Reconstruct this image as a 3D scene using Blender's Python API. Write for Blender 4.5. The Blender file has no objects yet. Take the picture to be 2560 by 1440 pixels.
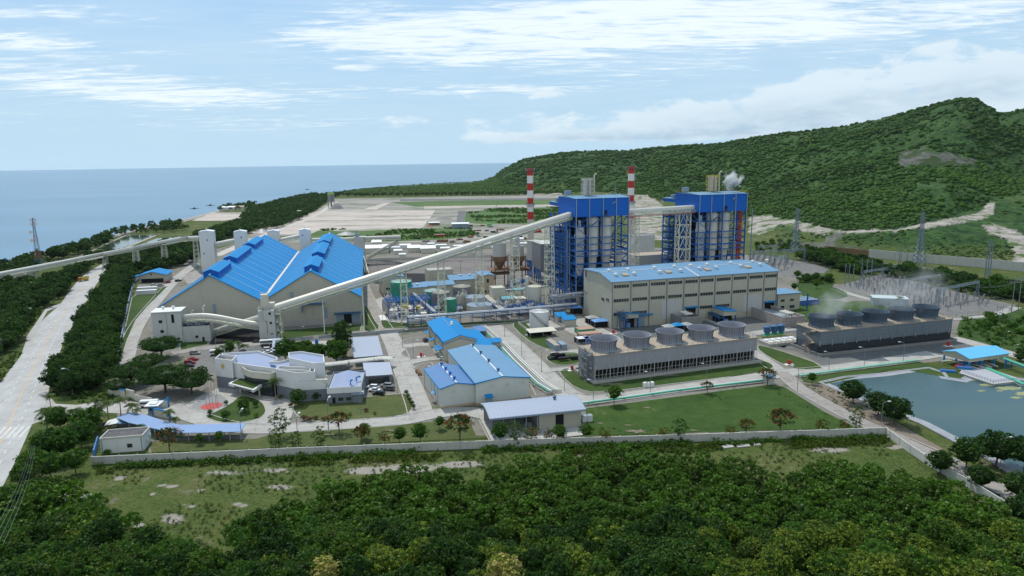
import bpy,bmesh,math,random
import numpy as np
from mathutils import Vector,Matrix
from mathutils.geometry import tessellate_polygon
SC=bpy.context.scene
COL=SC.collection
rnd=random.Random(7)
R=math.radians
# ------------------------------------------------------------------ camera
CAM_H,FPX=85.0,1720.0          # height above the plant yard, focal length in px of a 2560 wide frame
ROLL=math.atan(0.0139);PITCH=math.atan((720-398)*math.cos(ROLL)/FPX)
_f=Vector((0,math.cos(PITCH),-math.sin(PITCH)));_u0=Vector((0,math.sin(PITCH),math.cos(PITCH)));_r0=Vector((1,0,0))
_c,_s=math.cos(ROLL),math.sin(ROLL)
_r=_r0*_c-_u0*_s;_u=_r0*_s+_u0*_c
CP=Vector((0,0,CAM_H))
cd=bpy.data.cameras.new('camera');cam=bpy.data.objects.new('camera',cd);COL.objects.link(cam)
cd.sensor_width=36;cd.lens=FPX/2560*36;cd.clip_start=1;cd.clip_end=80000
m=Matrix((_r,_u,-_f)).transposed().to_4x4();m.translation=CP
cam.matrix_world=m
SC.camera=cam
def G(x,y,z=0.0):                # map position of a photo point that lies at height z
 d=_f*FPX+_r*(x-1280)-_u*(y-720)
 t=(z-CAM_H)/d.z
 return Vector((d.x*t,d.y*t,z))
def P(w):
 v=Vector(w)-CP;k=v.dot(_f)
 return 1280+FPX*v.dot(_r)/k,720-FPX*v.dot(_u)/k
def ZAT(w,ypx):                   # height above the map point w that is seen at photo row ypx
 lo,hi=-10,300
 for _ in range(40):
  m_=(lo+hi)/2
  if P((w[0],w[1],m_))[1]>ypx:lo=m_
  else:hi=m_
 return lo
# ------------------------------------------------------------------ sky, sun, exposure
SUN_EL,SUN_AZ=R(60),R(-28)     # azimuth from +Y towards +X
SKY_STRENGTH,SUN_STRENGTH=0.15,3.7
SC.view_settings.view_transform='Standard';SC.view_settings.look='None'
SC.view_settings.exposure=0.0;SC.view_settings.gamma=1.0
SC.cycles.max_bounces=5;SC.cycles.diffuse_bounces=2;SC.cycles.glossy_bounces=2;SC.cycles.volume_bounces=1
SC.cycles.transparent_max_bounces=4;SC.cycles.transmission_bounces=2
SC.cycles.use_denoising=True
SC.cycles.sample_clamp_indirect=4
w=bpy.data.worlds.new('World');SC.world=w;w.use_nodes=True
NT=w.node_tree;NT.nodes.clear()
def N(t,ins=None,nt=None,**kw):
 n=(nt or NT).nodes.new('ShaderNode'+t)
 for k,v in kw.items():setattr(n,k,v)
 for k,v in (ins or {}).items():
  s=n.inputs[k]
  if isinstance(v,bpy.types.NodeSocket):(nt or NT).links.new(v,s)
  else:s.default_value=v
 return n
def M_(op,a,b=0.0,c=0.0,clamp=False,nt=None):
 n=N('Math',{0:a,1:b,2:c},nt=nt,operation=op);n.use_clamp=clamp
 return n.outputs[0]
def world():
 tc=N('TexCoord').outputs['Generated']
 sky=N('TexSky',sky_type='NISHITA',sun_disc=False,sun_elevation=SUN_EL,sun_rotation=SUN_AZ,altitude=0,air_density=1.0,dust_density=0.6,ozone_density=1.6)
 sp=N('SeparateXYZ',{0:tc}).outputs
 x,y,z=sp
 el=M_('ARCSINE',z);az=M_('ARCTAN2',x,y)
 zz=M_('MAXIMUM',M_('ADD',z,0.045),0.02)
 pl=N('CombineXYZ',{0:M_('DIVIDE',x,zz),1:M_('DIVIDE',y,zz),2:0.0}).outputs[0]
 def pxdir(px,py):
  d=(_f*FPX+_r*(px-1280)-_u*(py-720)).normalized()
  return math.atan2(d.x,d.y),math.asin(d.z)
 def noise(vec,scale,det=6,rough=.6,dist=0.0,stretch=(1,1,1),rot=0.0,off=(0,0,0)):
  mp=N('Mapping',{'Vector':vec,'Location':off,'Rotation':(0,0,rot),'Scale':stretch})
  return N('TexNoise',{'Vector':mp.outputs[0],'Scale':scale,'Detail':det,'Roughness':rough,'Distortion':dist}).outputs[0]
 def ell(px,py,sx,sy,k=1.0,warp=None):   # soft patch of sky round a direction
  a0,e0=pxdir(px,py)
  da=M_('DIVIDE',M_('SUBTRACT',az,a0),sx/FPX);de=M_('DIVIDE',M_('SUBTRACT',el,e0),sy/FPX)
  q=M_('ADD',M_('MULTIPLY',da,da),M_('MULTIPLY',de,de))
  return M_('MULTIPLY',M_('EXPONENT',M_('MULTIPLY',q,-1.0)),k)
 def add(*a):
  s=a[0]
  for b in a[1:]:s=M_('ADD',s,b)
  return s
 rip=noise(pl,1.5,10,.64,.8,(1,2.6,1),-.25)
 rip2=noise(pl,4.2,7,.62,.5,(1,3.4,1),-.35,(3,1,0))
 big=noise(pl,.30,6,.6,.4,(1,1.6,1),.2,(5,2,0))
 v=M_('ADD',M_('MULTIPLY',rip,.62),M_('MULTIPLY',rip2,.38))
 reg=M_('MINIMUM',add(ell(1180,80,420,62),ell(1600,60,380,60),ell(930,105,200,22,.8),ell(1900,50,160,50,.9),ell(2380,40,260,55,.8),ell(1150,150,160,12,.5),
   ell(50,110,170,30,.8),ell(240,205,330,32,.75),ell(520,250,260,20,.75),ell(1150,225,320,16,.6),ell(60,20,220,30,.5),
   ell(1560,185,380,40,.35),ell(700,310,600,26,.45),ell(440,135,90,8,.5),ell(880,168,60,8,.7)),1.0)
 def cover(n_,r_,t0,k,soft):return N('MapRange',{0:M_('ADD',n_,M_('MULTIPLY',r_,k)),1:t0,2:t0+soft},interpolation_type='SMOOTHSTEP').outputs[0]
 cir=cover(v,reg,.60,.27,.20)
 thin=N('MapRange',{0:M_('ADD',M_('MULTIPLY',big,.6),M_('MULTIPLY',rip,.4)),1:.40,2:.66}).outputs[0]
 cv=N('CombineXYZ',{0:M_('MULTIPLY',az,7.0),1:M_('MULTIPLY',el,15.0),2:2.0}).outputs[0]
 cn=noise(cv,2.0,10,.60,.3)
 creg=M_('MINIMUM',add(ell(2250,205,190,50,1.0),ell(2500,175,120,50,1.0),ell(2080,240,170,36,.8),ell(1840,275,240,34,.7),ell(1500,300,260,24,.55),ell(1210,240,70,18,.85),ell(1360,235,70,18,.85),ell(2330,118,50,12,.6),
   ell(2400,260,300,50,.9),ell(1020,300,150,12,.35),ell(1480,340,420,17,.95),ell(1850,320,260,20,.8),ell(2150,300,500,40,.5)),1.0)
 cum=cover(cn,creg,.64,.36,.16)
 ug=add(ell(1560,345,260,12,.9),ell(2020,290,260,22,.8),ell(2480,215,110,30,.6),ell(2200,245,200,18,.5),ell(1850,325,300,14,.8))
 sn=noise(cv,3.0,7,.6,.2,(1,1.6,1),0,(1,4,0))
 und=M_('MULTIPLY',ug,M_('MULTIPLY_ADD',sn,2.4,-.45),clamp=True)
 lum=N('Mix',{'Factor':.86,6:sky.outputs[0],7:(2.55,4.15,6.0,1)},data_type='RGBA').outputs[2]
 base=N('Mix',{'Factor':M_('MULTIPLY',thin,.6),6:lum,7:(4.6,5.7,6.6,1)},data_type='RGBA').outputs[2]
 hz=N('MapRange',{0:el,1:0.0,2:.24,3:.85,4:0.0}).outputs[0]
 base=N('Mix',{'Factor':hz,6:base,7:(3.6,5.0,6.0,1)},data_type='RGBA').outputs[2]
 c1=N('Mix',{'Factor':M_('MULTIPLY',cir,.85),6:base,7:(6.4,7.0,7.2,1)},data_type='RGBA').outputs[2]
 ccol=N('Mix',{'Factor':und,6:(5.5,6.2,6.6,1),7:(2.9,3.8,4.7,1)},data_type='RGBA').outputs[2]
 c2=N('Mix',{'Factor':M_('MULTIPLY',cum,.72),6:c1,7:ccol},data_type='RGBA').outputs[2]
 back=N('MapRange',{0:y,1:.0,2:-.5,3:0.0,4:.6}).outputs[0]   # unseen white cloud added behind the camera as fill light for facing walls
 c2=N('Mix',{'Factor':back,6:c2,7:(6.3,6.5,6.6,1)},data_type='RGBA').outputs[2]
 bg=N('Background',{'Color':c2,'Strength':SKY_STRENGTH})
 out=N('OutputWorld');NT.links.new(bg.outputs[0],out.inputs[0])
world()
sl=bpy.data.lights.new('sun','SUN');sl.energy=SUN_STRENGTH;sl.angle=R(0.5);sl.color=(1,.95,.87)
so=bpy.data.objects.new('sun',sl);COL.objects.link(so)
sd=Vector((math.sin(SUN_AZ)*math.cos(SUN_EL),math.cos(SUN_AZ)*math.cos(SUN_EL),math.sin(SUN_EL)))
so.rotation_euler=sd.to_track_quat('Z','Y').to_euler();so.location=(0,0,400)
# ------------------------------------------------------------------ materials
MATS={}
def mat(name,col,rough=.7,metal=0.0,var=.12,scale=.25,stain=0.0,stain_col=(.12,.11,.1),fine=0.0,panel=None,spec=.18):
 """painted / concrete / metal surface with uneven tone, weather streaks and optional sheet joints (object space, metres)"""
 if name in MATS:return MATS[name]
 mt=bpy.data.materials.new(name);mt.use_nodes=True;nt=mt.node_tree
 b=nt.nodes['Principled BSDF'];b.inputs['Roughness'].default_value=rough;b.inputs['Metallic'].default_value=metal
 b.inputs['Specular IOR Level'].default_value=spec
 pos=N('NewGeometry',nt=nt).outputs['Position']
 n1=N('TexNoise',{'Vector':pos,'Scale':scale,'Detail':5.0,'Roughness':.65},nt=nt).outputs[0]
 n2=N('TexNoise',{'Vector':pos,'Scale':scale*7,'Detail':3.0},nt=nt).outputs[0]
 v=M_('MULTIPLY_ADD',n1,var*2.4,1-var*1.2,nt=nt)
 v=M_('MULTIPLY',v,M_('MULTIPLY_ADD',n2,var*1.4,1-var*.7,nt=nt),nt=nt)
 c=N('VectorMath',{0:(col[0],col[1],col[2]),'Scale':v},nt=nt,operation='SCALE').outputs[0]
 if stain:
  mp=N('Mapping',{'Vector':pos,'Scale':(1,1,.12)},nt=nt).outputs[0]
  s1=N('TexNoise',{'Vector':mp,'Scale':.9,'Detail':6.0,'Roughness':.7},nt=nt).outputs[0]
  s1=N('MapRange',{0:s1,1:.5,2:.78,4:stain},nt=nt).outputs[0]
  c=N('Mix',{'Factor':s1,6:c,7:stain_col+(1,)},nt=nt,data_type='RGBA').outputs[2]
 if panel:
  oc=N('TexCoord',nt=nt).outputs['Object']
  px,pz,dark=panel
  s=N('SeparateXYZ',{0:oc},nt=nt).outputs
  fac=None
  for ax,per in ((0,px),(1,px),(2,pz)):
   if not per:continue
   fr=M_('FRACT',M_('DIVIDE',s[ax],per,nt=nt),nt=nt)
   e=M_('LESS_THAN',fr,.09 if per<2.5 else .22/per,nt=nt)
   fac=e if fac is None else M_('MAXIMUM',fac,e,nt=nt)
  c=N('Mix',{'Factor':M_('MULTIPLY',fac,dark,nt=nt),6:c,7:(col[0]*.35,col[1]*.35,col[2]*.35,1)},nt=nt,data_type='RGBA').outputs[2]
 nt.links.new(c,b.inputs['Base Color'])
 if fine:
  bp=N('Bump',{'Strength':fine,'Distance':.1,'Height':n2},nt=nt)
  nt.links.new(bp.outputs[0],b.inputs['Normal'])
 MATS[name]=mt
 return mt
M={
'beige':mat('beige_sheet',(.42,.405,.325),.6,0,.06,.12,.2,panel=(1.1,0,.12)),
'beige_hall':mat('beige_hall_sheet',(.385,.375,.315),.6,0,.06,.06,.2,panel=(0,1.5,.12)),
'cream':mat('cream_paint',(.52,.50,.42),.55,0,.06,.3,.15),
'white':mat('white_paint',(.62,.63,.62),.5,0,.05,.3,.14),
'white_concrete':mat('white_concrete',(.44,.45,.43),.75,0,.08,.3,.3),
'wallgrey':mat('boundary_concrete',(.46,.46,.42),.85,0,.12,.5,.35),
'grey':mat('grey_paint',(.17,.19,.22),.6,0,.06,.3,.1),
'blue_roof':mat('blue_roof_sheet',(.012,.195,.46),.55,0,.08,.06,.3,(.05,.23,.42),panel=(1.6,0,.22),spec=.08),
'sky_roof':mat('pale_blue_roof_sheet',(.125,.245,.38),.55,0,.08,.05,.4,(.23,.33,.40),panel=(1.6,0,.15),spec=.12),
'dusk_roof':mat('dusty_blue_roof_sheet',(.08,.18,.36),.5,0,.06,.1,.15,(.3,.35,.4)),
'silver_roof':mat('silver_roof_sheet',(.30,.34,.42),.55,.1,.05,.1,.1,(.25,.27,.3),panel=(1.2,0,.3)),
'zinc_roof':mat('zinc_roof_sheet',(.66,.68,.70),.4,.2,.08,.1,.2,(.4,.38,.36)),
'blue_clad':mat('deep_blue_cladding',(.006,.105,.43),.55,0,.04,.08,.1,(.01,.05,.16),panel=(1.0,0,.2)),
'blue_steel':mat('blue_steel',(.010,.10,.34),.45,0,.12,.4,.2,(.02,.05,.12)),
'blue_dull':mat('dull_blue_steel',(.04,.11,.22),.5,0,.12,.4,.2),
'ivory_steel':mat('ivory_steel',(.52,.54,.44),.55,0,.1,.5,.25,(.25,.2,.13)),
'galv':mat('galvanised_steel',(.32,.36,.39),.45,.5,.1,.4,.1),
'pipe':mat('pipe_cladding',(.55,.57,.58),.3,.6,.08,.5,.1),
'tube':mat('conveyor_cover',(.52,.51,.46),.42,.15,.06,.4,.2,(.3,.28,.24),panel=None),
'dark':mat('dark_opening',(.012,.013,.015),.9,0,.1),
'glass':mat('dark_glass',(.02,.03,.035),.12,0,.1,.5,spec=.8),
'louvre':mat('dark_louvre',(.03,.035,.04),.7,0,.3,.8),
'ct_wall':mat('cooling_tower_concrete',(.36,.365,.40),.8,0,.1,.25,.4,(.13,.13,.14),panel=(5.2,3.2,.45)),
'ct_dark':mat('wet_tower_sheet',(.135,.165,.19),.6,0,.14,.25,.4,(.19,.22,.24),panel=(4.6,1.6,.35)),
'ct_deck':mat('tower_deck',(.33,.28,.22),.85,0,.12,.4),
'frp':mat('grey_fibreglass',(.235,.245,.285),.5,0,.06,.4,.25,(.2,.2,.22)),
'frp_dark':mat('dark_fibreglass',(.065,.095,.13),.5,0,.1,.4,.3,(.14,.18,.22)),
'conc':mat('concrete',(.36,.35,.33),.85,0,.12,.4,.3),
'conc_dirty':mat('stained_concrete',(.22,.22,.21),.9,0,.2,.5,.6,(.07,.065,.06)),
'brownish':mat('rust_concrete',(.21,.16,.13),.9,0,.2,.5,.5),
'red':mat('red_paint',(.42,.035,.025),.5,0,.1,.3,.15),
'stack_white':mat('chimney_white',(.68,.67,.64),.6,0,.05,.3,.2,(.4,.37,.33)),
'stack_conc':mat('chimney_concrete',(.50,.46,.38),.8,0,.08,.2,.3),
'green_tank':mat('green_tank_paint',(.03,.27,.17),.5,0,.08,.15,.25,(.05,.2,.13)),
'teal_tank':mat('teal_tank_paint',(.06,.27,.25),.5,0,.08,.15,.2,(.05,.16,.14)),
'green_top':mat('green_tank_roof',(.28,.55,.42),.5,0,.12,.5),
'tank_grey':mat('grey_tank_plate',(.24,.24,.25),.55,.3,.1,.3,.4,(.13,.12,.11),panel=(0,2.0,.35)),
'green_pipe':mat('green_pipe',(.08,.38,.26),.5,0,.1),
'silo':mat('silo_plate',(.55,.54,.48),.5,0,.06,.3,.25,(.3,.27,.2)),
'silo_dusty':mat('dusty_silo_plate',(.45,.43,.40),.6,0,.08,.3,.4,(.2,.16,.12)),
'rust':mat('rusty_steel',(.20,.12,.07),.8,0,.3,.8),
'yellow':mat('yellow_paint',(.55,.40,.05),.6,0,.1),
'pole':mat('grey_pole',(.22,.24,.26),.5,.4,.1),
'pylon':mat('pylon_steel',(.19,.24,.28),.5,.4,.1),
'insul':mat('porcelain',(.20,.21,.23),.4,0,.9,3.0),
'asph':mat('dark_tarp',(.018,.02,.022),.5,0,.3,.8),
'tyre':mat('tyre_rubber',(.015,.015,.015),.8),
'car_white':mat('white_car_paint',(.75,.76,.78),.2,0,.02,spec=.6),
'car_black':mat('black_car_paint',(.012,.013,.015),.2,0,.02,spec=.6),
'car_grey':mat('grey_car_paint',(.10,.105,.11),.25,.3,.02,spec=.6),
'car_silver':mat('silver_car_paint',(.45,.46,.48),.25,.5,.02,spec=.6),
'car_red':mat('red_car_paint',(.30,.012,.015),.25,0,.02,spec=.6),
'orange':mat('orange_paint',(.55,.22,.03),.5,0,.1),
'bark':mat('bark',(.10,.075,.055),.9,0,.3,2.0),
'bark_pale':mat('pale_bark',(.20,.17,.14),.9,0,.3,2.0),
'container_blue':mat('blue_container',(.05,.12,.33),.5,0,.08,.3,.2,(.1,.1,.12)),
'container_grey':mat('blue_grey_container',(.20,.27,.33),.6,0,.1,.3,.3),
'container_green':mat('green_container',(.05,.25,.13),.6,0,.1,.3,.3),
'container_rust':mat('rusty_container',(.34,.22,.17),.7,0,.25,.5,.4),
'tarp_blue':mat('blue_tarp',(.10,.25,.52),.6,0,.1,.5,.3,(.4,.42,.45)),
'tarp_grey':mat('grey_tarp',(.30,.31,.30),.7,0,.1,.5),
'paving':mat('grey_paving',(.22,.22,.22),.85,0,.1,.6),
'red_floor':mat('red_paving',(.38,.08,.07),.8,0,.15,.6),
'soil':mat('bare_soil',(.17,.14,.11),.95,0,.25,.3,fine=.5),
'marking':mat('white_marking',(.50,.50,.48),.7,0,.15,.6),
'marking_yellow':mat('yellow_marking',(.50,.36,.20),.7,0,.2,.6),
'marking_yk':mat('yellow_kerb_paint',(.55,.33,.08),.7,0,.15,.6),
'letter':mat('black_lettering',(.02,.02,.02),.6),
}
# ------------------------------------------------------------------ mesh building
class MB:
 """collects shapes in metres, builds them as ONE mesh object"""
 def __init__(s):s.v=[];s.f=[];s.mi=[];s.cur=0
 def add(s,vs,fs):
  o=len(s.v);s.v+=[tuple(p) for p in vs];s.f+=[tuple(i+o for i in f) for f in fs];s.mi+=[s.cur]*len(fs);return s
 def para(s,o,a,b,c):
  o,a,b,c=map(Vector,(o,a,b,c))
  return s.add([o,o+a,o+a+b,o+b,o+c,o+a+c,o+a+b+c,o+b+c],[(0,3,2,1),(4,5,6,7),(0,1,5,4),(1,2,6,5),(2,3,7,6),(3,0,4,7)])
 def box(s,x0,y0,z0,x1,y1,z1):
  return s.para((x0,y0,z0),(x1-x0,0,0),(0,y1-y0,0),(0,0,z1-z0))
 def bar(s,p,q,w=.2,h=None):
  p,q=Vector(p),Vector(q);d=q-p
  if d.length<1e-4:return s
  n=d.normalized();up=Vector((0,0,1)) if abs(n.z)<.95 else Vector((1,0,0))
  a=n.cross(up).normalized()*w;b=a.cross(n).normalized()*(h or w)
  return s.para(p-a/2-b/2,a,b,d)
 def cyl(s,p,q,r,r2=None,n=10,caps=True):
  p,q=Vector(p),Vector(q);d=(q-p)
  if d.length<1e-5:return s
  r2=r if r2 is None else r2
  k=d.normalized();up=Vector((0,0,1)) if abs(k.z)<.95 else Vector((1,0,0))
  a=k.cross(up).normalized();b=k.cross(a)
  vs=[]
  for c,rr in ((p,r),(q,r2)):
   for i in range(n):
    t=2*math.pi*i/n;vs.append(c+(a*math.cos(t)+b*math.sin(t))*rr)
  fs=[(i,n+i,n+(i+1) % n,(i+1) % n) for i in range(n)]
  if caps:fs+=[tuple(range(n)),tuple(range(2*n-1,n-1,-1))]
  return s.add(vs,fs)
 def lathe(s,c,prof,n=24,cap0=False,cap1=True):
  c=Vector(c);vs=[]
  for r,z in prof:
   for i in range(n):
    t=2*math.pi*i/n;vs.append((c.x+math.cos(t)*r,c.y+math.sin(t)*r,c.z+z))
  fs=[]
  for k in range(len(prof)-1):
   fs+=[(k*n+i,k*n+(i+1) % n,(k+1)*n+(i+1) % n,(k+1)*n+i) for i in range(n)]
  if cap0:fs.append(tuple(range(n-1,-1,-1)))
  if cap1:fs.append(tuple(range((len(prof)-1)*n,len(prof)*n)))
  return s.add(vs,fs)
 def tube(s,path,r,n=8):
  path=[Vector(p) for p in path];vs=[];ring=None
  for i,p in enumerate(path):
   t=(path[min(i+1,len(path)-1)]-path[max(i-1,0)]).normalized()
   up=Vector((0,0,1)) if abs(t.z)<.95 else (ring or Vector((1,0,0)))
   a=t.cross(up).normalized();b=a.cross(t);ring=up if abs(t.z)<.95 else ring
   for k in range(n):
    an=2*math.pi*k/n;vs.append(p+(a*math.cos(an)+b*math.sin(an))*r)
  fs=[(i*n+k,i*n+(k+1) % n,(i+1)*n+(k+1) % n,(i+1)*n+k) for i in range(len(path)-1) for k in range(n)]
  fs+=[tuple(range(n-1,-1,-1)),tuple(range((len(path)-1)*n,len(path)*n))]
  return s.add(vs,fs)
 def sheet(s,poly,z=None):
  pts=[Vector((p[0],p[1],z if z is not None else p[2])) for p in poly]
  tri=tessellate_polygon([pts]);out=[]
  for t in tri:
   a,b,c=(pts[i] for i in t)
   out.append(t if (b-a).cross(c-a).z>0 else (t[0],t[2],t[1]))
  return s.add(pts,out)
 def prism(s,poly,z0,z1):
  n=len(poly);A=sum(poly[i][0]*poly[(i+1) % n][1]-poly[(i+1) % n][0]*poly[i][1] for i in range(n))
  if A<0:poly=poly[::-1]
  s.add([(p[0],p[1],z0) for p in poly]+[(p[0],p[1],z1) for p in poly],[(i,(i+1) % n,n+(i+1) % n,n+i) for i in range(n)])
  s.sheet(poly,z1);return s
 def quad(s,*p):return s.add(p,[tuple(range(len(p)))])
 def build(s,name,mat,parent=None,world=False,smooth=False):
  me=bpy.data.meshes.new(name);vs=s.v
  if world and parent is not None:
   mi=parent.matrix_basis.inverted() if parent.parent is None else (parent.parent.matrix_basis @ parent.matrix_basis).inverted()
   vs=[mi @ Vector(p) for p in vs]
  me.from_pydata(vs,[],s.f)
  for mm in (mat if isinstance(mat,(list,tuple)) else [mat]):me.materials.append(M[mm] if isinstance(mm,str) else mm)
  if any(s.mi):me.polygons.foreach_set('material_index',s.mi)
  if smooth:
   me.polygons.foreach_set('use_smooth',[True]*len(s.f));me.set_sharp_from_angle(angle=R(40))
  me.update()
  o=bpy.data.objects.new(name,me);COL.objects.link(o)
  if parent is not None:o.parent=parent
  return o
def tag(o,label=None,cat=None,group=None,kind=None):
 for k,v in (('label',label),('category',cat),('group',group),('kind',kind)):
  if v:o[k]=v
 return o
def thing(name,label,cat,loc,rz=0.0,group=None):
 o=bpy.data.objects.new(name,None);COL.objects.link(o);o.empty_display_size=.5
 o.location=loc;o.rotation_euler=(0,0,rz)
 o.matrix_basis=Matrix.Translation(Vector(loc)) @ Matrix.Rotation(rz,4,'Z')
 return tag(o,label,cat,group)
KIDS={}
def copy_tree(o,loc,rz=None,scale=None,label=None,group=None):
 c=o.copy();COL.objects.link(c);c.location=loc
 if rz is not None:c.rotation_euler=(0,0,rz)
 if scale is not None:c.scale=scale if isinstance(scale,tuple) else (scale,)*3
 if label:c['label']=label
 if group:c['group']=group
 if o.name not in KIDS:KIDS[o.name]=[(k,list(k.children)) for k in o.children]
 for k,sub in KIDS[o.name]:
  d=k.copy();COL.objects.link(d);d.parent=c
  for g in sub:
   e=g.copy();COL.objects.link(e);e.parent=d
 return c
def placer(make,group=None):
 """first call moves the prototype itself, later calls copy it"""
 st={}
 def put(loc,rz=0.0,scale=None,label=None):
  if 'o' not in st:
   st['o']=make();KIDS[st['o'].name]=[(k,list(k.children)) for k in st['o'].children]
   o=st['o'];o.location=loc;o.rotation_euler=(0,0,rz)
   if scale is not None:o.scale=scale if isinstance(scale,tuple) else (scale,)*3
   if label:o['label']=label
   if group:o['group']=group
   return o
  return copy_tree(st['o'],loc,rz,scale if scale is not None else 1.0,label,group)
 return put
class F:
 """right-angled frame on the ground: origin o, u along the front, v to the back"""
 def __init__(s,p1,p2,p3=None,z=0.0,ang=None):
  a,b=G(*p1,z),G(*p2,z) if p2 else None
  if ang is not None:
   s.u=Vector((math.cos(ang),math.sin(ang),0));s.v=Vector((-s.u.y,s.u.x,0))
   s.L=(b-a).dot(s.u) if b else 0
  else:
   d=b-a;s.L=d.length;s.u=d.normalized();s.v=Vector((-s.u.y,s.u.x,0))
  s.o=Vector((a.x,a.y,0));s.W=0
  if p3:s.W=(G(*p3,z)-a).dot(s.v)
  s.rz=math.atan2(s.u.y,s.u.x)
 def loc(s,p): # world -> frame
  d=Vector(p)-s.o;return d.dot(s.u),d.dot(s.v)
 def px(s,x,y,z=0):return s.loc(G(x,y,z))
 def w(s,a,b,z=0):return s.o+s.u*a+s.v*b+Vector((0,0,z))
def windows(parent,specs,mt='glass',frame='galv',depth=.12,name='window'):
 """specs: (face, a, z0, width, height) on face 'f' y=0 / 'b' / 'l' x=0 / 'r'; L, W of the box in local metres"""
 for (face,off,a,z0,wd,hg,nm) in specs:
  b=MB();fr=MB();t=.08
  def q(a0,z,a1,z1,d0,d1,mb):
   if face=='y':mb.box(a0,min(off+d0,off+d1),z,a1,max(off+d0,off+d1),z1)
   else:mb.box(min(off+d0,off+d1),a0,z,max(off+d0,off+d1),a1,z1)
  sgn=depth
  q(a,z0,a+wd,z0+hg,-abs(sgn)*.4,abs(sgn)*.4,b)
  o=b.build(nm,mt,parent)
  for (x0,y0,x1,y1) in ((a-t,z0-t,a+wd+t,z0),(a-t,z0+hg,a+wd+t,z0+hg+t),(a-t,z0,a,z0+hg),(a+wd,z0,a+wd+t,z0+hg)):
   q(x0,y0,x1,y1,-abs(sgn)*.8,abs(sgn)*.8,fr)
  k=max(0,int(wd/1.3)-1)
  for i in range(k):
   xx=a+wd*(i+1)/(k+1);q(xx-.05,z0,xx+.05,z0+hg,-abs(sgn)*.7,abs(sgn)*.7,fr)
  if frame:fr.build('frame',frame,o)
def roof_slabs(parent,L,W,ze,zr,axis='x',over=.5,th=.25,mt='blue_roof',ridge_at=.5,cap=None,name='roof'):
 """pitched roof over the L x W box, ridge along local x or y"""
 b=MB()
 if axis=='x':
  r=W*ridge_at;s1=(zr-ze)/r if r>.01 else 0;s2=(zr-ze)/(W-r) if W-r>.01 else 0
  z0=ze-over*s1;z3=ze-over*s2
  if r>.01:b.add([(-over,-over,z0),(L+over,-over,z0),(L+over,r,zr),(-over,r,zr),(-over,-over,z0+th),(L+over,-over,z0+th),(L+over,r,zr+th),(-over,r,zr+th)],[(0,3,2,1),(4,5,6,7),(0,1,5,4),(1,2,6,5),(2,3,7,6),(3,0,4,7)])
  if W-r>.01:b.add([(-over,r,zr),(L+over,r,zr),(L+over,W+over,z3),(-over,W+over,z3),(-over,r,zr+th),(L+over,r,zr+th),(L+over,W+over,z3+th),(-over,W+over,z3+th)],[(0,3,2,1),(4,5,6,7),(0,1,5,4),(1,2,6,5),(2,3,7,6),(3,0,4,7)])
 else:
  r=L*ridge_at;s1=(zr-ze)/max(r,.01);s2=(zr-ze)/max(L-r,.01)
  z0=ze-over*s1;z3=ze-over*s2
  if r>.01:b.add([(-over,-over,z0),(r,-over,zr),(r,W+over,zr),(-over,W+over,z0),(-over,-over,z0+th),(r,-over,zr+th),(r,W+over,zr+th),(-over,W+over,z0+th)],[(0,3,2,1),(4,5,6,7),(0,1,5,4),(1,2,6,5),(2,3,7,6),(3,0,4,7)])
  if L-r>.01:b.add([(r,-over,zr),(L+over,-over,z3),(L+over,W+over,z3),(r,W+over,zr),(r,-over,zr+th),(L+over,-over,z3+th),(L+over,W+over,z3+th),(r,W+over,zr+th)],[(0,3,2,1),(4,5,6,7),(0,1,5,4),(1,2,6,5),(2,3,7,6),(3,0,4,7)])
 o=b.build(name,mt,parent)
 if cap:
  c=MB()
  if axis=='x':c.bar((-over,W*ridge_at,zr+th+.06),(L+over,W*ridge_at,zr+th+.06),.5,.12)
  else:c.bar((L*ridge_at,-over,zr+th+.06),(L*ridge_at,W+over,zr+th+.06),.5,.12)
  c.build('ridge_cap',cap,o)
 return o
def gable_walls(parent,L,W,ze,zr,axis='x',mt='beige',z0=0.0,base=None,ridge_at=.5,name='wall'):
 b=MB()
 if axis=='x':
  r=W*ridge_at
  b.add([(0,0,z0),(L,0,z0),(L,W,z0),(0,W,z0),(0,0,ze),(L,0,ze),(L,W,ze),(0,W,ze),(0,r,zr),(L,r,zr)],
   [(0,1,5,4),(2,3,7,6),(1,2,6,9,5),(3,0,4,8,7)])
 else:
  r=L*ridge_at
  b.add([(0,0,z0),(L,0,z0),(L,W,z0),(0,W,z0),(0,0,ze),(L,0,ze),(L,W,ze),(0,W,ze),(r,0,zr),(r,W,zr)],
   [(0,1,5,8,4),(2,3,7,9,6),(1,2,6,5),(3,0,4,7)])
 o=b.build(name,mt,parent)
 if base:
  c=MB();h=base[1]
  for (x0,y0,x1,y1) in ((-.06,-.06,L+.06,0),(-.06,W,L+.06,W+.06),(-.06,0,0,W),(L,0,L+.06,W)):c.box(x0,y0,z0,x1,y1,z0+h)
  c.build('plinth',base[0],o)
 return o
def vents(parent,pts,r=.8,mt='white',h=1.1):
 for p in pts:
  v=MB();v.lathe(p,[(r*.55,-.3),(r*.55,h*.45),(r,h*.55),(r*1.05,h*.75),(r*.8,h*.98),(r*.2,h*1.08)],12)
  v.build('roof_ventilator',mt,parent,smooth=True)
def louvre(y,L,z0,z1,mb):pass
def each(name,mt,parent,boxes,world=False):
 """one part object per piece: ('b', x0,y0,z0,x1,y1,z1) boxes or (p, q, w) bars"""
 for q in boxes:
  b=MB()
  if q[0]=='b':b.box(*q[1:])
  else:b.bar(*q)
  b.build(name,mt,parent,world=world)
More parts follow.
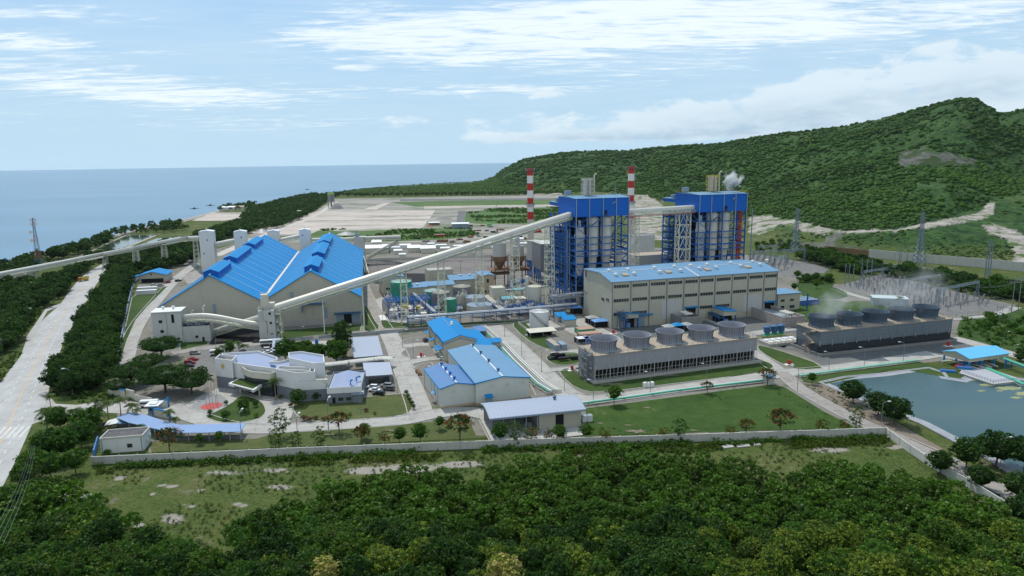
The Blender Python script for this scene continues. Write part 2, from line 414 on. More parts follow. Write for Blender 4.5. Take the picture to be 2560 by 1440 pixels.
# ------------------------------------------------------------------ ground materials
def gmat(name,c1,c2,c3=None,s1=.02,s2=.35,s3=3.0,rough=.95,t3=.6,bump=.4,stretch=(1,1,1),rot=0.0,k2=.8):
 mt=bpy.data.materials.new(name);mt.use_nodes=True;nt=mt.node_tree
 b=nt.nodes['Principled BSDF'];b.inputs['Roughness'].default_value=rough;b.inputs['Specular IOR Level'].default_value=.15
 pos=N('NewGeometry',nt=nt).outputs['Position']
 pos=N('Mapping',{'Vector':pos,'Scale':stretch,'Rotation':(0,0,rot)},nt=nt).outputs[0]
 a=N('TexNoise',{'Vector':pos,'Scale':s1,'Detail':8.0,'Roughness':.7},nt=nt).outputs[0]
 d=N('TexNoise',{'Vector':pos,'Scale':s2,'Detail':6.0,'Roughness':.75},nt=nt).outputs[0]
 e=N('TexNoise',{'Vector':pos,'Scale':s3,'Detail':3.0,'Roughness':.7},nt=nt).outputs[0]
 f=N('MapRange',{0:M_('MULTIPLY_ADD',d,.5,M_('MULTIPLY',a,.5,nt=nt),nt=nt),1:.40,2:.60},nt=nt).outputs[0]
 c=N('Mix',{'Factor':f,6:c1+(1,),7:c2+(1,)},nt=nt,data_type='RGBA').outputs[2]
 if c3:
  g=N('MapRange',{0:M_('MULTIPLY_ADD',a,.55,M_('MULTIPLY',d,.45,nt=nt),nt=nt),1:t3-.03,2:t3+.05},nt=nt).outputs[0]
  c=N('Mix',{'Factor':g,6:c,7:c3+(1,)},nt=nt,data_type='RGBA').outputs[2]
 c=N('VectorMath',{0:c,'Scale':M_('MULTIPLY_ADD',e,k2,1-k2*.5,nt=nt)},nt=nt,operation='SCALE').outputs[0]
 nt.links.new(c,b.inputs['Base Color'])
 if bump:
  bp=N('Bump',{'Strength':bump,'Distance':.6,'Height':M_('ADD',d,M_('MULTIPLY',e,.4,nt=nt),nt=nt)},nt=nt)
  nt.links.new(bp.outputs[0],b.inputs['Normal'])
 M[name]=mt;return mt
gmat('lawn',(.026,.056,.012),(.050,.080,.018),(.11,.105,.045),.03,.25,2.5,t3=.60)
gmat('lawn_dry',(.055,.075,.022),(.085,.10,.034),(.13,.115,.055),.04,.3,2.5,t3=.58)
gmat('meadow',(.022,.052,.010),(.046,.082,.016),(.14,.12,.07),.025,.22,1.6,t3=.615,k2=1.0)
gmat('green_field',(.055,.10,.03),(.085,.14,.045),(.15,.15,.09),.01,.08,.8,t3=.58)
gmat('gravel',(.14,.135,.12),(.20,.19,.17),(.10,.12,.05),.03,.3,4.0,t3=.58)
gmat('gravel_dark',(.10,.105,.105),(.15,.15,.145),(.19,.18,.16),.04,.3,4.0,t3=.6)
gmat('yard',(.20,.185,.16),(.15,.145,.125),(.07,.095,.035),.03,.25,3.0,t3=.57)
gmat('sand',(.50,.44,.39),(.30,.27,.245),(.17,.175,.13),.012,.09,.9,t3=.55,stretch=(.4,1.9,1),rot=.15)
gmat('far_gravel',(.31,.285,.26),(.19,.18,.165),(.08,.115,.045),.013,.08,.9,t3=.53,stretch=(.4,1.8,1))
gmat('coal_yard',(.19,.17,.16),(.13,.12,.115),(.035,.035,.037),.02,.12,1.5,t3=.545,stretch=(.5,1.6,1))
gmat('coal',(.02,.02,.021),(.03,.03,.03),None,.1,.5,3.0)
gmat('grey_lot',(.12,.12,.12),(.18,.175,.165),(.10,.11,.06),.03,.3,2.0,t3=.6,k2=.5)
gmat('rock_cut',(.36,.33,.30),(.50,.46,.42),(.18,.17,.14),.03,.15,1.0,t3=.58)
gmat('beach',(.36,.33,.29),(.26,.24,.21),None,.05,.3,2.0)
def roadmat(name,col,joint=5.0,ang=0.0,dark=.35,worn=(.12,.11,.10)):
 mt=bpy.data.materials.new(name);mt.use_nodes=True;nt=mt.node_tree
 b=nt.nodes['Principled BSDF'];b.inputs['Roughness'].default_value=.85;b.inputs['Specular IOR Level'].default_value=.25
 pos=N('NewGeometry',nt=nt).outputs['Position']
 pr=N('Mapping',{'Vector':pos,'Rotation':(0,0,-ang)},nt=nt).outputs[0]
 s=N('SeparateXYZ',{0:pr},nt=nt).outputs
 big=N('TexNoise',{'Vector':pos,'Scale':.05,'Detail':6.0,'Roughness':.7},nt=nt).outputs[0]
 fine=N('TexNoise',{'Vector':pos,'Scale':1.2,'Detail':5.0,'Roughness':.7},nt=nt).outputs[0]
 st=N('TexNoise',{'Vector':N('Mapping',{'Vector':pr,'Scale':(.04,1.1,1)},nt=nt).outputs[0],'Scale':1.0,'Detail':4.0},nt=nt).outputs[0]
 fx=M_('LESS_THAN',M_('FRACT',M_('DIVIDE',s[0],joint,nt=nt),nt=nt),.05,nt=nt)
 fy=M_('LESS_THAN',M_('FRACT',M_('DIVIDE',s[1],3.6,nt=nt),nt=nt),.05,nt=nt)
 slab=N('TexWhiteNoise',{'Vector':N('CombineXYZ',{0:M_('FLOOR',M_('DIVIDE',s[0],joint,nt=nt),nt=nt),1:M_('FLOOR',M_('DIVIDE',s[1],3.6,nt=nt),nt=nt)},nt=nt).outputs[0]},nt=nt).outputs[0]
 k=M_('MULTIPLY_ADD',big,.5,.72,nt=nt);k=M_('MULTIPLY',k,M_('MULTIPLY_ADD',fine,.25,.88,nt=nt),nt=nt)
 k=M_('MULTIPLY',k,M_('MULTIPLY_ADD',slab,.10,.95,nt=nt),nt=nt)
 k=M_('MULTIPLY',k,M_('MULTIPLY_ADD',st,.3,.85,nt=nt),nt=nt)
 c=N('VectorMath',{0:col,'Scale':k},nt=nt,operation='SCALE').outputs[0]
 c=N('Mix',{'Factor':M_('MULTIPLY',M_('MAXIMUM',fx,fy,nt=nt),dark,nt=nt),6:c,7:worn+(1,)},nt=nt,data_type='RGBA').outputs[2]
 sp=N('MapRange',{0:N('TexNoise',{'Vector':pos,'Scale':.16,'Detail':5.0,'Roughness':.7},nt=nt).outputs[0],1:.52,2:.70,4:.6},nt=nt).outputs[0]
 c=N('Mix',{'Factor':sp,6:c,7:worn+(1,)},nt=nt,data_type='RGBA').outputs[2]
 nt.links.new(c,b.inputs['Base Color']);M[name]=mt
roadmat('highway',(.37,.37,.365),5.0,R(105),.22,(.22,.20,.18))
roadmat('road',(.34,.33,.305),4.5,R(16),.3)
roadmat('road_dirty',(.27,.25,.23),4.5,R(16),.3,(.06,.055,.05))
# ------------------------------------------------------------------ terrain
def azpx(px,y=480):
 g=G(px,y,0);return math.atan2(g.x,g.y)
def zray(px,y,d):                # height on the ray through a photo point at ground distance d
 v=_f*FPX+_r*(px-1280)-_u*(y-720);return CAM_H+d*v.z/math.hypot(v.x,v.y)
def dist(px,y,z):
 g=G(px,y,z);return math.hypot(g.x,g.y)
HILL=[  # photo x, foot row, mid row, mid height, ridge row, ridge distance
(1060,470,466,0,466,2600),(1180,480,476,1,458,2900),(1235,485,480,2,440,2900),(1270,486,480,3,416,2900),(1310,488,480,4,397,2850),(1400,490,482,4,381,2750),
(1480,488,480,4,374,2650),(1560,492,482,5,376,2600),(1640,508,494,6,367,2500),(1720,512,500,6,361,2400),(1800,525,510,6,356,2300),(1880,590,545,8,341,2200),
(1950,612,545,11,330,2100),(2000,618,555,12,326,2050),(2100,628,576,12,312,1950),(2175,646,576,14,296,1880),(2240,652,572,16,280,1820),(2300,660,562,20,262,1780),(2370,666,545,24,243,1720),
(2415,670,530,26,245,1700),(2450,673,520,28,268,1680),(2485,677,505,32,283,1700),(2560,690,480,38,264,1900),(2700,700,460,42,235,1900),(3000,715,440,46,190,1800),(4200,760,420,50,150,1700)]
H_az=np.array([azpx(h[0]) for h in HILL]);H_d0=np.array([dist(h[0],h[1],0) for h in HILL])
H_d1=np.array([dist(h[0],h[2],h[3]) for h in HILL]);H_z1=np.array([float(h[3]) for h in HILL])
H_d2=np.array([float(h[5]) for h in HILL]);H_z2=np.array([max(1.0,zray(h[0],h[4],h[5])-4) for h in HILL])
H_z2[0]=1
H_d1=np.maximum(H_d1,H_d0+12);H_d2=np.maximum(H_d2,H_d1+400)
COAST=[(-2600,1500),(-900,960),(-300,765),(0,668),(60,640),(150,618),(250,598),(360,566),(430,550),(480,541),(560,521),(640,508),(700,500),(800,487),(900,477),(1060,464),(1180,458),(1240,450)]
coast=[G(x,y,-1.5).xy for x,y in COAST]
coast+=[Vector((900,4300)),Vector((2500,6500)),Vector((9000,6500))]
land=[tuple(p) for p in coast]+[(9000,-3000),(coast[0][0],-3000)]
def inpoly(X,Y,poly):
 r=np.zeros(X.shape,bool);n=len(poly)
 for i in range(n):
  x1,y1=poly[i];x2,y2=poly[(i+1) % n]
  if y1==y2:continue
  c=((y1>Y)!=(y2>Y)) & (X<(x2-x1)*(Y-y1)/(y2-y1)+x1);r ^= c
 return r
def segdist(X,Y,pts):
 r=np.full(X.shape,1e9)
 for a,b in zip(pts[:-1],pts[1:]):
  ax,ay=a;dx,dy=b[0]-ax,b[1]-ay;t=np.clip(((X-ax)*dx+(Y-ay)*dy)/(dx*dx+dy*dy),0,1)
  r=np.minimum(r,np.hypot(X-ax-t*dx,Y-ay-t*dy))
 return r
_g=np.random.default_rng(3).random((64,64))
def vnoise(X,Y,s):
 x,y=X/s,Y/s;xi,yi=np.floor(x).astype(int),np.floor(y).astype(int);fx,fy=x-xi,y-yi
 fx=fx*fx*(3-2*fx);fy=fy*fy*(3-2*fy)
 g=lambda a,b:_g[a % 64,b % 64]
 return (g(xi,yi)*(1-fx)+g(xi+1,yi)*fx)*(1-fy)+(g(xi,yi+1)*(1-fx)+g(xi+1,yi+1)*fx)*fy
def fbm(X,Y,s,o=4):
 r=0;a=.5
 for k in range(o):r=r+a*(vnoise(X+k*37.7*s,Y-k*11.3*s,s)-.5);s /= 2;a /= 2
 return r
def height(X,Y):
 X=np.asarray(X,float);Y=np.asarray(Y,float)
 az=np.arctan2(X,Y);d=np.hypot(X,Y)
 d0,d1,z1,d2,z2=(np.interp(az,H_az,q) for q in (H_d0,H_d1,H_z1,H_d2,H_z2))
 s0=np.clip((d-d0)/(d1-d0),0,1);s1=np.clip((d-d1)/(d2-d1),0,1);s3=np.clip((d-d2)/1400,0,1)
 zh=z1*s0*s0*(3-2*s0)
 prof=.30*s1+.70*s1**1.55
 zr=zh+(z2-z1)*prof
 amp=np.minimum(z2,90)/90
 rel=fbm(X,Y,420,5)*130+np.abs(fbm(X+900,Y,260,4))*-110+14
 zr=zr+rel*amp*np.clip(4.2*s1*(1-s1),0,1)*(s1<1)*1.0
 zr=zr*(1-s3*s3*(3-2*s3)*.9)
 zr=np.where(az<H_az[0],0,zr)
 on=inpoly(X,Y,land);sd=segdist(X,Y,[tuple(p) for p in coast]);sd=np.where(on,sd,-sd)
 b=np.clip((sd+6)/30,0,1);zb=-5+5*b*b*(3-2*b)
 return np.where(b<1,np.minimum(zb,zr+zb),zr)
def H1(x,y):return float(height(np.array([x]),np.array([y]))[0])
def GT(px,py):                    # photo point on the terrain
 lo,hi=None,None;v=_f*FPX+_r*(px-1280)-_u*(py-720);h=math.hypot(v.x,v.y)
 ds=np.geomspace(80,6000,900);X=v.x/h*ds;Y=v.y/h*ds;Z=CAM_H+ds*v.z/h
 k=np.nonzero(Z<=height(X,Y))[0]
 if len(k)==0:return None
 i=k[0];return Vector((X[i],Y[i],float(height(X[i:i+1],Y[i:i+1])[0])))
def project_np(X,Y,Z):
 vx,vy,vz=X,Y,Z-CAM_H
 k=vx*_f.x+vy*_f.y+vz*_f.z
 k=np.where(np.abs(k)<1e-3,1e-3,k)
 return 1280+FPX*(vx*_r.x+vy*_r.y+vz*_r.z)/k,720-FPX*(vx*_u.x+vy*_u.y+vz*_u.z)/k
PALE=[[(1880,541),(1930,545),(1985,549),(2040,565),(2110,578),(2230,574),(2290,562),(2295,567),(2235,580),(2120,585),(2045,584),(2010,582),(1980,566),(1900,552)],
[(2290,562),(2350,551),(2430,538),(2462,520),(2474,502),(2484,507),(2484,532),(2470,548),(2400,558),(2310,572)],
[(2450,560),(2500,562),(2545,580),(2580,600),(2600,690),(2520,665),(2540,640),(2520,600),(2470,580)],
[(1575,486),(1620,486),(1660,515),(1665,600),(1575,600)],[(1300,486),(1400,482),(1420,496),(1300,498)],[(1872,540),(1925,536),(1955,548),(1935,572),(1900,586),(1872,584)]]
DIRT=((432,1297,34,15),(225,1243,16,8),(560,1182,60,6),(690,1176,50,6),(300,1195,22,7),(420,1215,34,5),(320,1372,44,9),(470,1265,22,5),(390,1236,20,4),(1020,1172,90,12),(905,1178,50,9),(1160,1160,60,9),(600,1262,26,6),(700,1218,40,7),(2075,1125,60,8),(2240,1118,26,6),(500,1225,16,5),(345,1312,20,7))
GREYZ=[[(2238,388),(2290,372),(2380,384),(2460,402),(2400,414),(2240,414)],[(2060,600),(2085,583),(2120,585),(2100,600),(2070,618)],[(1950,600),(2175,620),(2175,655),(1950,625)]]
def build_terrain():
 az=np.radians(np.concatenate([np.arange(-62,-38,.5),np.arange(-38,38,.14),np.arange(38,62.1,.5)]));rr=np.geomspace(22,6500,520)
 A,D=np.meshgrid(az,rr,indexing='ij');X=np.sin(A)*D;Y=np.cos(A)*D;Z=height(X,Y)
 Z=Z+np.where((Y<195) & (Z>-1),fbm(X,Y,14,3)*.5-.05,0)*np.clip((195-Y)/10,0,1)
 px,py=project_np(X,Y,Z)
 wx=px+fbm(X,Y,18,4)*34;wy=py+fbm(X+500,Y,18,4)*16
 pale=np.zeros(X.shape);grey=np.zeros(X.shape)
 for p in PALE:pale[inpoly(px+(wx-px)*.4,py+(wy-py)*.4,p)]=1
 for p in GREYZ:grey[inpoly(wx,wy,p)]=1
 d=np.hypot(X,Y)
 hillm=np.clip((Z-3)/6,0,1)
 dm=sum(np.exp(-((px-a)/c)**2-((py-b)/e)**2) for a,b,c,e in DIRT)
 col=np.stack([pale,grey,hillm,np.clip(dm,0,1)],-1).reshape(-1,4)
 n,k=A.shape
 vs=np.stack([X,Y,Z],-1).reshape(-1,3)
 idx=np.arange(n*k).reshape(n,k)
 f=np.stack([idx[:-1,:-1],idx[:-1,1:],idx[1:,1:],idx[1:,:-1]],-1).reshape(-1,4)
 me=bpy.data.meshes.new('ground');me.vertices.add(len(vs));me.vertices.foreach_set('co',vs.ravel())
 me.loops.add(f.size);me.loops.foreach_set('vertex_index',f.ravel().astype(np.int32))
 me.polygons.add(len(f));me.polygons.foreach_set('loop_start',np.arange(0,f.size,4,dtype=np.int32))
 me.polygons.foreach_set('use_smooth',np.ones(len(f),bool));me.update(calc_edges=True);me.validate()
 ca=me.color_attributes.new('zone','FLOAT_COLOR','POINT');ca.data.foreach_set('color',col.ravel())
 if me.polygons[1000].normal.z<0:me.flip_normals()
 mt=bpy.data.materials.new('terrain_soil_and_scrub');mt.use_nodes=True;nt=mt.node_tree
 b=nt.nodes['Principled BSDF'];b.inputs['Roughness'].default_value=.95;b.inputs['Specular IOR Level'].default_value=.1
 pos=N('NewGeometry',nt=nt).outputs['Position']
 def no(s,d=6.0,r=.7,v=pos):return N('TexNoise',{'Vector':v,'Scale':s,'Detail':d,'Roughness':r},nt=nt).outputs[0]
 def mix(f_,a,b_):return N('Mix',{'Factor':f_,6:a if isinstance(a,bpy.types.NodeSocket) else a+(1,),7:b_ if isinstance(b_,bpy.types.NodeSocket) else b_+(1,)},nt=nt,data_type='RGBA').outputs[2]
 def mr(v,a,b_):return N('MapRange',{0:v,1:a,2:b_},nt=nt).outputs[0]
 vc=N('VertexColor',nt=nt,layer_name='zone').outputs;z=N('SeparateColor',{0:vc[0]},nt=nt).outputs
 a1,a2,a3=no(.03),no(.25),no(2.2,4)
 field=mix(mr(a2,.4,.6),(.040,.068,.018),(.075,.10,.028))
 field=mix(mr(a1,.48,.60),field,(.10,.105,.035))
 dn=M_('MULTIPLY_ADD',a1,.6,M_('MULTIPLY',no(.4),.4,nt=nt),nt=nt)
 field=mix(M_('MULTIPLY',mr(dn,.545,.60),.85,nt=nt),field,(.17,.155,.125))
 field=mix(mr(dn,.61,.64),field,(.30,.28,.25))
 tf=no(1.1,4,.8);field=mix(mr(tf,.50,.60),field,(.085,.11,.026));field=mix(M_('MULTIPLY',mr(tf,.46,.38),.8,nt=nt),field,(.022,.042,.012))
 field=mix(mr(M_('MULTIPLY_ADD',vc[1],.5,M_('MULTIPLY',no(.9,7,.8),.6,nt=nt),nt=nt),.50,.62),field,(.27,.25,.22))
 h1,h2=no(.006),no(.05)
 hill=mix(mr(h2,.38,.6),(.016,.042,.012),(.040,.088,.022))
 hill=mix(M_('MULTIPLY',mr(h1,.5,.66),.55,nt=nt),hill,(.070,.115,.030))
 hill=mix(M_('MULTIPLY',mr(no(.012,8.0),.60,.68),.6,nt=nt),hill,(.11,.09,.055))
 sh=no(.16,7,.8);hill=mix(mr(sh,.48,.40),hill,(.008,.022,.008));hill=mix(M_('MULTIPLY',mr(sh,.54,.62),.6,nt=nt),hill,(.075,.13,.03))
 c=mix(z[2],field,hill)
 rock=mix(mr(no(.12),.42,.6),(.22,.20,.175),(.38,.35,.315))
 rock=mix(mr(no(.05,8.0),.50,.57),rock,(.07,.11,.035))
 c=mix(z[0],c,rock)
 gr=mix(mr(no(.1),.4,.6),(.07,.068,.065),(.15,.145,.135));gr=mix(mr(no(.035,8.0),.47,.53),gr,(.035,.055,.02))
 c=mix(M_('MULTIPLY',z[1],.8,nt=nt),c,gr)
 zz=N('SeparateXYZ',{0:pos},nt=nt).outputs[2]
 c=mix(N('MapRange',{0:zz,1:-.15,2:-.6},nt=nt).outputs[0],c,(.33,.30,.26))
 c=N('VectorMath',{0:c,'Scale':M_('MULTIPLY_ADD',a3,.7,.65,nt=nt)},nt=nt,operation='SCALE').outputs[0]
 nt.links.new(c,b.inputs['Base Color'])
 bp=N('Bump',{'Strength':.6,'Distance':1.5,'Height':M_('ADD',a2,M_('MULTIPLY',a3,.3,nt=nt),nt=nt)},nt=nt);nt.links.new(bp.outputs[0],b.inputs['Normal'])
 me.materials.append(mt)
 o=bpy.data.objects.new('ground',me);COL.objects.link(o);tag(o,kind='structure');return o
build_terrain()
# ------------------------------------------------------------------ water
def water(name,poly,z,base,rough,bscale,bstr,var=None,refl=.5):
 b=MB();b.sheet(poly,z)
 mt=bpy.data.materials.new(name);mt.use_nodes=True;nt=mt.node_tree
 p=nt.nodes['Principled BSDF'];p.inputs['Roughness'].default_value=rough;p.inputs['IOR'].default_value=1.33;p.inputs['Specular IOR Level'].default_value=refl
 pos=N('NewGeometry',nt=nt).outputs['Position']
 n=N('TexNoise',{'Vector':pos,'Scale':bscale,'Detail':4.0},nt=nt).outputs[0]
 bp=N('Bump',{'Strength':bstr,'Distance':.5,'Height':n},nt=nt);nt.links.new(bp.outputs[0],p.inputs['Normal'])
 big=N('TexNoise',{'Vector':N('Mapping',{'Vector':pos,'Scale':(.3,1,1)},nt=nt).outputs[0],'Scale':.004 if var is None else var[1],'Detail':5.0},nt=nt).outputs[0]
 c2=var[0] if var else tuple(q*1.25 for q in base)
 lo,hi=(var[2],var[3]) if var else (.35,.7)
 c=N('Mix',{'Factor':N('MapRange',{0:big,1:lo,2:hi},nt=nt).outputs[0],6:base+(1,),7:c2+(1,)},nt=nt,data_type='RGBA').outputs[2]
 nt.links.new(c,p.inputs['Base Color'])
 o=b.build(name,mt);return tag(o,kind='structure')
water('sea',[(17000*math.sin(R(a)),17000*math.cos(R(a))) for a in np.linspace(-90,90,91)],-1.5,(.09,.175,.25),.34,.05,.5,None,.5)
# ------------------------------------------------------------------ laid surfaces
def pxpoly(pts,z=0):return [(g.x,g.y) for g in (G(x,y,z) for x,y in pts)]
def smooth_poly(pts,it=2,closed=True):
 for _ in range(it):
  o=[]
  n=len(pts)
  for i in range(n if closed else n-1):
   a,b=Vector(pts[i]),Vector(pts[(i+1) % n])
   if not closed and i==0:o.append(tuple(a))
   o+=[tuple(a*.75+b*.25),tuple(a*.25+b*.75)]
   if not closed and i==n-2:o.append(tuple(b))
  pts=o
 return pts
def surface(name,pts,z,mt,sm=0):
 p=pxpoly(pts);p=smooth_poly(p,sm) if sm else p
 b=MB();b.sheet(p,z);return tag(b.build(name,mt),kind='structure')
def ribbon_pts(pts,wd,sm=2):
 c=[G(x,y).xy for x,y in pts];c=[Vector(p) for p in smooth_poly([tuple(p) for p in c],sm,False)] if sm else c
 l,r=[],[]
 for i,p in enumerate(c):
  t=(c[min(i+1,len(c)-1)]-c[max(i-1,0)]).normalized();nn=Vector((-t.y,t.x))
  l.append(p+nn*wd/2);r.append(p-nn*wd/2)
 return l,r
def ribbon(name,pts,wd,z,mt,sm=2,kerb=True):
 l,r=ribbon_pts(pts,wd,sm);b=MB()
 for i in range(len(l)-1):b.quad((*l[i],z),(*r[i],z),(*r[i+1],z),(*l[i+1],z)) if False else b.add([(*r[i],z),(*r[i+1],z),(*l[i+1],z),(*l[i],z)],[(0,1,2,3)])
 o=tag(b.build(name,mt),kind='structure')
 if kerb:
  KERBS.append((l,False));KERBS.append((r,False))
 return o
KERBS=[];LAWNS=[]
def lawn(pts,mt='lawn',sm=2,kerb=True,name='lawn',z=.15):
 z+=.003*len(LAWNS);LAWNS.append(1)
 p=smooth_poly(pxpoly(pts),sm) if sm else pxpoly(pts)
 b=MB();b.prism(p,0,z);tag(b.build(name,mt),kind='structure')
 if kerb:KERBS.append(([Vector(q) for q in p],True))
# main lots inside the plant
surface('yard',[(372,1075),(300,1075),(282,975),(318,800),(345,712),(480,640),(620,600),(870,592),(1400,600),(1900,640),(2000,690),(2100,712),(2200,688),(2440,742),(2540,762),(2530,776),(2400,792),(2395,855),(2480,890),(2330,905),(2060,935),(2330,1120),(2600,1262),(2600,1290),(2330,1140),(2205,1072),(1850,1082),(1300,1092),(700,1120),(372,1132)],.03,'yard')
surface('plateau',[(560,600),(700,566),(760,545),(800,520),(836,497),(1260,489),(1400,487),(1400,505),(1420,560),(1480,600),(1400,605),(870,606),(620,606)],.06,'far_gravel')
surface('sand_flat',[(618,583),(680,562),(765,534),(800,527),(880,526),(1088,526),(1075,545),(1058,568),(1040,574),(850,577),(720,586)],.09,'sand')
surface('sand_strip',[(905,524),(960,508),(975,508),(940,524)],.09,'sand')
surface('sand_strip',[(1060,516),(1400,511),(1400,515),(1060,522)],.13,'sand')
surface('field',[(975,505),(1400,498),(1400,511),(1180,515),(1040,517)],.09,'green_field')
surface('field',[(1165,532),(1230,522),(1420,517),(1440,556),(1330,560),(1200,560),(1160,556)],.09,'green_field')
surface('field',[(740,602),(780,584),(800,574),(860,580),(1060,570),(1180,571),(1200,590),(1100,600),(900,606)],.12,'green_field',1)
surface('dirt_track',[(1140,560),(1146,527),(1164,527),(1162,560)],.16,'gravel_dark')
surface('waterlogged_strip',[(1000,498),(1400,495),(1400,499),(1000,503)],.14,'gravel_dark')
surface('coal_yard',[(895,665),(930,648),(1030,640),(1420,626),(1480,680),(1300,692),(1180,702),(1000,706),(905,690)],.08,'coal_yard')
surface('coal_strip',[(905,690),(1000,683),(1150,686),(1240,690),(1240,702),(1000,712),(915,708)],.12,'coal',1)
surface('substation_yard',[(2092,716),(2200,686),(2300,706),(2440,742),(2525,764),(2518,775),(2390,789),(2330,783),(2200,747),(2140,730)],.08,'grey_lot')
surface('substation_yard',[(1870,640),(1900,636),(2040,662),(2072,672),(2060,683),(1960,690),(1880,672)],.08,'grey_lot')
surface('fish_farm_field',[(480,552),(530,532),(620,531),(640,538),(560,552)],.08,'sand')
surface('car_park',[(462,900),(500,872),(700,862),(735,862),(735,884),(690,925),(560,930),(455,925)],.08,'grey_lot')
surface('gravel_lot',[(1432,845),(1500,800),(1560,795),(2010,760),(2040,820),(1960,870),(1900,850),(1490,890)],.08,'gravel_dark')
surface('gravel_lot',[(1940,872),(1985,876),(2080,925),(2250,905),(2420,875),(2440,865),(2390,850),(2040,890),(1960,860)],.08,'gravel_dark')
surface('gravel_lot',[(1360,862),(1400,840),(1480,855),(1490,875),(1440,890),(1400,880)],.08,'gravel')
surface('concrete_apron',[(1300,812),(1380,800),(1450,790),(1560,850),(1505,870),(1400,820),(1310,825)],.10,'road')
surface('concrete_apron',[(915,760),(945,800),(985,832),(1060,812),(1060,800),(1040,770),(960,740)],.06,'conc')
surface('concrete_apron',[(455,690),(540,655),(560,672),(500,700),(470,712)],.10,'road_dirty')
surface('coal_pit_floor',[(525,862),(530,822),(640,822),(700,842),(735,842),(735,862),(640,866)],.07,'coal')
# highway on the far left
surface('highway',[(263,656),(269,664),(262,684),(240,712),(214,758),(190,800),(160,850),(128,950),(116,1005),(80,1062),(48,1135),(18,1195),(-30,1290),(-260,1700),(-900,1700),(-300,1130),(-60,1010),(0,958),(52,890),(66,850),(112,795),(150,762),(178,722),(206,690),(228,675)],.08,'highway')
surface('highway',[(80,1062),(116,1005),(124,992),(140,1010),(190,1013),(250,1004),(330,1006),(420,1018),(440,1032),(410,1045),(330,1036),(250,1032),(180,1040),(118,1047)],.12,'road')
surface('roadside_pad',[(64,846),(114,772),(154,758),(152,764),(118,779),(80,848),(92,862),(80,864)],.16,'conc')
# plant roads
ribbon('road',[(500,652),(455,685),(425,712),(400,742),(374,772),(345,808),(325,850),(312,900),(305,925)],7.5,.12,'road')
ribbon('road',[(430,884),(520,868),(640,860),(740,852),(860,838),(950,828),(1060,815),(1250,806),(1400,790),(1440,782)],7.0,.14,'road_dirty')
ribbon('road',[(876,640),(896,690),(918,745),(940,790),(968,832)],8.5,.13,'road_dirty')
ribbon('road',[(968,826),(990,870),(1008,920),(1030,975),(1048,1020),(1052,1050)],8.5,.12,'road')
ribbon('road',[(990,868),(1040,862),(1072,860)],6.5,.115,'road')
ribbon('road',[(1018,908),(1060,898),(1100,895)],6.0,.113,'road')
ribbon('road',[(420,1018),(480,1040),(560,1066),(640,1074),(740,1070),(900,1060),(1010,1052),(1060,1040),(1120,1030),(1190,1030),(1240,1045)],8.0,.125,'road')
ribbon('road',[(1232,815),(1275,850),(1330,905),(1380,955),(1425,992),(1480,1003)],9.0,.12,'road')
ribbon('road',[(1425,992),(1480,1002),(1560,993),(1700,973),(1850,950),(1960,932),(2060,926),(2200,907),(2340,885)],8.5,.135,'road')
ribbon('road',[(1380,885),(1420,880),(1490,875)],6.0,.11,'road')
ribbon('road',[(1375,925),(1420,922),(1455,918)],4.5,.11,'road')
ribbon('road',[(1950,930),(1915,905),(1880,880),(1850,860),(1840,845),(1890,832),(1985,822)],6.5,.128,'road')
ribbon('road',[(1955,930),(1990,968),(2060,1008),(2130,1046),(2210,1082),(2320,1125),(2440,1190),(2620,1290)],5.5,.14,'road_dirty')
ribbon('road',[(2330,886),(2440,905),(2480,918)],6.0,.12,'road')
ribbon('road',[(2378,845),(2420,855),(2500,878),(2560,895),(2640,915)],8.0,.12,'road')
ribbon('road',[(2085,722),(2140,740),(2240,764),(2330,795),(2400,800),(2500,785),(2540,768)],5.0,.12,'road')
ribbon('road',[(2050,760),(2110,765),(2150,785),(2180,800)],6.0,.11,'road',kerb=False)
ribbon('access_track',[(430,560),(600,520),(520,538)],6,.05,'beach',kerb=False)
ribbon('access_track',[(540,640),(620,604),(700,574),(790,540),(840,505)],10,.15,'rock_cut',kerb=False)
# forecourt of the office with its planted island
surface('forecourt',[(700,1078),(560,1072),(430,1030),(470,1010),(500,990),(545,970),(600,965),(680,978),(722,1000),(736,1018),(728,1045),(720,1068)],.132,'road')
surface('forecourt',[(500,1000),(548,985),(566,998),(572,1015),(520,1028),(470,1022)],.15,'paving')
b=MB();g=G(529,1016);b.lathe((g.x,g.y,.17),[(0.1,0),(3.6,0)],28,cap1=False);tag(b.build('red_paving_circle','red_floor'),kind='structure')
lawn([(508,1042),(530,1035),(575,1012),(600,990),(628,993),(655,1005),(666,1025),(660,1040),(640,1050),(600,1058),(550,1058)],'lawn',1)
lawn([(732,1030),(735,1005),(760,990),(850,1000),(1000,985),(1015,985),(1030,1010),(1030,1028),(1000,1042),(900,1050),(765,1056)],'lawn_dry',1)
lawn([(640,1098),(700,1082),(900,1070),(1050,1058),(1170,1046),(1190,1090),(1300,1090),(1320,1086),(1850,1078),(1850,1080),(1300,1092),(700,1120),(380,1132),(370,1105),(500,1100)],'lawn_dry',0,False)
lawn([(1462,1022),(1560,1010),(1750,985),(1930,962),(1960,968),(2060,1030),(2140,1070),(2150,1072),(1850,1078),(1560,1088),(1445,1088),(1470,1050)],'meadow',0,False)
lawn([(1000,858),(1020,845),(1062,843),(1066,852),(1010,860)],'gravel',1)
lawn([(1002,880),(1035,866),(1080,866),(1090,888),(1030,896),(1006,890)],'gravel',1)
lawn([(1030,920),(1060,908),(1085,908),(1080,945),(1050,945)],'gravel',1)
lawn([(955,818),(968,824),(1060,815),(1062,806),(980,808),(950,795)],'lawn',1)
lawn([(930,830),(952,820),(935,800),(922,770),(905,762),(905,828)],'lawn',1)
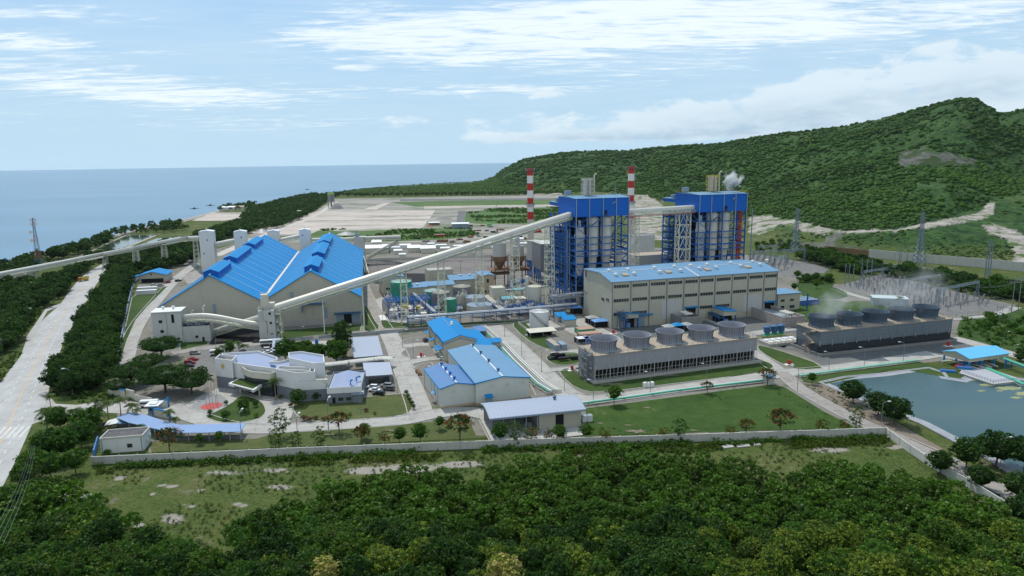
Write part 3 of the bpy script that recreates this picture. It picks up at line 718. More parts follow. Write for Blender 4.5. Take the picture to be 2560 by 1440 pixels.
lawn([(690,850),(900,828),(905,810),(690,828)],'lawn',0)
lawn([(450,876),(520,862),(520,850),(450,856)],'lawn',0)
lawn([(880,690),(890,694),(912,690),(905,660),(880,652)],'lawn',1)
lawn([(330,745),(345,735),(420,715),(404,732),(370,765),(340,800),(318,850),(296,920),(290,915),(318,800)],'lawn',0)
lawn([(1275,808),(1310,804),(1330,822),(1395,858),(1420,872),(1385,876),(1350,868),(1310,845)],'lawn',1)
lawn([(1362,890),(1400,882),(1450,882),(1456,908),(1400,916),(1372,905)],'lawn',1)
lawn([(1396,925),(1450,918),(1460,950),(1900,900),(1930,910),(1935,922),(1880,936),(1700,958),(1490,984),(1440,972),(1408,945)],'lawn',1)
lawn([(1890,862),(1935,872),(2075,920),(2000,926),(1960,914),(1900,880)],'lawn',1)
lawn([(1280,958),(1322,945),(1375,985),(1340,990),(1325,960)],'gravel',0)
lawn([(990,822),(1480,795),(1330,800),(1060,812)],'lawn',0,False)
lawn([(1990,700),(2080,690),(2090,712),(2040,750),(2000,740)],'meadow',1,False)
lawn([(1990,698),(2086,718),(2128,738),(2090,750),(2000,746)],'meadow',1,False)
lawn([(2120,772),(2180,792),(2330,802),(2330,792),(2240,778),(2180,770)],'meadow',0,False)
lawn([(2000,752),(2050,750),(2110,752),(2130,770),(2100,800),(2050,830),(1960,770)],'meadow',1,False)
lawn([(2100,760),(2150,750),(2220,765),(2240,790),(2150,790)],'meadow',1,False)
lawn([(2400,800),(2500,790),(2560,770),(2640,800),(2640,900),(2500,870),(2420,848),(2390,835)],'meadow',1,False)
lawn([(2000,942),(2060,934),(2300,905),(2330,915),(2440,935),(2400,950),(2240,922),(2060,962),(2010,955)],'lawn',0,False)
lawn([(2010,960),(2060,962),(2110,985),(2360,1125),(2340,1128),(2210,1070),(2080,1008)],'soil',0,False)
def kerbs():
 b=MB()
 for pts,closed in KERBS:
  n=len(pts)
  for i in range(n if closed else n-1):
   p,q=pts[i],pts[(i+1) % n]
   if (q-p).length<.05:continue
   b.bar((p.x,p.y,.10),(q.x,q.y,.10),.32,.26)
 tag(b.build('kerb','conc'),kind='structure')
kerbs()
# painted marks
def marks():
 b=MB();z=.125
 for i in range(16):                       # zebra stripes at the junction
  p=G(74-i*15,1066+i*.6);q=G(74-i*15-26,1094+i*.6);d=(q-p);n_=Vector((-d.y,d.x,0)).normalized()*.42
  b.add([(p.x-n_.x,p.y-n_.y,z),(q.x-n_.x,q.y-n_.y,z),(q.x+n_.x,q.y+n_.y,z),(p.x+n_.x,p.y+n_.y,z)],[(0,1,2,3)])
 p,q=G(66,1092),G(-80,1102);b.bar((p.x,p.y,z-.03),(q.x,q.y,z-.03),.4,.05)
 def dash(path,L,gap,wd):
  pts=[G(x,y) for x,y in path];acc=0;on=True;left=L
  for a,c in zip(pts[:-1],pts[1:]):
   d=(c-a).length;t=0
   while t<d:
    s=min(left,d-t)
    if on:
     p_=a.lerp(c,t/d);q_=a.lerp(c,(t+s)/d);b.bar((p_.x,p_.y,z-.02),(q_.x,q_.y,z-.02),wd,.04)
    t+=s;left -= s
    if left<=1e-6:on=not on;left=L if on else gap
 dash([(0,1160),(22,1112),(72,1012),(96,942),(130,860),(180,770),(226,712),(258,672)],3,5,.3)
 dash([(-20,1040),(24,990),(64,915),(106,850),(150,790)],3,5,.3)
 tag(b.build('road_marking','marking'),kind='structure')
 c=MB();pts=[G(x,y) for x,y in [(-60,1190),(0,1108),(18,1070),(48,1000),(84,918),(118,850),(160,785),(205,725),(248,678)]]
 for a,d in zip(pts[:-1],pts[1:]):c.bar((a.x,a.y,z-.02),(d.x,d.y,z-.02),.35,.04)
 tag(c.build('centre_line','marking_yellow'),kind='structure')
marks()
# reservoir
RES=[(2048,957),(2110,943),(2200,935),(2322,920),(2360,932),(2370,945),(2402,950),(2420,940),(2400,925),(2640,960),(2700,1300),(2470,1150),(2300,1060),(2170,1010)]
def reservoir():
 rim=pxpoly(RES);c=Vector((sum(p[0] for p in rim)/len(rim),sum(p[1] for p in rim)/len(rim)))
 b=MB()
 n=len(rim);inner=[]
 for i in range(n):
  a,p,q=Vector(rim[i-1]),Vector(rim[i]),Vector(rim[(i+1) % n])
  t=((p-a).normalized()+(q-p).normalized()).normalized();nn=Vector((-t.y,t.x))
  if not inpoly(np.array([(p+nn).x]),np.array([(p+nn).y]),rim)[0]:nn=-nn
  inner.append(p+nn*3.4)
 for i in range(n):
  p,q=rim[i],rim[(i+1) % n];pi,qi=inner[i],inner[(i+1) % n]
  b.add([(p[0],p[1],.25),(q[0],q[1],.25),(qi.x,qi.y,.17),(pi.x,pi.y,.17)],[(0,1,2,3)])
  b.bar((p[0],p[1],.22),(q[0],q[1],.22),.7,.3)
 tag(b.build('reservoir_bank','bank'),kind='structure')
 water('reservoir_water',rim,.16,(.034,.075,.080),.22,.4,.07,((.06,.10,.085),.02,.45,.75),.4)
 # algae mats drifting off the deck
 mt=gmat('algae',(.20,.22,.11),(.26,.27,.15),None,.05,.3,2.0)
 k=MB()
 for cx,cy,rx,ry in ((2420,950,26,4),(2470,963,30,3.5),(2520,972,34,5),(2560,985,30,6),(2452,978,12,2.2),(2498,978,10,1.8),(2540,995,18,3),(2400,946,16,2.5),(2380,942,8,1.5)):
  pts=[]
  for j in range(22):
   a=2*math.pi*j/22;r_=rnd.uniform(.62,1.15);pts.append((cx+math.cos(a)*rx*r_,cy+math.sin(a)*ry*r_))
  k.sheet(pxpoly(pts),.172+.003*rnd.random())
 tag(k.build('algae_mat','algae'),kind='stuff',label='yellow green algae drifting on the reservoir by the deck')
gmat('bank',(.30,.31,.33),(.24,.25,.28),None,.05,.3,2.0,k2=.25)
reservoir()
def patches():
 for (cx,cy,rx,ry) in ((1590,1080,26,5),(1572,1065,12,2),(1760,1086,26,4),(1617,1021,9,2),(1735,1078,12,2),(1500,1060,8,2),(820,1088,40,2),(980,1078,30,2),(1640,940,50,3),(1760,922,40,3),(1530,962,40,3)):
  pts=[]
  for j in range(26):a=2*math.pi*j/26;r_=rnd.uniform(.45,1.2);pts.append((cx+math.cos(a)*rx*r_,cy+math.sin(a)*ry*r_))
  b=MB();b.sheet(pxpoly(pts),.31);tag(b.build('worn_patch','worn'),kind='structure')
gmat('worn',(.13,.115,.075),(.20,.17,.12),None,.3,1.2,4.0)
patches()
for poly in ([(250,622),(322,588),(400,588),(372,596),(285,628)],[(290,640),(330,620),(392,596),(470,590),(440,605),(340,640)]):
 water('pond_water',pxpoly(poly),.10,(.03,.055,.035),.08,.3,.08,((.04,.065,.04),.01,.4,.7),.5)
ribbon('pond_dyke',[(205,640),(262,612),(315,589),(400,586)],2.5,.35,'beach',0,False)
ribbon('pond_dyke',[(275,637),(335,612),(390,589),(455,587)],3,.35,'beach',0,False)
ribbon('beach_strip',[(-100,700),(0,672),(60,644),(150,622),(250,601),(360,569),(480,545),(560,524),(640,511)],10,.06,'beach',0,False)
# ------------------------------------------------------------------ shared builders
AX=R(16.2)
def along(fr,px,v=0.0,z=0.0):     # u on the line v = const of a frame seen at photo column px
 lo,hi=-400.,600.
 for _ in range(50):
  m_=(lo+hi)/2
  if P(fr.w(m_,v,z))[0]<px:lo=m_
  else:hi=m_
 return lo
def deep(fr,px,u=0.0,z=0.0):      # v on the line u = const seen at photo column px
 best=min((abs(P(fr.w(u,v,z))[0]-px),v) for v in np.linspace(-30,260,1500));return float(best[1])
def lattice(mb,c,h,w0,w1,n,t=.22,rz=AX,z0=0.0,cross='x',wy=None,leg=1.5):
 """four-legged braced tower, c = centre on the ground"""
 ca,sa=math.cos(rz),math.sin(rz);ky=wy or 1.0
 def cr(i,k):
  f_=k/n;w=w0+(w1-w0)*f_;sx,sy=((-1,-1),(1,-1),(1,1),(-1,1))[i]
  x,y=sx*w/2,sy*w/2*ky;return Vector((c[0]+x*ca-y*sa,c[1]+x*sa+y*ca,z0+(h-z0)*f_))
 for i in range(4):mb.bar(cr(i,0),cr(i,n),t*leg)
 for k in range(n):
  for i in range(4):
   j=(i+1) % 4
   mb.bar(cr(i,k+1),cr(j,k+1),t)
   if cross=='x':mb.bar(cr(i,k),cr(j,k+1),t*.8);mb.bar(cr(j,k),cr(i,k+1),t*.8)
   elif cross=='k':
    m_=(cr(i,k+1)+cr(j,k+1))/2;mb.bar(cr(i,k),m_,t*.8);mb.bar(cr(j,k),m_,t*.8)
   else:
    a,b_=(i,j) if k % 2 else (j,i);mb.bar(cr(a,k),cr(b_,k+1),t*.8)
def rail(mb,pts,h=1.1,t=.06,gap=3.0,mid=True):
 for a,b_ in zip(pts[:-1],pts[1:]):
  a,b_=Vector(a),Vector(b_);d=(b_-a).length;n=max(1,int(d/gap));H=Vector((0,0,h))
  mb.bar(a+H,b_+H,t)
  if mid:mb.bar(a+H*.5,b_+H*.5,t*.8)
  for i in range(n+1):p=a.lerp(b_,i/n);mb.bar(p,p+H,t)
def bld(name,label,cat,p1,p2,W,ze,zr=None,axis='x',wall='beige',roof='blue_roof',ang=None,base=None,over=.6,cap=None,wins=(),doors=(),vent=(),z=0.0,ridge_at=.5,rth=.25,group=None,zpix=0.0,L=None,parapet=None):
 fr=F(p1,p2,None,zpix,ang);L=L or fr.L
 t=thing(name,label,cat,(fr.o.x,fr.o.y,z),fr.rz,group)
 if zr is None:
  b=MB();b.box(0,0,0,L,W,ze);wl=b.build('wall',wall,t)
  if parapet:
   r_=MB();r_.box(.3,.3,ze,L-.3,W-.3,ze+.06);r_.build('roof',roof,t)
   c=MB();h=parapet
   for q in ((0,0,L,.25),(0,W-.25,L,W),(0,.25,.25,W-.25),(L-.25,.25,L,W-.25)):c.box(q[0],q[1],ze,q[2],q[3],ze+h)
   c.build('parapet',wall,t)
  else:
   r_=MB();r_.box(-over,-over,ze,L+over,W+over,ze+rth);r_.build('roof',roof,t)
 else:
  gable_walls(t,L,W,ze,zr,axis,wall,base=base,ridge_at=ridge_at)
  roof_slabs(t,L,W,ze,zr,axis,over,rth,roof,ridge_at,cap)
 if wins:windows(t,[(f_,o_,a,z0,wd,hg,'window') for (f_,o_,a,z0,wd,hg) in wins])
 for (f_,o_,a,z0,wd,hg,mt) in doors:
  d=MB()
  if f_=='y':d.box(a,o_-.06,z0,a+wd,o_+.06,z0+hg)
  else:d.box(o_-.06,a,z0,o_+.06,a+wd,z0+hg)
  d.build('door',mt,t)
 if vent:vents(t,vent)
 return t,fr,L
# ------------------------------------------------------------------ twin coal storage hall
HZ=14.3
HF=F((400,766),(901,740),(511,640),HZ);HL,HW=HF.L,HF.W
def storage_hall():
 t=thing('storage_hall','huge twin-gabled coal storage hall with bright blue roof and beige front','storage hall',HF.o,HF.rz)
 q=HL/4;zr=(ZAT(HF.w(q,0),690)+ZAT(HF.w(3*q,0),676))/2
 b=MB();h=HL/2
 b.add([(0,0,0),(HL,0,0),(HL,0,HZ),(3*q,0,zr),(h,0,HZ),(q,0,zr),(0,0,HZ)],[(0,1,2,3,4,5,6)])
 b.add([(0,HW,0),(HL,HW,0),(HL,HW,HZ),(3*q,HW,zr),(h,HW,HZ),(q,HW,zr),(0,HW,HZ)],[(6,5,4,3,2,1,0)])
 b.quad((0,HW,0),(0,0,0),(0,0,HZ),(0,HW,HZ));b.quad((HL,0,0),(HL,HW,0),(HL,HW,HZ),(HL,0,HZ))
 wl=b.build('wall','beige_hall',t)
 c=MB();c.box(0,-.12,0,HL,0,3.2);c.box(-.12,0,0,0,HW,3.2);c.box(HL,0,0,HL+.12,HW,3.2);c.build('plinth','conc',wl)
 for s in (0,1):
  x0=s*h;e=.9 if s==0 else 0;e2=0 if s==0 else .9;sl=(zr-HZ)/q
  r_=MB()
  r_.add([(x0-e,-.9,HZ-e*sl),(x0+q,-.9,zr),(x0+q,HW+.9,zr),(x0-e,HW+.9,HZ-e*sl),(x0-e,-.9,HZ-e*sl+.35),(x0+q,-.9,zr+.35),(x0+q,HW+.9,zr+.35),(x0-e,HW+.9,HZ-e*sl+.35)],[(0,3,2,1),(4,5,6,7),(0,1,5,4),(1,2,6,5),(2,3,7,6),(3,0,4,7)])
  r_.add([(x0+q,-.9,zr),(x0+h+e2,-.9,HZ-e2*sl),(x0+h+e2,HW+.9,HZ-e2*sl),(x0+q,HW+.9,zr),(x0+q,-.9,zr+.35),(x0+h+e2,-.9,HZ-e2*sl+.35),(x0+h+e2,HW+.9,HZ-e2*sl+.35),(x0+q,HW+.9,zr+.35)],[(0,3,2,1),(4,5,6,7),(0,1,5,4),(1,2,6,5),(2,3,7,6),(3,0,4,7)])
  ro=r_.build('roof','blue_roof',t)
  k=MB();n=13
  for i in range(1,n):
   y=HW*i/n
   k.bar((x0+.4,y,HZ+.42+.4*sl),(x0+q-.1,y,zr+.42),.42,.12);k.bar((x0+q+.1,y,zr+.42),(x0+h-.4,y,HZ+.42+.4*sl),.42,.12)
  k.bar((x0+q,-.9,zr+.45),(x0+q,HW+.9,zr+.45),.5,.16)
  k.build('translucent_strip',mat('roof_light_strip',(.38,.50,.58),.5,0,.15,.5),ro)
  rows=((681,657),(647,620),(614,598)) if s==0 else ((668,646),(636,611),(607,591))
  rx=(519,690,590,594) if s==0 else (776,676,762,587)
  for (ya,yb) in rows:
   vv=[]
   for y_ in (ya,yb):
    x_=rx[0]+(rx[2]-rx[0])*(y_-rx[1])/(rx[3]-rx[1]);vv.append(HF.px(x_,y_,zr+1.2)[1])
   v0,v1=vv;v0=max(v0,3);v1=min(v1,HW-2)
   m_=MB();cx=x0+q;wv=3.6
   m_.add([(cx-wv,v0,zr-1.9),(cx+wv,v0,zr-1.9),(cx+wv,v0,zr+1.2),(cx,v0,zr+2.6),(cx-wv,v0,zr+1.2),(cx-wv,v1,zr-1.9),(cx+wv,v1,zr-1.9),(cx+wv,v1,zr+1.2),(cx,v1,zr+2.6),(cx-wv,v1,zr+1.2)],
    [(0,1,2,3,4),(9,8,7,6,5),(1,6,7,2),(5,0,4,9)])
   mo=m_.build('roof_monitor','blue_clad',t)
   k2=MB()
   for sg in (-1,1):k2.add([(cx,v0-.5,zr+2.65),(cx+sg*(wv+.5),v0-.5,zr+1.05),(cx+sg*(wv+.5),v1+.5,zr+1.05),(cx,v1+.5,zr+2.65),(cx,v0-.5,zr+2.85),(cx+sg*(wv+.5),v0-.5,zr+1.25),(cx+sg*(wv+.5),v1+.5,zr+1.25),(cx,v1+.5,zr+2.85)],[(0,3,2,1),(4,5,6,7),(0,1,5,4),(1,2,6,5),(2,3,7,6),(3,0,4,7)])
   k2.build('roof','blue_roof',mo)
 g_=MB();g_.box(h-.7,-.6,HZ+.3,h+.7,HW,HZ+.9);g_.build('valley_gutter',mat('rusty_gutter',(.55,.52,.48),.7,0,.3,.6,.7,(.30,.17,.10)),t)
 for (x0,x1,ytop,mt) in ((861,880,784,'dark'),(613,640,815,'dark')):
  a,b_=along(HF,x0),along(HF,x1);zt=ZAT(HF.w((a+b_)/2,0),ytop)
  d=MB();d.box(a,-.3,0,b_,-.14,zt);dd=d.build('doorway',mt,t)
  each('sliding_door','container_grey',t,[('b',b_+.1,-.5,0,b_+4.2,-.32,zt),('b',a-3.6,-.5,0,a-.1,-.32,zt)])
  c=MB();c.box(a-5,-2.2,zt+.3,b_+5,0,zt+.9);c.build('canopy','blue_dull',t)
 d=MB();a=along(HF,758);d.box(a,-1.6,11.2,a+11.5,0,11.9);d.box(a,-1.5,7.4,a+.3,0,11.2);d.build('canopy','blue_dull',t)
 for x0,y0,y1 in ((536,760,805),(811,768,812),(730,730,730)):
  a=along(HF,x0);z1=ZAT(HF.w(a,0),y0);z0=ZAT(HF.w(a,0),y1) if y1>y0 else z1-3
  d=MB();d.box(a,-.2,max(z0,3.3),a+1.9,0,z1);d.build('wall_panel','container_grey',t)
 each('downpipe','beige',t,[('b',u-.15,-.28,3.2,u+.15,-.05,HZ-.2) for u in (0.4,q,h-.5,h+.5,3*q,HL-.4)]+[('b',HL+.1,HW*i/12-.15,0,HL+.35,HW*i/12+.15,HZ-.3) for i in range(1,12)])
 return zr
HZR=storage_hall()
def coal():
 b=MB()
 for i in range(9):
  c=G(560+rnd.random()*120,846+rnd.random()*12);r_=rnd.uniform(1.5,3.2);b.lathe((c.x,c.y,0),[(r_,0),(r_*.7,r_*.28),(r_*.3,r_*.52),(0.05,r_*.6)],11,cap1=False)
 tag(b.build('coal_spill','coal'),kind='stuff')
coal()
# ------------------------------------------------------------------ conveyors and their towers
def conveyor(label,pts,wd=4.6,ht=2.6,twin=True,group=None,red=False,mt='tube',hood=True,posts=()):
 pts=[Vector(p) for p in pts];b0=pts[0]
 t=thing('conveyor_gallery',label,'conveyor',(b0.x,b0.y,0),0,group)
 def frame_at(i):
  d=(pts[min(i+1,len(pts)-1)]-pts[max(i-1,0)]);s=Vector((d.y,-d.x,0)).normalized();return s
 n_h=2 if twin else 1;hw=wd/n_h
 for k in range(n_h):
  b=MB();off=(k-(n_h-1)/2)*hw;m_=9;vs=[]
  for i,p in enumerate(pts):
   s=frame_at(i);c=p+s*off
   for j in range(m_):
    a=math.pi*(-.12+1.24*j/(m_-1));vs.append(c+s*math.cos(a)*hw*.46+Vector((0,0,ht*.34+math.sin(a)*ht*.62)))
  fs=[(i*m_+j,i*m_+j+1,(i+1)*m_+j+1,(i+1)*m_+j) for i in range(len(pts)-1) for j in range(m_-1)]
  fs+=[tuple(range(m_)),tuple(range((len(pts))*m_-1,(len(pts)-1)*m_-1,-1))]
  b.add(vs,fs);b.build('hood',mt,t,world=True,smooth=True)
 b=MB();r_=MB()
 for i in range(len(pts)-1):
  p,q=pts[i],pts[i+1];s=frame_at(i);n=max(1,round((q-p).length/3.2));dn=Vector((0,0,-1.5))
  for sg in (-1,1):
   e=s*sg*(wd/2+.25)
   b.bar(p+e,q+e,.24);b.bar(p+e+dn,q+e+dn,.22)
   for k in range(n):
    a,c=p.lerp(q,k/n)+e,p.lerp(q,(k+1)/n)+e
    b.bar(a,c+dn,.13);b.bar(c,c+dn,.13)
  e1,e2=s*(wd/2+.9),s*(-wd/2-.9);b.para(p+e1-Vector((0,0,1.5)),q-p,e2-e1,(0,0,.12))
  ez=s*(wd/2+1.0);rail(r_,[p+ez-Vector((0,0,1.4)),q+ez-Vector((0,0,1.4))],1.1,.08,3.0)
  if red:b2=MB();b2.bar(p+ez-Vector((0,0,1.9)),q+ez-Vector((0,0,1.9)),.28);b2.build('fire_main','red',t,world=True)
 b.build('truss','ivory_steel',t,world=True);r_.build('handrail','ivory_steel',t,world=True)
 return t
TT=G(676,848)                                       # big transfer tower in front of the hall
BF=F((1439,768),None,ang=AX)                      # first boiler, front left column
BL=32.5
BW,BW2=deep(BF,1398,0,55),deep(BF,1376,0,55)
def pt_on(p_xy,ypx):return Vector((p_xy[0],p_xy[1],ZAT(p_xy,ypx)))
A0=Vector((TT.x+2,TT.y+3,0));A0.z=ZAT(A0,775)
A1=BF.w(-1.5,6);A1.z=ZAT(A1,541)
conveyor('long white twin-hood coal conveyor climbing from the front tower to the nearer boiler',[A0,A1],4.8,2.7,True,red=False)
LOWEND=HF.w(along(HF,528,-12),-12,1.2)
conveyor('low covered conveyor rising out of the pit under the hall front to the tower',[LOWEND,Vector((A0.x-3,A0.y-1.5,ZAT(A0,790)))],4.2,2.4,True)
def trestle(label,px,py,zt,w0=4.6,w1=3.4,group='lattice trestles under the long conveyor',n=None,mt='ivory_steel',rz=AX,loc=None,cross='z',wy=1.0,t_=.2):
 g=loc or G(px,py);t=thing('conveyor_trestle',label,'trestle',g,0,group)
 b=MB();n=n or max(3,round(zt/3.6));lattice(b,(0,0),zt,w0,w1,n,t_,rz,0.3,cross,wy);b.build('lattice_frame',mt,t)
 fb=[]
 for sx in (-1,1):
  for sy in (-1,1):
   x,y=sx*w0/2,sy*w0/2*wy;fb.append(('b',x*math.cos(rz)-y*math.sin(rz)-.5,x*math.sin(rz)+y*math.cos(rz)-.5,0,x*math.cos(rz)-y*math.sin(rz)+.5,x*math.sin(rz)+y*math.cos(rz)+.5,.45))
 each('footing','conc',t,fb);return t
def line_z(p,a=A0,b=A1):
 d=(b-a).xy;k=(Vector(p).xy-a.xy).dot(d)/d.length_squared;return a.z+(b.z-a.z)*k,a.lerp(b,k)
TR=[(1013,'shortest lattice trestle under the long conveyor, beside the blue steel rack'),(1106,'lattice trestle in front of the green and grey tanks'),(1201,'lattice trestle beside the two flat clarifier tanks'),(1289,'tall lattice trestle among the beige process sheds'),(1374,'tallest lattice trestle under the conveyor, beside the nearer boiler')]
for i,(px,lb) in enumerate(TR):
 k=min(((P(A0.lerp(A1,s).xy.to_3d())[0]-px)**2,s) for s in np.linspace(0,1,800))[1];p=A0.lerp(A1,k)
 trestle(lb,0,0,p.z-1.6,3.8+i*.35,2.9+i*.25,loc=Vector((p.x,p.y,0)),t_=.19)
for px,lb in ((811,'slender A-frame column carrying the conveyor before the beige hall gable'),(911,'slender A-frame column at the right corner of the storage hall')):
 k=min(((P(A0.lerp(A1,s).xy.to_3d())[0]-px)**2,s) for s in np.linspace(0,1,800))[1];p=A0.lerp(A1,k)
 t=thing('conveyor_column',lb,'column',(p.x,p.y,0),AX,'columns under the low end of the conveyor');b=MB()
 for sg in (-1,1):b.bar((0,sg*2.6,0),(0,sg*1.3,p.z-1.5),.5)
 for k2 in range(1,5):z_=(p.z-1.5)*k2/5;b.bar((0,-2.4+k2*.25,z_),(0,2.4-k2*.25,z_),.25)
 b.build('post','ivory_steel',t)
def tower_box(label,c,w,d,h,rz,roof='zinc_roof',wall='white',wins=(),hood=True,group=None,name='transfer_tower'):
 t=thing(name,label,'transfer tower',(c[0],c[1],0),rz,group)
 if hood:
  gable_walls(t,w,d,h,h+.9,'y',wall);roof_slabs(t,w,d,h,h+.9,'y',.25,.2,roof)
  vents(t,[(w/2,d*.4,h+1.4)],.45,'white',.9)
 else:
  b=MB();b.box(0,0,0,w,d,h);b.build('wall',wall,t)
 if wins:windows(t,[(f_,o_,a,z0,wd,hg,'window') for (f_,o_,a,z0,wd,hg) in wins],'glass',None)
 return t
def front_tower():
 w,d=7.6,7.0;rz=HF.rz;o=F((650,852),(692,852),ang=rz).o;h=ZAT(o,778)
 t=thing('transfer_tower','square beige transfer tower where three conveyors meet before the hall','transfer tower',o,rz)
 b=MB();b.box(0,0,0,w,d,h);wl=b.build('wall','white_concrete',t)
 b=MB();b.box(1.2,3.4,h,4.6,6.6,h+7.2);b.box(4.6,3.2,h,7.4,6.8,h+3.0);b.build('head_house','cream',t)
 r_=MB();rail(r_,[(0,0,h),(w,0,h),(w,d,h),(0,d,h),(0,0,h)],1.2,.09,1.6);rail(r_,[(1.2,3.4,h+7.2),(4.6,3.4,h+7.2),(4.6,6.6,h+7.2)],1.2,.09,1.2);r_.build('handrail','ivory_steel',t)
 k=MB()
 for _ in range(12):x,y=rnd.uniform(.6,6),rnd.uniform(.4,2.6);s=rnd.uniform(.4,.9);k.box(x,y,h,x+s,y+s,h+rnd.uniform(.5,1.6))
 k.build('roof_machinery','galv',t)
 windows(t,[('y',0,4.9,12.6,1.1,1.2,'window'),('y',0,5.1,8.0,1.1,1.1,'window'),('y',0,5.2,2.8,1.1,.5,'window')],'dark',None)
 p_=MB();p_.bar((3.8,-.12,3.2),(3.8,-.12,9.6),.16);p_.bar((3.0,-.12,9.6),(3.8,-.12,9.6),.16);p_.build('fire_pipe','red',t)
 p_=MB();p_.bar((1.6,-.1,9),(1.6,-.1,h),.1);p_.bar((2.4,-.1,10),(2.4,-.1,h),.1);p_.build('conduit','galv',t)
 s_=MB();x0=w+.3
 for i in range(9):
  z0=i*2.1;z1=z0+2.1
  if z1>h+1:break
  a,c=(.8,5.6) if i % 2==0 else (5.6,.8)
  s_.para((x0,a,z0),(1.0,0,0),(0,c-a,z1-z0),(0,0,.18));s_.box(x0,c-.6 if c>a else c-.6,z1,x0+2.2,c+.6,z1+.1)
  rail(s_,[(x0+2.2,0,z1),(x0+2.2,d,z1)],1.1,.07,3)
 for y in (0.1,d-.1):s_.bar((x0+2.4,y,0),(x0+2.4,y,h),.26)
 s_.build('stair','ivory_steel',t)
front_tower()
def crusher():
 rz=HF.rz;fr=F((386,862),(455,861),ang=rz);o=fr.o;w=fr.L;h=ZAT(o,783);d=9.5
 t=thing('crusher_house','white flat-roofed crusher building with a low machinery wing, by the perimeter road','industrial building',o,rz)
 b=MB();b.box(0,0,0,w,d,h);wl=b.build('wall','white_concrete',t)
 r_=MB();r_.box(-.4,-.4,h,w+.4,d+.4,h+.4);r_.build('roof','white',t)
 vents(t,[(w*.28,d*.7,h+.5),(w*.65,d*.65,h+.5)],.8,'white',1.3)
 f2=F((457,861),(526,857),ang=rz);w2=f2.L;h2=ZAT(f2.o,821)
 b=MB();b.box(w+.02,.5,0,w+w2,8,h2);b.build('wing','white_concrete',t)
 b=MB();b.box(w+.3,1,h2,w+w2-.4,7.5,h2+.1);b.build('wing_roof','dark',t)
 r_=MB();rail(r_,[(w+.3,.7,h2),(w+w2-.2,.7,h2),(w+w2-.2,7.8,h2)],1.1,.09,1.5);r_.build('handrail','blue_dull',t)
 k=MB()
 for _ in range(22):x,y=rnd.uniform(w+1,w+w2-3),rnd.uniform(1.4,6);s=rnd.uniform(.5,1.4);k.box(x,y,h2,x+s,y+s*.7,h2+rnd.uniform(.6,2.2))
 k.build('roof_machinery','galv',t)
 windows(t,[('y',0,3.0,10.4,1.5,1.4,'window'),('y',0,3.3,5.6,1.5,1.4,'window'),('y',.5,w+5.5,2.0,1.4,1.2,'window')],'dark',None)
 d_=MB();d_.box(w-4.2,-.08,10.2,w-3.0,.02,h-1.2);d_.box(w+8.6,.42,0,w+9.6,.52,2.3);d_.build('door','dark',t)
 c_=MB();c_.box(.6,-2.6,2.6,5.2,0,2.9);c_.build('canopy','blue_dull',t)
 p_=MB();p_.bar((w*.5,-.1,0),(w*.5,-.1,h),.14);p_.build('downpipe','galv',t)
 return t,o,rz,w,h,d,w2,h2
CR=crusher()
crd=F((386,862),(455,861),ang=HF.rz)
c0=crd.w(CR[3]-1,4);c0.z=ZAT(c0,799);c3=F((650,852),(692,852),ang=HF.rz).w(.3,3);c3.z=ZAT(c3,815)
cpath=[]
for i in range(13):
 s=i/12;p=c0.lerp(c3,s);p.z+=3.0*math.sin(math.pi*min(1,s*1.0))*(1-s)*1.2;cpath.append(p)
conveyor('arched white conveyor from the crusher building to the front tower',cpath,2.6,2.2,False,red=False)
def dust_filter(label,px,py,s):
 g=G(px,py);t=thing('dust_filter',label,'dust filter',g,HF.rz,'dust filters behind the crusher wing')
 b=MB();b.box(-1.4*s,-1.2*s,4*s,1.4*s,1.2*s,13*s);b.add([(-1.4*s,-1.2*s,4*s),(1.4*s,-1.2*s,4*s),(1.4*s,1.2*s,4*s),(-1.4*s,1.2*s,4*s),(0,0,1.2*s)],[(1,0,4),(2,1,4),(3,2,4),(0,3,4)]);b.build('filter_body','cream',t)
 c=MB();c.cyl((2.0*s,-.6,0),(2.0*s,-.6,15*s),.45*s,n=10);c.tube([(2*s,-.6,14*s),(2*s,-.6,16.6*s),(2.3*s,-.6,17.4*s),(3.0*s,-.6,17.9*s)],.45*s,10);c.build('exhaust_stack','white',t,smooth=True)
 r_=MB()
 for z in (6,9,12):rail(r_,[(-1.9*s,-1.6*s,z*s),(1.9*s,-1.6*s,z*s),(1.9*s,1.6*s,z*s)],.9,.08,1.2)
 for x in (-1.4,1.4):
  for y in (-1.2,1.2):r_.bar((x*s,y*s,0),(x*s,y*s,4*s),.22)
 r_.build('platform','ivory_steel',t)
dust_filter('taller dust filter with a bent white exhaust stack',506,838,.86)
dust_filter('smaller dust filter nearer the white crusher building',478,838,.72)
# sea conveyor line along the back of the hall
def at_v(px,v):return HF.w(along(HF,px,v),v)
VB=HW+9
SPEC=[(506,541,575,'first white tower of the row behind the hall, where the sea conveyor ends',[('y',0,3.1,.78),('y',0,1.2,.45)]),(592,622,575,'white tower behind the left roof ridge, second of the row',[('y',0,3.4,.84)]),(675,703,574,'white tower above the valley between the two roofs',[('y',0,.9,.8),('y',0,4.4,.68)]),(754,781,571,'white tower behind the right roof ridge',[('y',0,1.4,.85)])]
tw=[]
for (xa,xb,yt,lb,wn) in SPEC:
 a,b_=along(HF,xa,VB),along(HF,xb,VB);o=HF.w(a,VB);h=ZAT(o,yt+5);w_=b_-a
 tower_box(lb,o,w_,w_*.85,h,HF.rz,'zinc_roof','white',[(f_,0,x_*w_/6.0,h*z_,.9,1.1) for (f_,_,x_,z_) in wn],group='white transfer towers behind the storage hall');tw.append((o,w_,h))
mid=lambda i:HF.w(along(HF,(SPEC[i][0]+SPEC[i][1])/2,VB),VB+3)
def zc(p,y):q=Vector(p);q.z=ZAT(p,y);return q
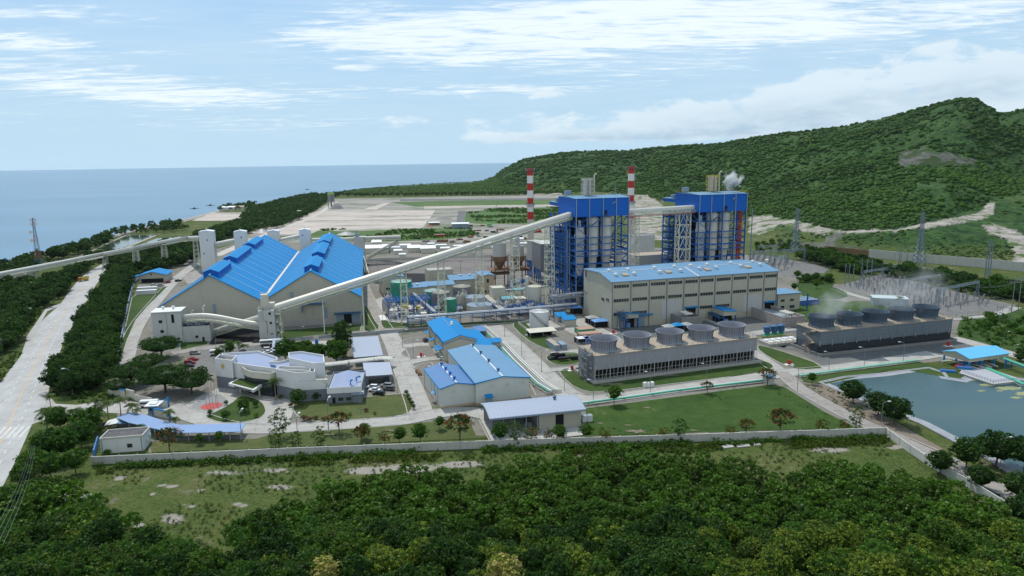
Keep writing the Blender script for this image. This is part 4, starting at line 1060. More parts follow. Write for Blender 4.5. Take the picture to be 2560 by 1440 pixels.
conveyor('short conveyor between the first and second white towers',[zc(HF.w(along(HF,540,VB),VB+3),613),zc(HF.w(along(HF,593,VB),VB+3),603)],3.6,2.4,False,'conveyors behind the storage hall')
conveyor('short conveyor between the second and third white towers',[zc(HF.w(along(HF,622,VB),VB+3),610),zc(HF.w(along(HF,676,VB),VB+3),596)],3.2,2.4,False,'conveyors behind the storage hall')
conveyor('short conveyor between the third and fourth white towers',[zc(HF.w(along(HF,703,VB),VB+3),603),zc(HF.w(along(HF,755,VB),VB+3),592)],3.2,2.4,False,'conveyors behind the storage hall')
def grey_tower():
 a,b_=G(888,662),G(914,661);fr=F((888,662),(914,661));w_=fr.L;h=ZAT(fr.o,593)
 t=thing('transfer_tower','grey concrete transfer tower right of the hall with a mast on top','transfer tower',fr.o,fr.rz)
 b=MB();b.box(0,0,0,w_,w_*.9,h);b.build('wall','white_concrete',t)
 b=MB();b.box(1,1,h,4.2,4,h+3);b.box(1.6,1.5,h+3,3.2,3,h+5.5);b.build('head_house','galv',t)
 d=MB();d.box(w_*.45,-.1,h*.25,w_*.75,0,h*.5);d.build('opening','dark',t)
 return fr,w_,h
GT_,gw,gh=grey_tower()
conveyor('level conveyor from the hall back to the grey tower',[zc(HF.w(along(HF,781,VB),VB+3),602),zc(GT_.w(0,4),600)],3.4,2.4,False,'conveyors behind the storage hall')
conveyor('level conveyor stub leaving the grey tower to the right',[zc(GT_.w(gw,4),597),zc(GT_.w(gw+30,7),594)],3.0,2.2,False,'conveyors behind the storage hall')
conveyor('steep conveyor dropping from the grey tower to the hall side',[zc(GT_.w(gw*.6,0),632),zc(Vector((G(915,684).x,G(915,684).y,0)),682)],3.2,2.0,True)
conveyor('thin slanting conveyor rising to the end of the level stub by the grey tower',[zc(G(916,648),645),zc(GT_.w(gw+28,7),602)],2.0,1.6,False)
# long conveyor coming in from the sea side
s0=zc(HF.w(along(HF,508,VB),VB+3),597)
S1=[s0]
for px,py,gy in ((480,597.5,655),(455,600,662),(415,608,668),(345,622.5,683),(265,637,668),(168,657,683),(92,672,702),(0,690,722),(-200,729,760),(-500,790,830)):
 gp=G(px,gy);S1.append(zc(gp,py))
conveyor('long pale pipe-like conveyor coming in from the sea across the highway',S1[::-1],4.2,2.6,True)
for px,k,w0,lb in ((487,None,4.2,'grey-blue portal trestle beside the first white tower'),(415,3,4.6,'white lattice trestle behind the blue-roofed workshop'),(345,4,4.8,'white lattice trestle left of the blue-roofed workshop'),(265,5,4.0,'white lattice trestle standing at the end of the highway'),(168,6,3.6,'stubby lattice trestle in the trees left of the highway'),(92,7,3.6,'stubby lattice trestle by the telecom mast')):
 p=S1[k] if k else (S1[0]+S1[1])/2
 trestle(lb,0,0,p.z-1.6,w0,w0*.72,'lattice trestles under the sea conveyor',loc=Vector((p.x,p.y,0)),rz=HF.rz,cross='x' if k else 'k')
# ------------------------------------------------------------------ turbine hall
def turbine_hall():
 ze=24.0;fr=F((1530,705.5),(1943.75,677.5),None,ze);L=fr.L
 t=thing('turbine_hall','long beige turbine hall with pale blue roof and rows of dark strip windows','power station hall',fr.o,fr.rz)
 vr=deep(fr,1502.5,0,ze+3);W=deep(fr,1459.5,0,ze+1);zr=ZAT(fr.w(0,vr),682.5)
 b=MB();zb=ze+1.2
 b.add([(0,0,0),(L,0,0),(L,W,0),(0,W,0),(0,0,ze),(L,0,ze),(L,vr,zr),(0,vr,zr),(0,W,zb),(L,W,zb)],[(0,1,5,4),(1,2,9,6,5),(3,0,4,7,8),(2,3,8,9)])
 wl=b.build('wall','beige',t)
 sl=(zr-ze)/vr
 r_=MB();e=.7
 r_.add([(-e,-e,ze-e*sl),(L+e,-e,ze-e*sl),(L+e,vr,zr),(-e,vr,zr),(-e,-e,ze-e*sl+.3),(L+e,-e,ze-e*sl+.3),(L+e,vr,zr+.3),(-e,vr,zr+.3)],[(0,3,2,1),(4,5,6,7),(0,1,5,4),(1,2,6,5),(2,3,7,6),(3,0,4,7)])
 r_.add([(-e,vr,zr),(L+e,vr,zr),(L+e,W,zb),(-e,W,zb),(-e,vr,zr+.3),(L+e,vr,zr+.3),(L+e,W,zb+.3),(-e,W,zb+.3)],[(0,3,2,1),(4,5,6,7),(0,1,5,4),(1,2,6,5),(2,3,7,6),(3,0,4,7)])
 ro=r_.build('roof','sky_roof',t)
 um=along(fr,1746,0,ze)
 c=MB();c.para((um-.3,-e,ze-e*sl+.32),(.6,0,0),(0,vr+e,(vr+e)*sl),(0,0,.12));c.para((-e,vr-.25,zr+.32),(L+2*e,0,0),(0,.5,0),(0,0,.1));c.build('flashing','white',ro)
 def rz_(v):return zr+.3-(vr-v)*sl
 for px in (1540,1586,1650,1702):u=along(fr,px,vr*.5,27);vents(t,[(u,vr*.52,rz_(vr*.52))],1.0,'white',1.6)
 for px in (1523,1570,1636,1686,1727,1768,1827,1882,1918):u=along(fr,px,vr+1,27);vents(t,[(u,vr+1.2,zr)],1.0,'white',1.6)
 for px in (1749,1791,1852,1901):u=along(fr,px,vr*.6,27);vents(t,[(u,vr*.62,rz_(vr*.62))],.9,'white',1.5)
 for px in (1561,1668,1766,1866):
  u=along(fr,px,vr*.6,26);k=MB();k.para((u-1.6,vr*.42,rz_(vr*.42)),(3.2,0,0),(0,3.4,3.4*sl),(0,0,.7));k.build('skylight','ct_deck',t)
 # bays
 bays=[1530]+[1380+q/4 for q in (787,970,1147,1316,1468,1627,1797,1957,2115)]+[1943.5]
 us=[along(fr,x,0,15) for x in bays]
 for u in us[:-1]+[L]:
  each('downpipe','grey',t,[('b',max(0,u-.18),-.3,.2,max(0,u-.18)+.36,-.02,ze-.4)])
 ws=[]
 for i in range(10):
  a,w_=us[i]+(us[i+1]-us[i])*.09,(us[i+1]-us[i])*.80
  for z0,h in ((ze-3.2,1.6),(ze-10.4,1.6)):ws.append(('y',0,a,z0,w_,h))
  if i in (0,1,5,6):ws.append(('y',0,a,ze-17.4,w_,1.6))
 ws+=[('x',0,3.0,13.2,3.6,1.7),('x',0,8.8,12.4,3.8,1.7),('x',0,W-5,12,3.5,1.7)]
 windows(t,[(*q,'window') for q in ws],'glass','beige',.16)
 for (xa,xb,h) in ((1713,1738,7.5),(1910,1934,7.0)):
  a,b_=along(fr,xa),along(fr,xb);d=MB();d.box(a,-.08,0,b_,.05,h);d.build('doorway','dark',t)
  c=MB();c.box(a-.6,-1.6,h+.3,b_+.6,-.02,h+.9);c.build('canopy','blue_roof',t)
 for (xa,xb,z0,z1) in ((1653,1702,3,12.5),(1856,1902,3,12)):
  a,b_=along(fr,xa),along(fr,xb);d=MB();d.box(a,-.1,z0,b_,-.02,z1);d.build('fire_wall_panel','white_concrete',t)
 a=along(fr,1598);d=MB();d.box(a-2,-.1,0,a+3,.02,5.5);d.build('door','container_grey',t);c=MB();c.box(a-3,-1.5,6.0,a+7,-.02,6.5);c.build('canopy','blue_roof',t)
 p_=MB();p_.box(-.25,W-4.0,ze-2.6,-.02,W-3.0,ze+.8);p_.build('stair_window','dark',t)
 return fr,L,W
THF,THL,THW=turbine_hall()
t_,_,_=bld('annex_building','small two-storey beige annex with pale blue mono roof at the hall end','building',(1943,778),(2007,776),13,9.5,None,ang=AX,wall='beige',roof='sky_roof',over=.8)
each('column','blue_steel',t_,[('b',17.0,-3,0,17.6,-2.4,9.5)]);windows(t_,[('y',0,2.0,5.2,2.4,1.2,'window'),('y',0,8,5.2,2.4,1.2,'window'),('y',0,2.0,1.2,2.4,1.6,'window'),('y',0,8,1.2,3,1.6,'window')])
bld('control_block','plain grey block with flat roof between the two boilers','building',(1588,706),(1692,696),22,17.5,None,ang=AX,wall='white_concrete',roof='ct_deck',parapet=1.0)
t=thing('air_cooler','row of louvred air coolers on the flat grey block','air cooler',THF.w(along(THF,1575,32,18),32,0),AX)
b=MB()
for i in range(8):b.box(i*2.6,0,16,i*2.6+2.3,5,19)
b.build('cooler_row','galv',t);b=MB()
for i in range(8):b.box(i*2.6+.3,-.1,16.5,i*2.6+2.0,0,18.5)
b.build('louvre_panel','dark',t);b=MB();b.box(-1,0,0,21,6,16);b.build('housing','brownish',t)
bld('precipitator','pale grey bag filter casing behind the air coolers','industrial building',(1588,668),(1632,664),16,24,None,ang=AX,wall='white_concrete',roof='conc_dirty',parapet=.8)
# ------------------------------------------------------------------ boilers
def boiler(fr,label,red_col,pal):
 t=thing('boiler_house',label,'boiler house',fr.o,fr.rz)
 L=BL;Zb,Zt=52.2,62.6;D1,D2=BW,BW2
 b=MB();b.box(-.5,-.5,Zb,L+.5,D1,Zt);b.box(-.5,D1,Zb+4.5,L*.55,D2,Zt-4.0);b.build('penthouse_wall','blue_clad',t)
 r_=MB();r_.add([(-1.1,-1.1,Zt),(L+1.1,-1.1,Zt),(L+1.1,D1*.5,Zt+1.0),(-1.1,D1*.5,Zt+1.0),(-1.1,D1+.6,Zt+.1),(L+1.1,D1+.6,Zt+.1)],[(0,1,2,3),(3,2,5,4),(0,3,4),(1,5,2)])
 r_.box(-1.0,D1+.62,Zt-4.0,L*.55+.4,D2+.4,Zt-3.6);r_.build('roof','sky_roof',t)
 us=[0,8.0,16.4,24.6,L];vs=[0,9,18,27,35,D2]
 lv=[6.5,12.5,18,25,29.5,32.5,36.3,40,46.5]
 each('downpipe','galv',t,[('b',u-.16,-.95,18 if k else 2,u+.16,-.62,Zt) for k,u in enumerate(us)])
 c=MB()
 for u in us:
  for v in vs:c.bar((u,v,0),(u,v,Zb),.62)
 c.build('column_grid','blue_steel',t)
 s_=MB()
 for z in lv:
  th=.95 if z in (18,25,32.5) else .55
  for v in vs:
   if v!=9:s_.bar((0,v,z),(L,v,z),.4,th*(.8 if v==0 else 1))
  for u in us:s_.bar((u,0,z),(u,D2,z),.4,th)
 zz=[0]+lv+[Zb]
 for k in range(len(zz)-1):
  z0,z1=zz[k],zz[k+1]
  for i,j in ((0,1),(3,4)):
   if k not in (3,4):s_.bar((us[i],0,z0),(us[j],0,z1),.26) if k % 2 else s_.bar((us[j],0,z0),(us[i],0,z1),.26)
  for i in range(len(vs)-1):
   if (i+k) % 3!=2:s_.bar((0,vs[i],z0),(0,vs[i+1],z1),.3);s_.bar((L,vs[i+1],z0),(L,vs[i],z1),.3)
   if (i+k) % 2:s_.bar((us[2],vs[i],z0),(us[2],vs[i+1],z1),.3)
  for i in range(4):s_.bar((us[i],D2,z0),(us[i+1],D2,z1),.3)
 # front corner X bracing
 s_.bar((0,0,12.5),(8,0,25),.34);s_.bar((8,0,12.5),(0,0,25),.34)
 s_.build('steel_frame','blue_steel',t)
 f_=MB()
 for z in lv[1:]:
  f_.box(0,9,z+.3,7.5,D2,z+.45);f_.box(L-6,12,z+.3,L,D2,z+.45);f_.box(0,27,z+.3,L,D2,z+.45)
 for z in (20.5,22.8,27.2,34.4,38.2,43.2,48.8):f_.box(-1.2,14,z,7,D2-2,z+.12)
 f_.build('floor_grating','blue_dull',t)
 r2=MB();rr=random.Random(5)
 for z in lv+[20.5,22.8,27.2,34.4,38.2,43.2,48.8]:
  rail(r2,[(-.9,9,z+.4),(-.9,D2,z+.4)],1.1,.12,2.5);rail(r2,[(L+.7,10,z+.4),(L+.7,D2,z+.4)],1.1,.12,3.5);rail(r2,[(0,-.4,z+.3),(7.5,-.4,z+.3)],1.0,.08,2.5)
 r2.build('handrail','blue_steel',t)
 k=MB()   # pipes, ducts and plant seen through the frame
 for _ in range(60):
  u,v,z=rr.uniform(-.4,7),rr.uniform(10,D2-2),rr.uniform(4,50);w_=rr.uniform(.3,1.5)
  q=rr.random()
  if q<.45:k.cyl((u,v,z),(u,v,min(Zb,z+rr.uniform(3,14))),w_*.35,n=7)
  elif q<.75:k.cyl((u,v,z),(u,v+rr.uniform(3,12),z+rr.uniform(-1,1)),w_*.35,n=7)
  else:k.box(u,v,z,u+w_*1.6,v+w_*2,z+w_*1.4)
 k.build('piping','galv',t)
 fb=MB();fb.box(7.5,13,12,25,27,Zb);fb.box(9,28,8,L-9,D2-1,46);fb.box(1.5,20,10,8,33,44);fb.build('furnace_casing',mat('furnace_dark',(.018,.028,.045),.8),t)  # casing doubles as a near-black backing, its colour standing in for interior shade
 fb=MB();fb.box(2,5,0,L-3,12.8,11.5);fb.build('mill_floor','dark',t)
 h=MB();h.box(-.3,15.0,0,1.1,17.4,Zb+2);h.build('lift_shaft','blue_clad',t)
 each('downpipe','galv',t,[('b',-1.0,12.2,1,-.7,12.5,50),('b',-1.0,10.6,1,-.7,10.9,44),('b',-1.0,7.6,6,-.75,7.85,44)])
 for (u,v,r,z0,z1,zc) in ((12.2,4.8,3.5,29.6,51.2,17),(20.5,4.8,3.5,29.6,51.2,17)):
  b=MB();b.lathe((u,v,0),[(1.5,zc),(1.9,zc+2),(2.7,z0-3),(2.7,z0-1.2),(r,z0-1),(r+.12,z0-.8),(r,z0-.2),(r,(z0+z1)/2),(r+.08,(z0+z1)/2+.1),(r,(z0+z1)/2+.4),(r,z1-2.4),(r+.08,z1-2.2),(r,z1-2),(r,z1),(r*.7,z1+.9)],22);b.build('cyclone_silo','silo',t,smooth=True)
 b=MB();b.lathe((4.0,4.2,0),[(1.2,17.5),(2.7,25),(2.7,39),(3.1,40),(3.1,41.2),(2.75,42),(2.6,46),(.8,46.5),(.8,50)],20);b.build('ash_silo','silo',t,smooth=True)
 b=MB();b.lathe((28.6,5.0,0),[(1.1,15),(1.2,21),(2.4,25),(2.4,28.8),(2.0,29),(2.0,32.5),(1,33)],18);b.build('surge_tank','silo',t,smooth=True)
 b=MB()
 for i in range(4):b.box(9+i*4,1.5,3,10.6+i*4,4,15.5)
 b.build('coal_feeder','silo_dusty',t)
 # outside stair under the penthouse
 s2=MB();s2.para((9,-2.4,47.0),(8.2,0,5.6),(0,1.2,0),(0,0,.3));s2.box(17.0,-2.8,52.6,19.2,-.6,52.8);s2.box(6.0,-2.4,46.6,9.4,-.6,46.9)
 rail(s2,[(6.0,-2.5,46.9),(9,-2.5,46.9),(17.2,-2.5,52.8),(19.2,-2.5,52.8)],1.1,.1,1.5);s2.build('stair','blue_dull',t)
 d=MB();d.box(17.4,-.62,52.8,18.9,-.5,55.6);d.build('door','dark',t)
 # roof plant: vent silencers
 x0,y0=(10.5,11) if pal=='a' else (15,11)
 q=MB()
 for i in range(2):
  for j in range(2):q.cyl((x0+i*2.4,y0+j*2.4,Zt+1.5),(x0+i*2.4,y0+j*2.4,Zt+10.5),1.05,n=12)
 q.build('vent_silencer','silo_dusty',t,smooth=True)
 q=MB();rail(q,[(x0-1.6,y0-1.6,Zt+9.6),(x0+4,y0-1.6,Zt+9.6),(x0+4,y0+4,Zt+9.6),(x0-1.6,y0+4,Zt+9.6),(x0-1.6,y0-1.6,Zt+9.6)],1.4,.12,1.0);lattice(q,(x0+1.2,y0+1.2),Zt+9.6,5.2,5.2,4,.12,0,Zt+.5,'z');q.build('vent_platform','yellow' if pal=='b' else 'ivory_steel',t)
 q=MB();q.tube([(x0+5.2,y0,Zt+.6),(x0+5.2,y0,Zt+12.4),(x0+5.6,y0,Zt+13.2),(x0+6.6,y0,Zt+13.3)],.42,9);q.build('vent_pipe','cream',t,smooth=True)
 q=MB();rail(q,[(-.6,-.6,Zt+.4),(L+.6,-.6,Zt+.4),(L+.6,D1,Zt+.4)],1.1,.07,2.5);rail(q,[(-.6,D1,Zt+.4),(-.6,-.6,Zt+.4)],1.1,.07,2.5);q.build('roof_rail','yellow' if pal=='b' else 'galv',t)
 q=MB();q.box(2,D1-6,Zt+1,5.5,D1-3,Zt+3.6);q.box(-.5,D1+3,Zt-3.6,3,D1+6,Zt-1.2);q.bar((27,6,Zt+.8),(27,6,Zt+7),.16);q.bar((21.5,-2.2,Zt-3.2),(24.5,-.4,Zt-2.2),.5);q.build('roof_plant','container_grey',t)
 if red_col:
  q=MB();lattice(q,(L-3.2,1.2),Zb,1.5,1.5,18,.24,0,2,'z');q.build('fire_riser','red',t)
 return t
boiler(BF,'nearer boiler house of blue steel with the long conveyor entering its blue top',False,'a')
B2=F((1439,768),None,ang=AX)
_uu=min((abs(P(BF.w(u,0,58))[0]-1748),u) for u in np.linspace(60,110,2000))[1]
B2.o=BF.w(_uu,0)
boiler(B2,'farther boiler house of blue steel with a red riser and yellow roof rails',True,'b')
e0=zc(BF.w(BL+.6,6),534);e1=zc(B2.w(-.6,6),523)
conveyor('level covered conveyor bridging from one boiler top to the other',[e0,e1],4.6,2.6,True,red=True)
kx=min((abs(P(e0.lerp(e1,s))[0]-1709),s) for s in np.linspace(0,1,600))[1];pk=e0.lerp(e1,kx)
trestle('broad ivory lattice tower under the boiler bridge, against the farther boiler',0,0,pk.z-1.6,8.0,7.6,'towers under the boiler bridge',7,loc=Vector((pk.x,pk.y,0)),cross='k',wy=.6,t_=.32)
kx=min((abs(P(e0.lerp(e1,s))[0]-1586),s) for s in np.linspace(0,1,600))[1];pk=e0.lerp(e1,kx)
trestle('narrow grey-ivory lattice tower under the boiler bridge, against the nearer boiler',0,0,pk.z-1.6,3.4,3.0,'towers under the boiler bridge',12,loc=Vector((pk.x+1,pk.y+2,0)),cross='z',wy=1.6,t_=.22)
# ------------------------------------------------------------------ chimneys
def chimney(px,d,r,ys,label,y_top,base_extra):
 v=_f*FPX+_r*(px-1280)-_u*(y_top-720);h_=math.hypot(v.x,v.y);g=Vector((v.x/h_*d,v.y/h_*d,0))
 t=thing('chimney',label,'chimney',g,0,'striped chimneys');zs=[ZAT(g,y) for y in ys]
 for i in range(len(zs)-1):
  b=MB();b.lathe((0,0,0),[(r,zs[i+1]),(r,zs[i])],28,cap1=(i==0));b.build('red_band' if i % 2==0 else 'white_band','red' if i % 2==0 else 'stack_white',t,smooth=True)
 b=MB();b.lathe((0,0,0),[(r*1.02,0),(r*1.02,zs[-1])],28,cap1=False);b.build('shaft','stack_conc',t,smooth=True)
 for nm,z in (('top_platform',zs[0]-1.6),('middle_platform',ZAT(g,ys[5])-.5)):
  q=MB();q.lathe((0,0,0),[(r,z-.15),(r+1.4,z-.15),(r+1.4,z),(r,z)],22,cap1=False)
  ring=[((r+1.35)*math.cos(a),(r+1.35)*math.sin(a),z) for a in np.linspace(0,2*math.pi,17)];rail(q,ring,1.2,.14,1.2)
  if nm[0]=='m':
   for a in np.linspace(0,2*math.pi,12)[:-1]:q.bar((r*math.cos(a),r*math.sin(a),z-2.0),((r+1.3)*math.cos(a),(r+1.3)*math.sin(a),z-.2),.2)
  q.build(nm,'pylon',t)
 q=MB();q.bar((r+.3,-.4,2),(r+.3,-.4,zs[0]),.2);q.build('ladder','galv',t)
 q=MB();q.lathe((0,0,0),[(r*1.9,0),(r*1.9,5),(r*1.05,9)],20,cap1=False);q.build('flue_collar','conc_dirty',t,smooth=True)
 for sx in (-1,1):
  q=MB();q.lathe((sx*(r+1.3),0,zs[0]-1.0),[(.3,0),(.3,.8),(.1,1.0)],8);q.build('beacon','white',t)
chimney(1325,575,2.45,[421,439,458,476,494.5,510,529,548],'left red and white chimney standing clear beside the nearer boiler',421,0)
chimney(1578.5,628,2.75,[416,434,452,469.5,487.5,504,524,545],'right red and white chimney rising behind the nearer boiler',416,0)
# ------------------------------------------------------------------ cooling towers
def cooling_tower(label,pxl,pxr,pback,hz,W_,dark,rim_r,stack_h,zl,centers,group='rows of fan cooling towers'):
 fr=F(pxl,pxr);L=fr.L;W=W_ or fr.px(*pback,hz)[1]
 t=thing('cooling_tower',label,'cooling tower',fr.o,fr.rz,group)
 wl,dk,fb=('ct_dark','ct_deck','frp_dark') if dark else ('ct_wall','ct_deck','frp')
 b=MB();b.box(0,0,zl,L,W,hz)
 b.box(0,1.2,0,.35,W-1.2,zl);b.box(L-.35,1.2,0,L,W-1.2,zl);b.build('casing',wl,t)
 if dark:b=MB();b.box(0,.25,1.0,L,W-.25,zl);b.build('wet_louvre_wall','louvre',t)
 else:b=MB();b.box(.4,2.2,.6,L-.4,W-2.2,zl);b.build('fill_pack','dark',t)
 b=MB();b.box(-1.6,-2.0,0,L+1.6,-1.5,1.3);b.box(-1.6,W+1.5,0,L+1.6,W+2,1.3);b.box(-1.6,-1.5,0,-1.1,W+1.5,1.3);b.box(L+1.1,-1.5,0,L+1.6,W+1.5,1.3);b.box(-1.1,-1.5,0,L+1.1,W+1.5,.5);b.build('basin','conc_dirty' if dark else 'conc',t)
 b=MB();b.box(-.3,-.3,hz,L+.3,W+.3,hz+.3);b.build('deck',dk,t)
 p_=MB();n=int(L/1.6)
 if not dark:
  for i in range(n+1):
   u=L*i/n;p_.bar((u,-.1,.8),(u,-.1,zl+(1.6 if i % 4==0 else 0)),.10 if i % 4 else .22)
  for z in (1.6,2.9):p_.bar((0,-.08,z),(L,-.08,z),.08)
  for i in range(0,n,3):p_.bar((L*i/n,1.6,.6),(L*(i+1)/n,1.6,zl),.08)
 else:
  for i in range(0,n+1,4):u=L*i/n;p_.bar((u,-.12,zl-.5),(u,-.12,zl+1.9),.3)
 p_.build('louvre_post','wallgrey' if not dark else 'galv',t)
 r_=MB();rail(r_,[(0,0,hz+.3),(L,0,hz+.3),(L,W,hz+.3),(0,W,hz+.3),(0,0,hz+.3)],1.1,.09,2.4);r_.build('handrail','ct_deck' if dark else 'galv',t)
 s_=MB()
 for k in range(4):
  z0,z1=hz*k/4,hz*(k+1)/4;a,c=(2.5,7.5) if k % 2==0 else (7.5,2.5)
  s_.para((-2.6 if not dark else -1.5,a,z0),(1.0,0,0),(0,c-a,z1-z0),(0,0,.2));s_.box(-2.6,c-.7,z1-.05,-.4,c+.7,z1+.08);rail(s_,[(-2.6,a,z0),(-2.6,c,z1)],1.1,.09,1.2)
 (None if dark else lattice(s_,(-1.6,5),hz+1,2.6,2.6,5,.16,0,0,'x',2.6));s_.build('stair','ct_deck' if dark else 'pole',t)
 for i,cx in enumerate(centers):
  u=along(fr,cx,W*.5,hz+3)
  b=MB();R_=rim_r;n=40;prof=[(R_*.96,.3),(R_*.88,stack_h*.22),(R_*.86,stack_h*.45),(R_*.92,stack_h*.75),(R_*1.0,stack_h),(R_*1.03,stack_h),(R_*1.03,stack_h+.12),(R_*.985,stack_h+.12),(R_*.90,stack_h*.75),(R_*.84,stack_h*.45),(R_*.86,stack_h*.22),(R_*.9,.3)]
  b.lathe((u,W*.5,hz),prof,n,cap1=False)
  rb=b;rb.cur=1
  for k in range(16 if dark else 32):
   a=2*math.pi*k/(16 if dark else 32);ca,sa=math.cos(a),math.sin(a);big=dark or k % 3==0
   for j in range(4):(r0,z0),(r1,z1)=prof[j],prof[j+1];rb.bar((u+ca*(r0+.05),W*.5+sa*(r0+.05),hz+z0),(u+ca*(r1+.05),W*.5+sa*(r1+.05),hz+z1),.16 if big else .08)
  b.build('fan_stack',[fb,'frp_dark'],t,smooth=True)
  f_=MB()
  for k in range(6):
   a=2*math.pi*k/6+i;f_.para((u,W*.5,hz+1.6),(math.cos(a)*R_*.8,math.sin(a)*R_*.8,.15),(-math.sin(a)*.7,math.cos(a)*.7,.2),(0,0,.06))
  f_.cyl((u,W*.5,hz+1.3),(u,W*.5,hz+2.1),.9,n=12);f_.build('fan','galv',t)
  m_=MB();m_.cyl((u-.8,.9,hz+.7),(u+1.0,.9,hz+.7),.5,n=10);m_.box(u-1.2,.3,hz+.3,u+1.6,1.5,hz+.45);m_.build('fan_motor','pylon',t)
 return fr,L,W
CT1=cooling_tower('near pale grey cooling tower with five flared fan stacks',(1487,957),(1890,905),(1448,866),10.5,None,False,5.6,4.7,5.0,(1509,1592,1674,1752,1829))
CT2=cooling_tower('far dark wet cooling tower with five steaming fan stacks',(2047,888),(2376,852),(1987.5,811),10.3,None,True,5.7,5.0,4.4,(2054,2121,2187,2252,2314))
# ------------------------------------------------------------------ transformer pens, pipe portals, pumps
def pen(label,p1,p2,p3x,h,mt,group='transformer pens before the turbine hall'):
 fr=F(p1,p2,ang=AX);L=fr.L;W=deep(fr,p3x,0,h);t=thing('transformer_pen',label,'concrete pen',fr.o,fr.rz,group)
 for q in ((0,0,L,.5),(0,.5,.5,W),(L-.5,.5,L,W)):b=MB();b.box(*q[:2],0,*q[2:],h);b.build('wall',mt,t)
 k=MB()
 for i in range(4):k.cyl((L*.3,3+i*1.8,h+.9),(L*.3+4,3+i*1.8,h+.9),.6,n=10)
 k.build('conservator','silo',t,smooth=True)
 k=MB();k.box(L*.25,3,.3,L*.75,W-3,h*.75)
 for i in range(5):k.box(L*.25-1.2,3.2+i*1.6,.8,L*.25,3.9+i*1.6,h*.7)
 k.build('transformer','galv',t)
 k=MB()
 for i in range(3):k.cyl((L*.62,4+i*2.2,h*.75),(L*.62,4+i*2.2,h+2.0),.22,n=7)
 k.build('bushing','brownish',t);return t
pen('stained grey concrete pen round the transformer left of the doorway',(1704,822),(1761,820),1652,5.6,'conc_dirty')
pen('paler block-patterned concrete pen round the right-hand transformer',(1958,820),(2008,814),1857,5.4,mat('block_pen_wall',(.38,.34,.32),.8,0,.12,.4,.3,panel=(1.6,1.5,.8)))
def portal(label,p1,p2,depth,h,group='blue-roofed pipe portals beside the hall'):
 fr=F(p1,p2,ang=AX);L=fr.L;t=thing('loading_shelter',label,'shelter',fr.o,fr.rz,group)
 b=MB();b.add([(0,0,h-3),(L,0,h-3),(L,depth,h-3),(0,depth,h-3),(0,0,h-.4),(L,0,h-1.2),(L,depth,h-1.2),(0,depth,h-.4)],[(0,1,5,4),(1,2,6,5),(2,3,7,6),(3,0,4,7)]);b.build('fascia','beige',t)
 b=MB();b.add([(-.4,-.4,h-.3),(L+.4,-.4,h-1.1),(L+.4,depth+.4,h-1.1),(-.4,depth+.4,h-.3),(-.4,-.4,h),(L+.4,-.4,h-.8),(L+.4,depth+.4,h-.8),(-.4,depth+.4,h)],[(0,3,2,1),(4,5,6,7),(0,1,5,4),(1,2,6,5),(2,3,7,6),(3,0,4,7)]);b.build('roof','blue_roof',t)
 each('column','blue_steel',t,[('b',x-.25,y-.25,0,x+.25,y+.25,h-3) for x in (.3,L-.3) for y in (.3,depth*.5,depth-.3)])
 b=MB();b.box(.8,1.5,0,L-1.6,depth-2,h-3.6);b.build('switch_cabin','dark',t)
 b=MB();b.box(1.0,.4,.3,3.0,1.4,2.6);b.build('cabinet','tarp_blue',t)
 b=MB()
 for i in range(5):b.bar((-.7-.45*i,0,h-3-(i % 2)*1.0),(-.7-.45*i,depth+4,h-3-(i % 2)*1.0),.3)
 for y in np.arange(0,depth+4,3):b.bar((-2.8,y,0),(-2.8,y,h-2.4),.2);b.bar((-2.8,y,h-4),(-.2,y,h-4),.2)
 b.build('pipe_rack','blue_dull',t);b=MB();b.box(-3.2,0,0,-2.9,depth+3,1.1);b.build('parapet','white',t)
portal('blue-roofed pipe portal at the near left corner of the turbine hall',(1563,822),(1602,822),17,8.2)
portal('blue-roofed pipe portal in front of the hall centre',(1808,812),(1837,808),15,7.6)
def pipe_rack(label,path,h=6,n=4,w=3.2,mt='pipe',steel='blue_steel',gap=7,r=.32,levels=1,name='pipe_rack',rails=False,spread=None,cat='pipe rack',legs=True,rr=None):
 g0=G(*path[0]);t=thing(name,label,cat,g0,0);pts=[G(*p) for p in path]
 s_=MB();acc=[]
 for i in range(n):
  for l in range(levels):
   b=MB();off=(i-(n-1)/2)*w/max(1,n);pl=[]
   for k,p in enumerate(pts):
    d=(pts[min(k+1,len(pts)-1)]-pts[max(k-1,0)]);s=Vector((d.y,-d.x,0)).normalized();pl.append(p+s*off+Vector((0,0,h-l*1.9+.25)))
   b.tube(pl,(rr[i % len(rr)] if rr else r*(1 if (i+l) % 2 else .7)),8);b.build('pipe',mt[i % len(mt)] if isinstance(mt,(list,tuple)) else mt,t,world=True,smooth=True)
 if legs:
  for p,q in zip(pts[:-1],pts[1:]):
   d=q-p;s=Vector((d.y,-d.x,0)).normalized()*(w/2+.3);m_=max(1,int(d.length/gap))
   for k in range(m_+1):
    c=p.lerp(q,k/m_)
    for sg in (-1,1):s_.bar(c+s*sg,c+s*sg+Vector((0,0,h)),.26)
    for l in range(levels):s_.bar(c-s+Vector((0,0,h-l*1.9-.2)),c+s+Vector((0,0,h-l*1.9-.2)),.24)
   for sg in (-1,1):s_.bar(p+s*sg+Vector((0,0,h-.2)),q+s*sg+Vector((0,0,h-.2)),.2)
   if rails:
    for sg in (-1,1):rail(s_,[p+s*sg+Vector((0,0,h)),q+s*sg+Vector((0,0,h))],1.2,.09,2.2)
  s_.build('support_frame',steel,t,world=True)
 return t
pipe_rack('blue pipe rack with fat silver pipes running along the road to the boiler',[(1020,818),(1150,808),(1380,789),(1440,783)],5.2,4,3.6,'pipe','blue_steel',6,.42,2)
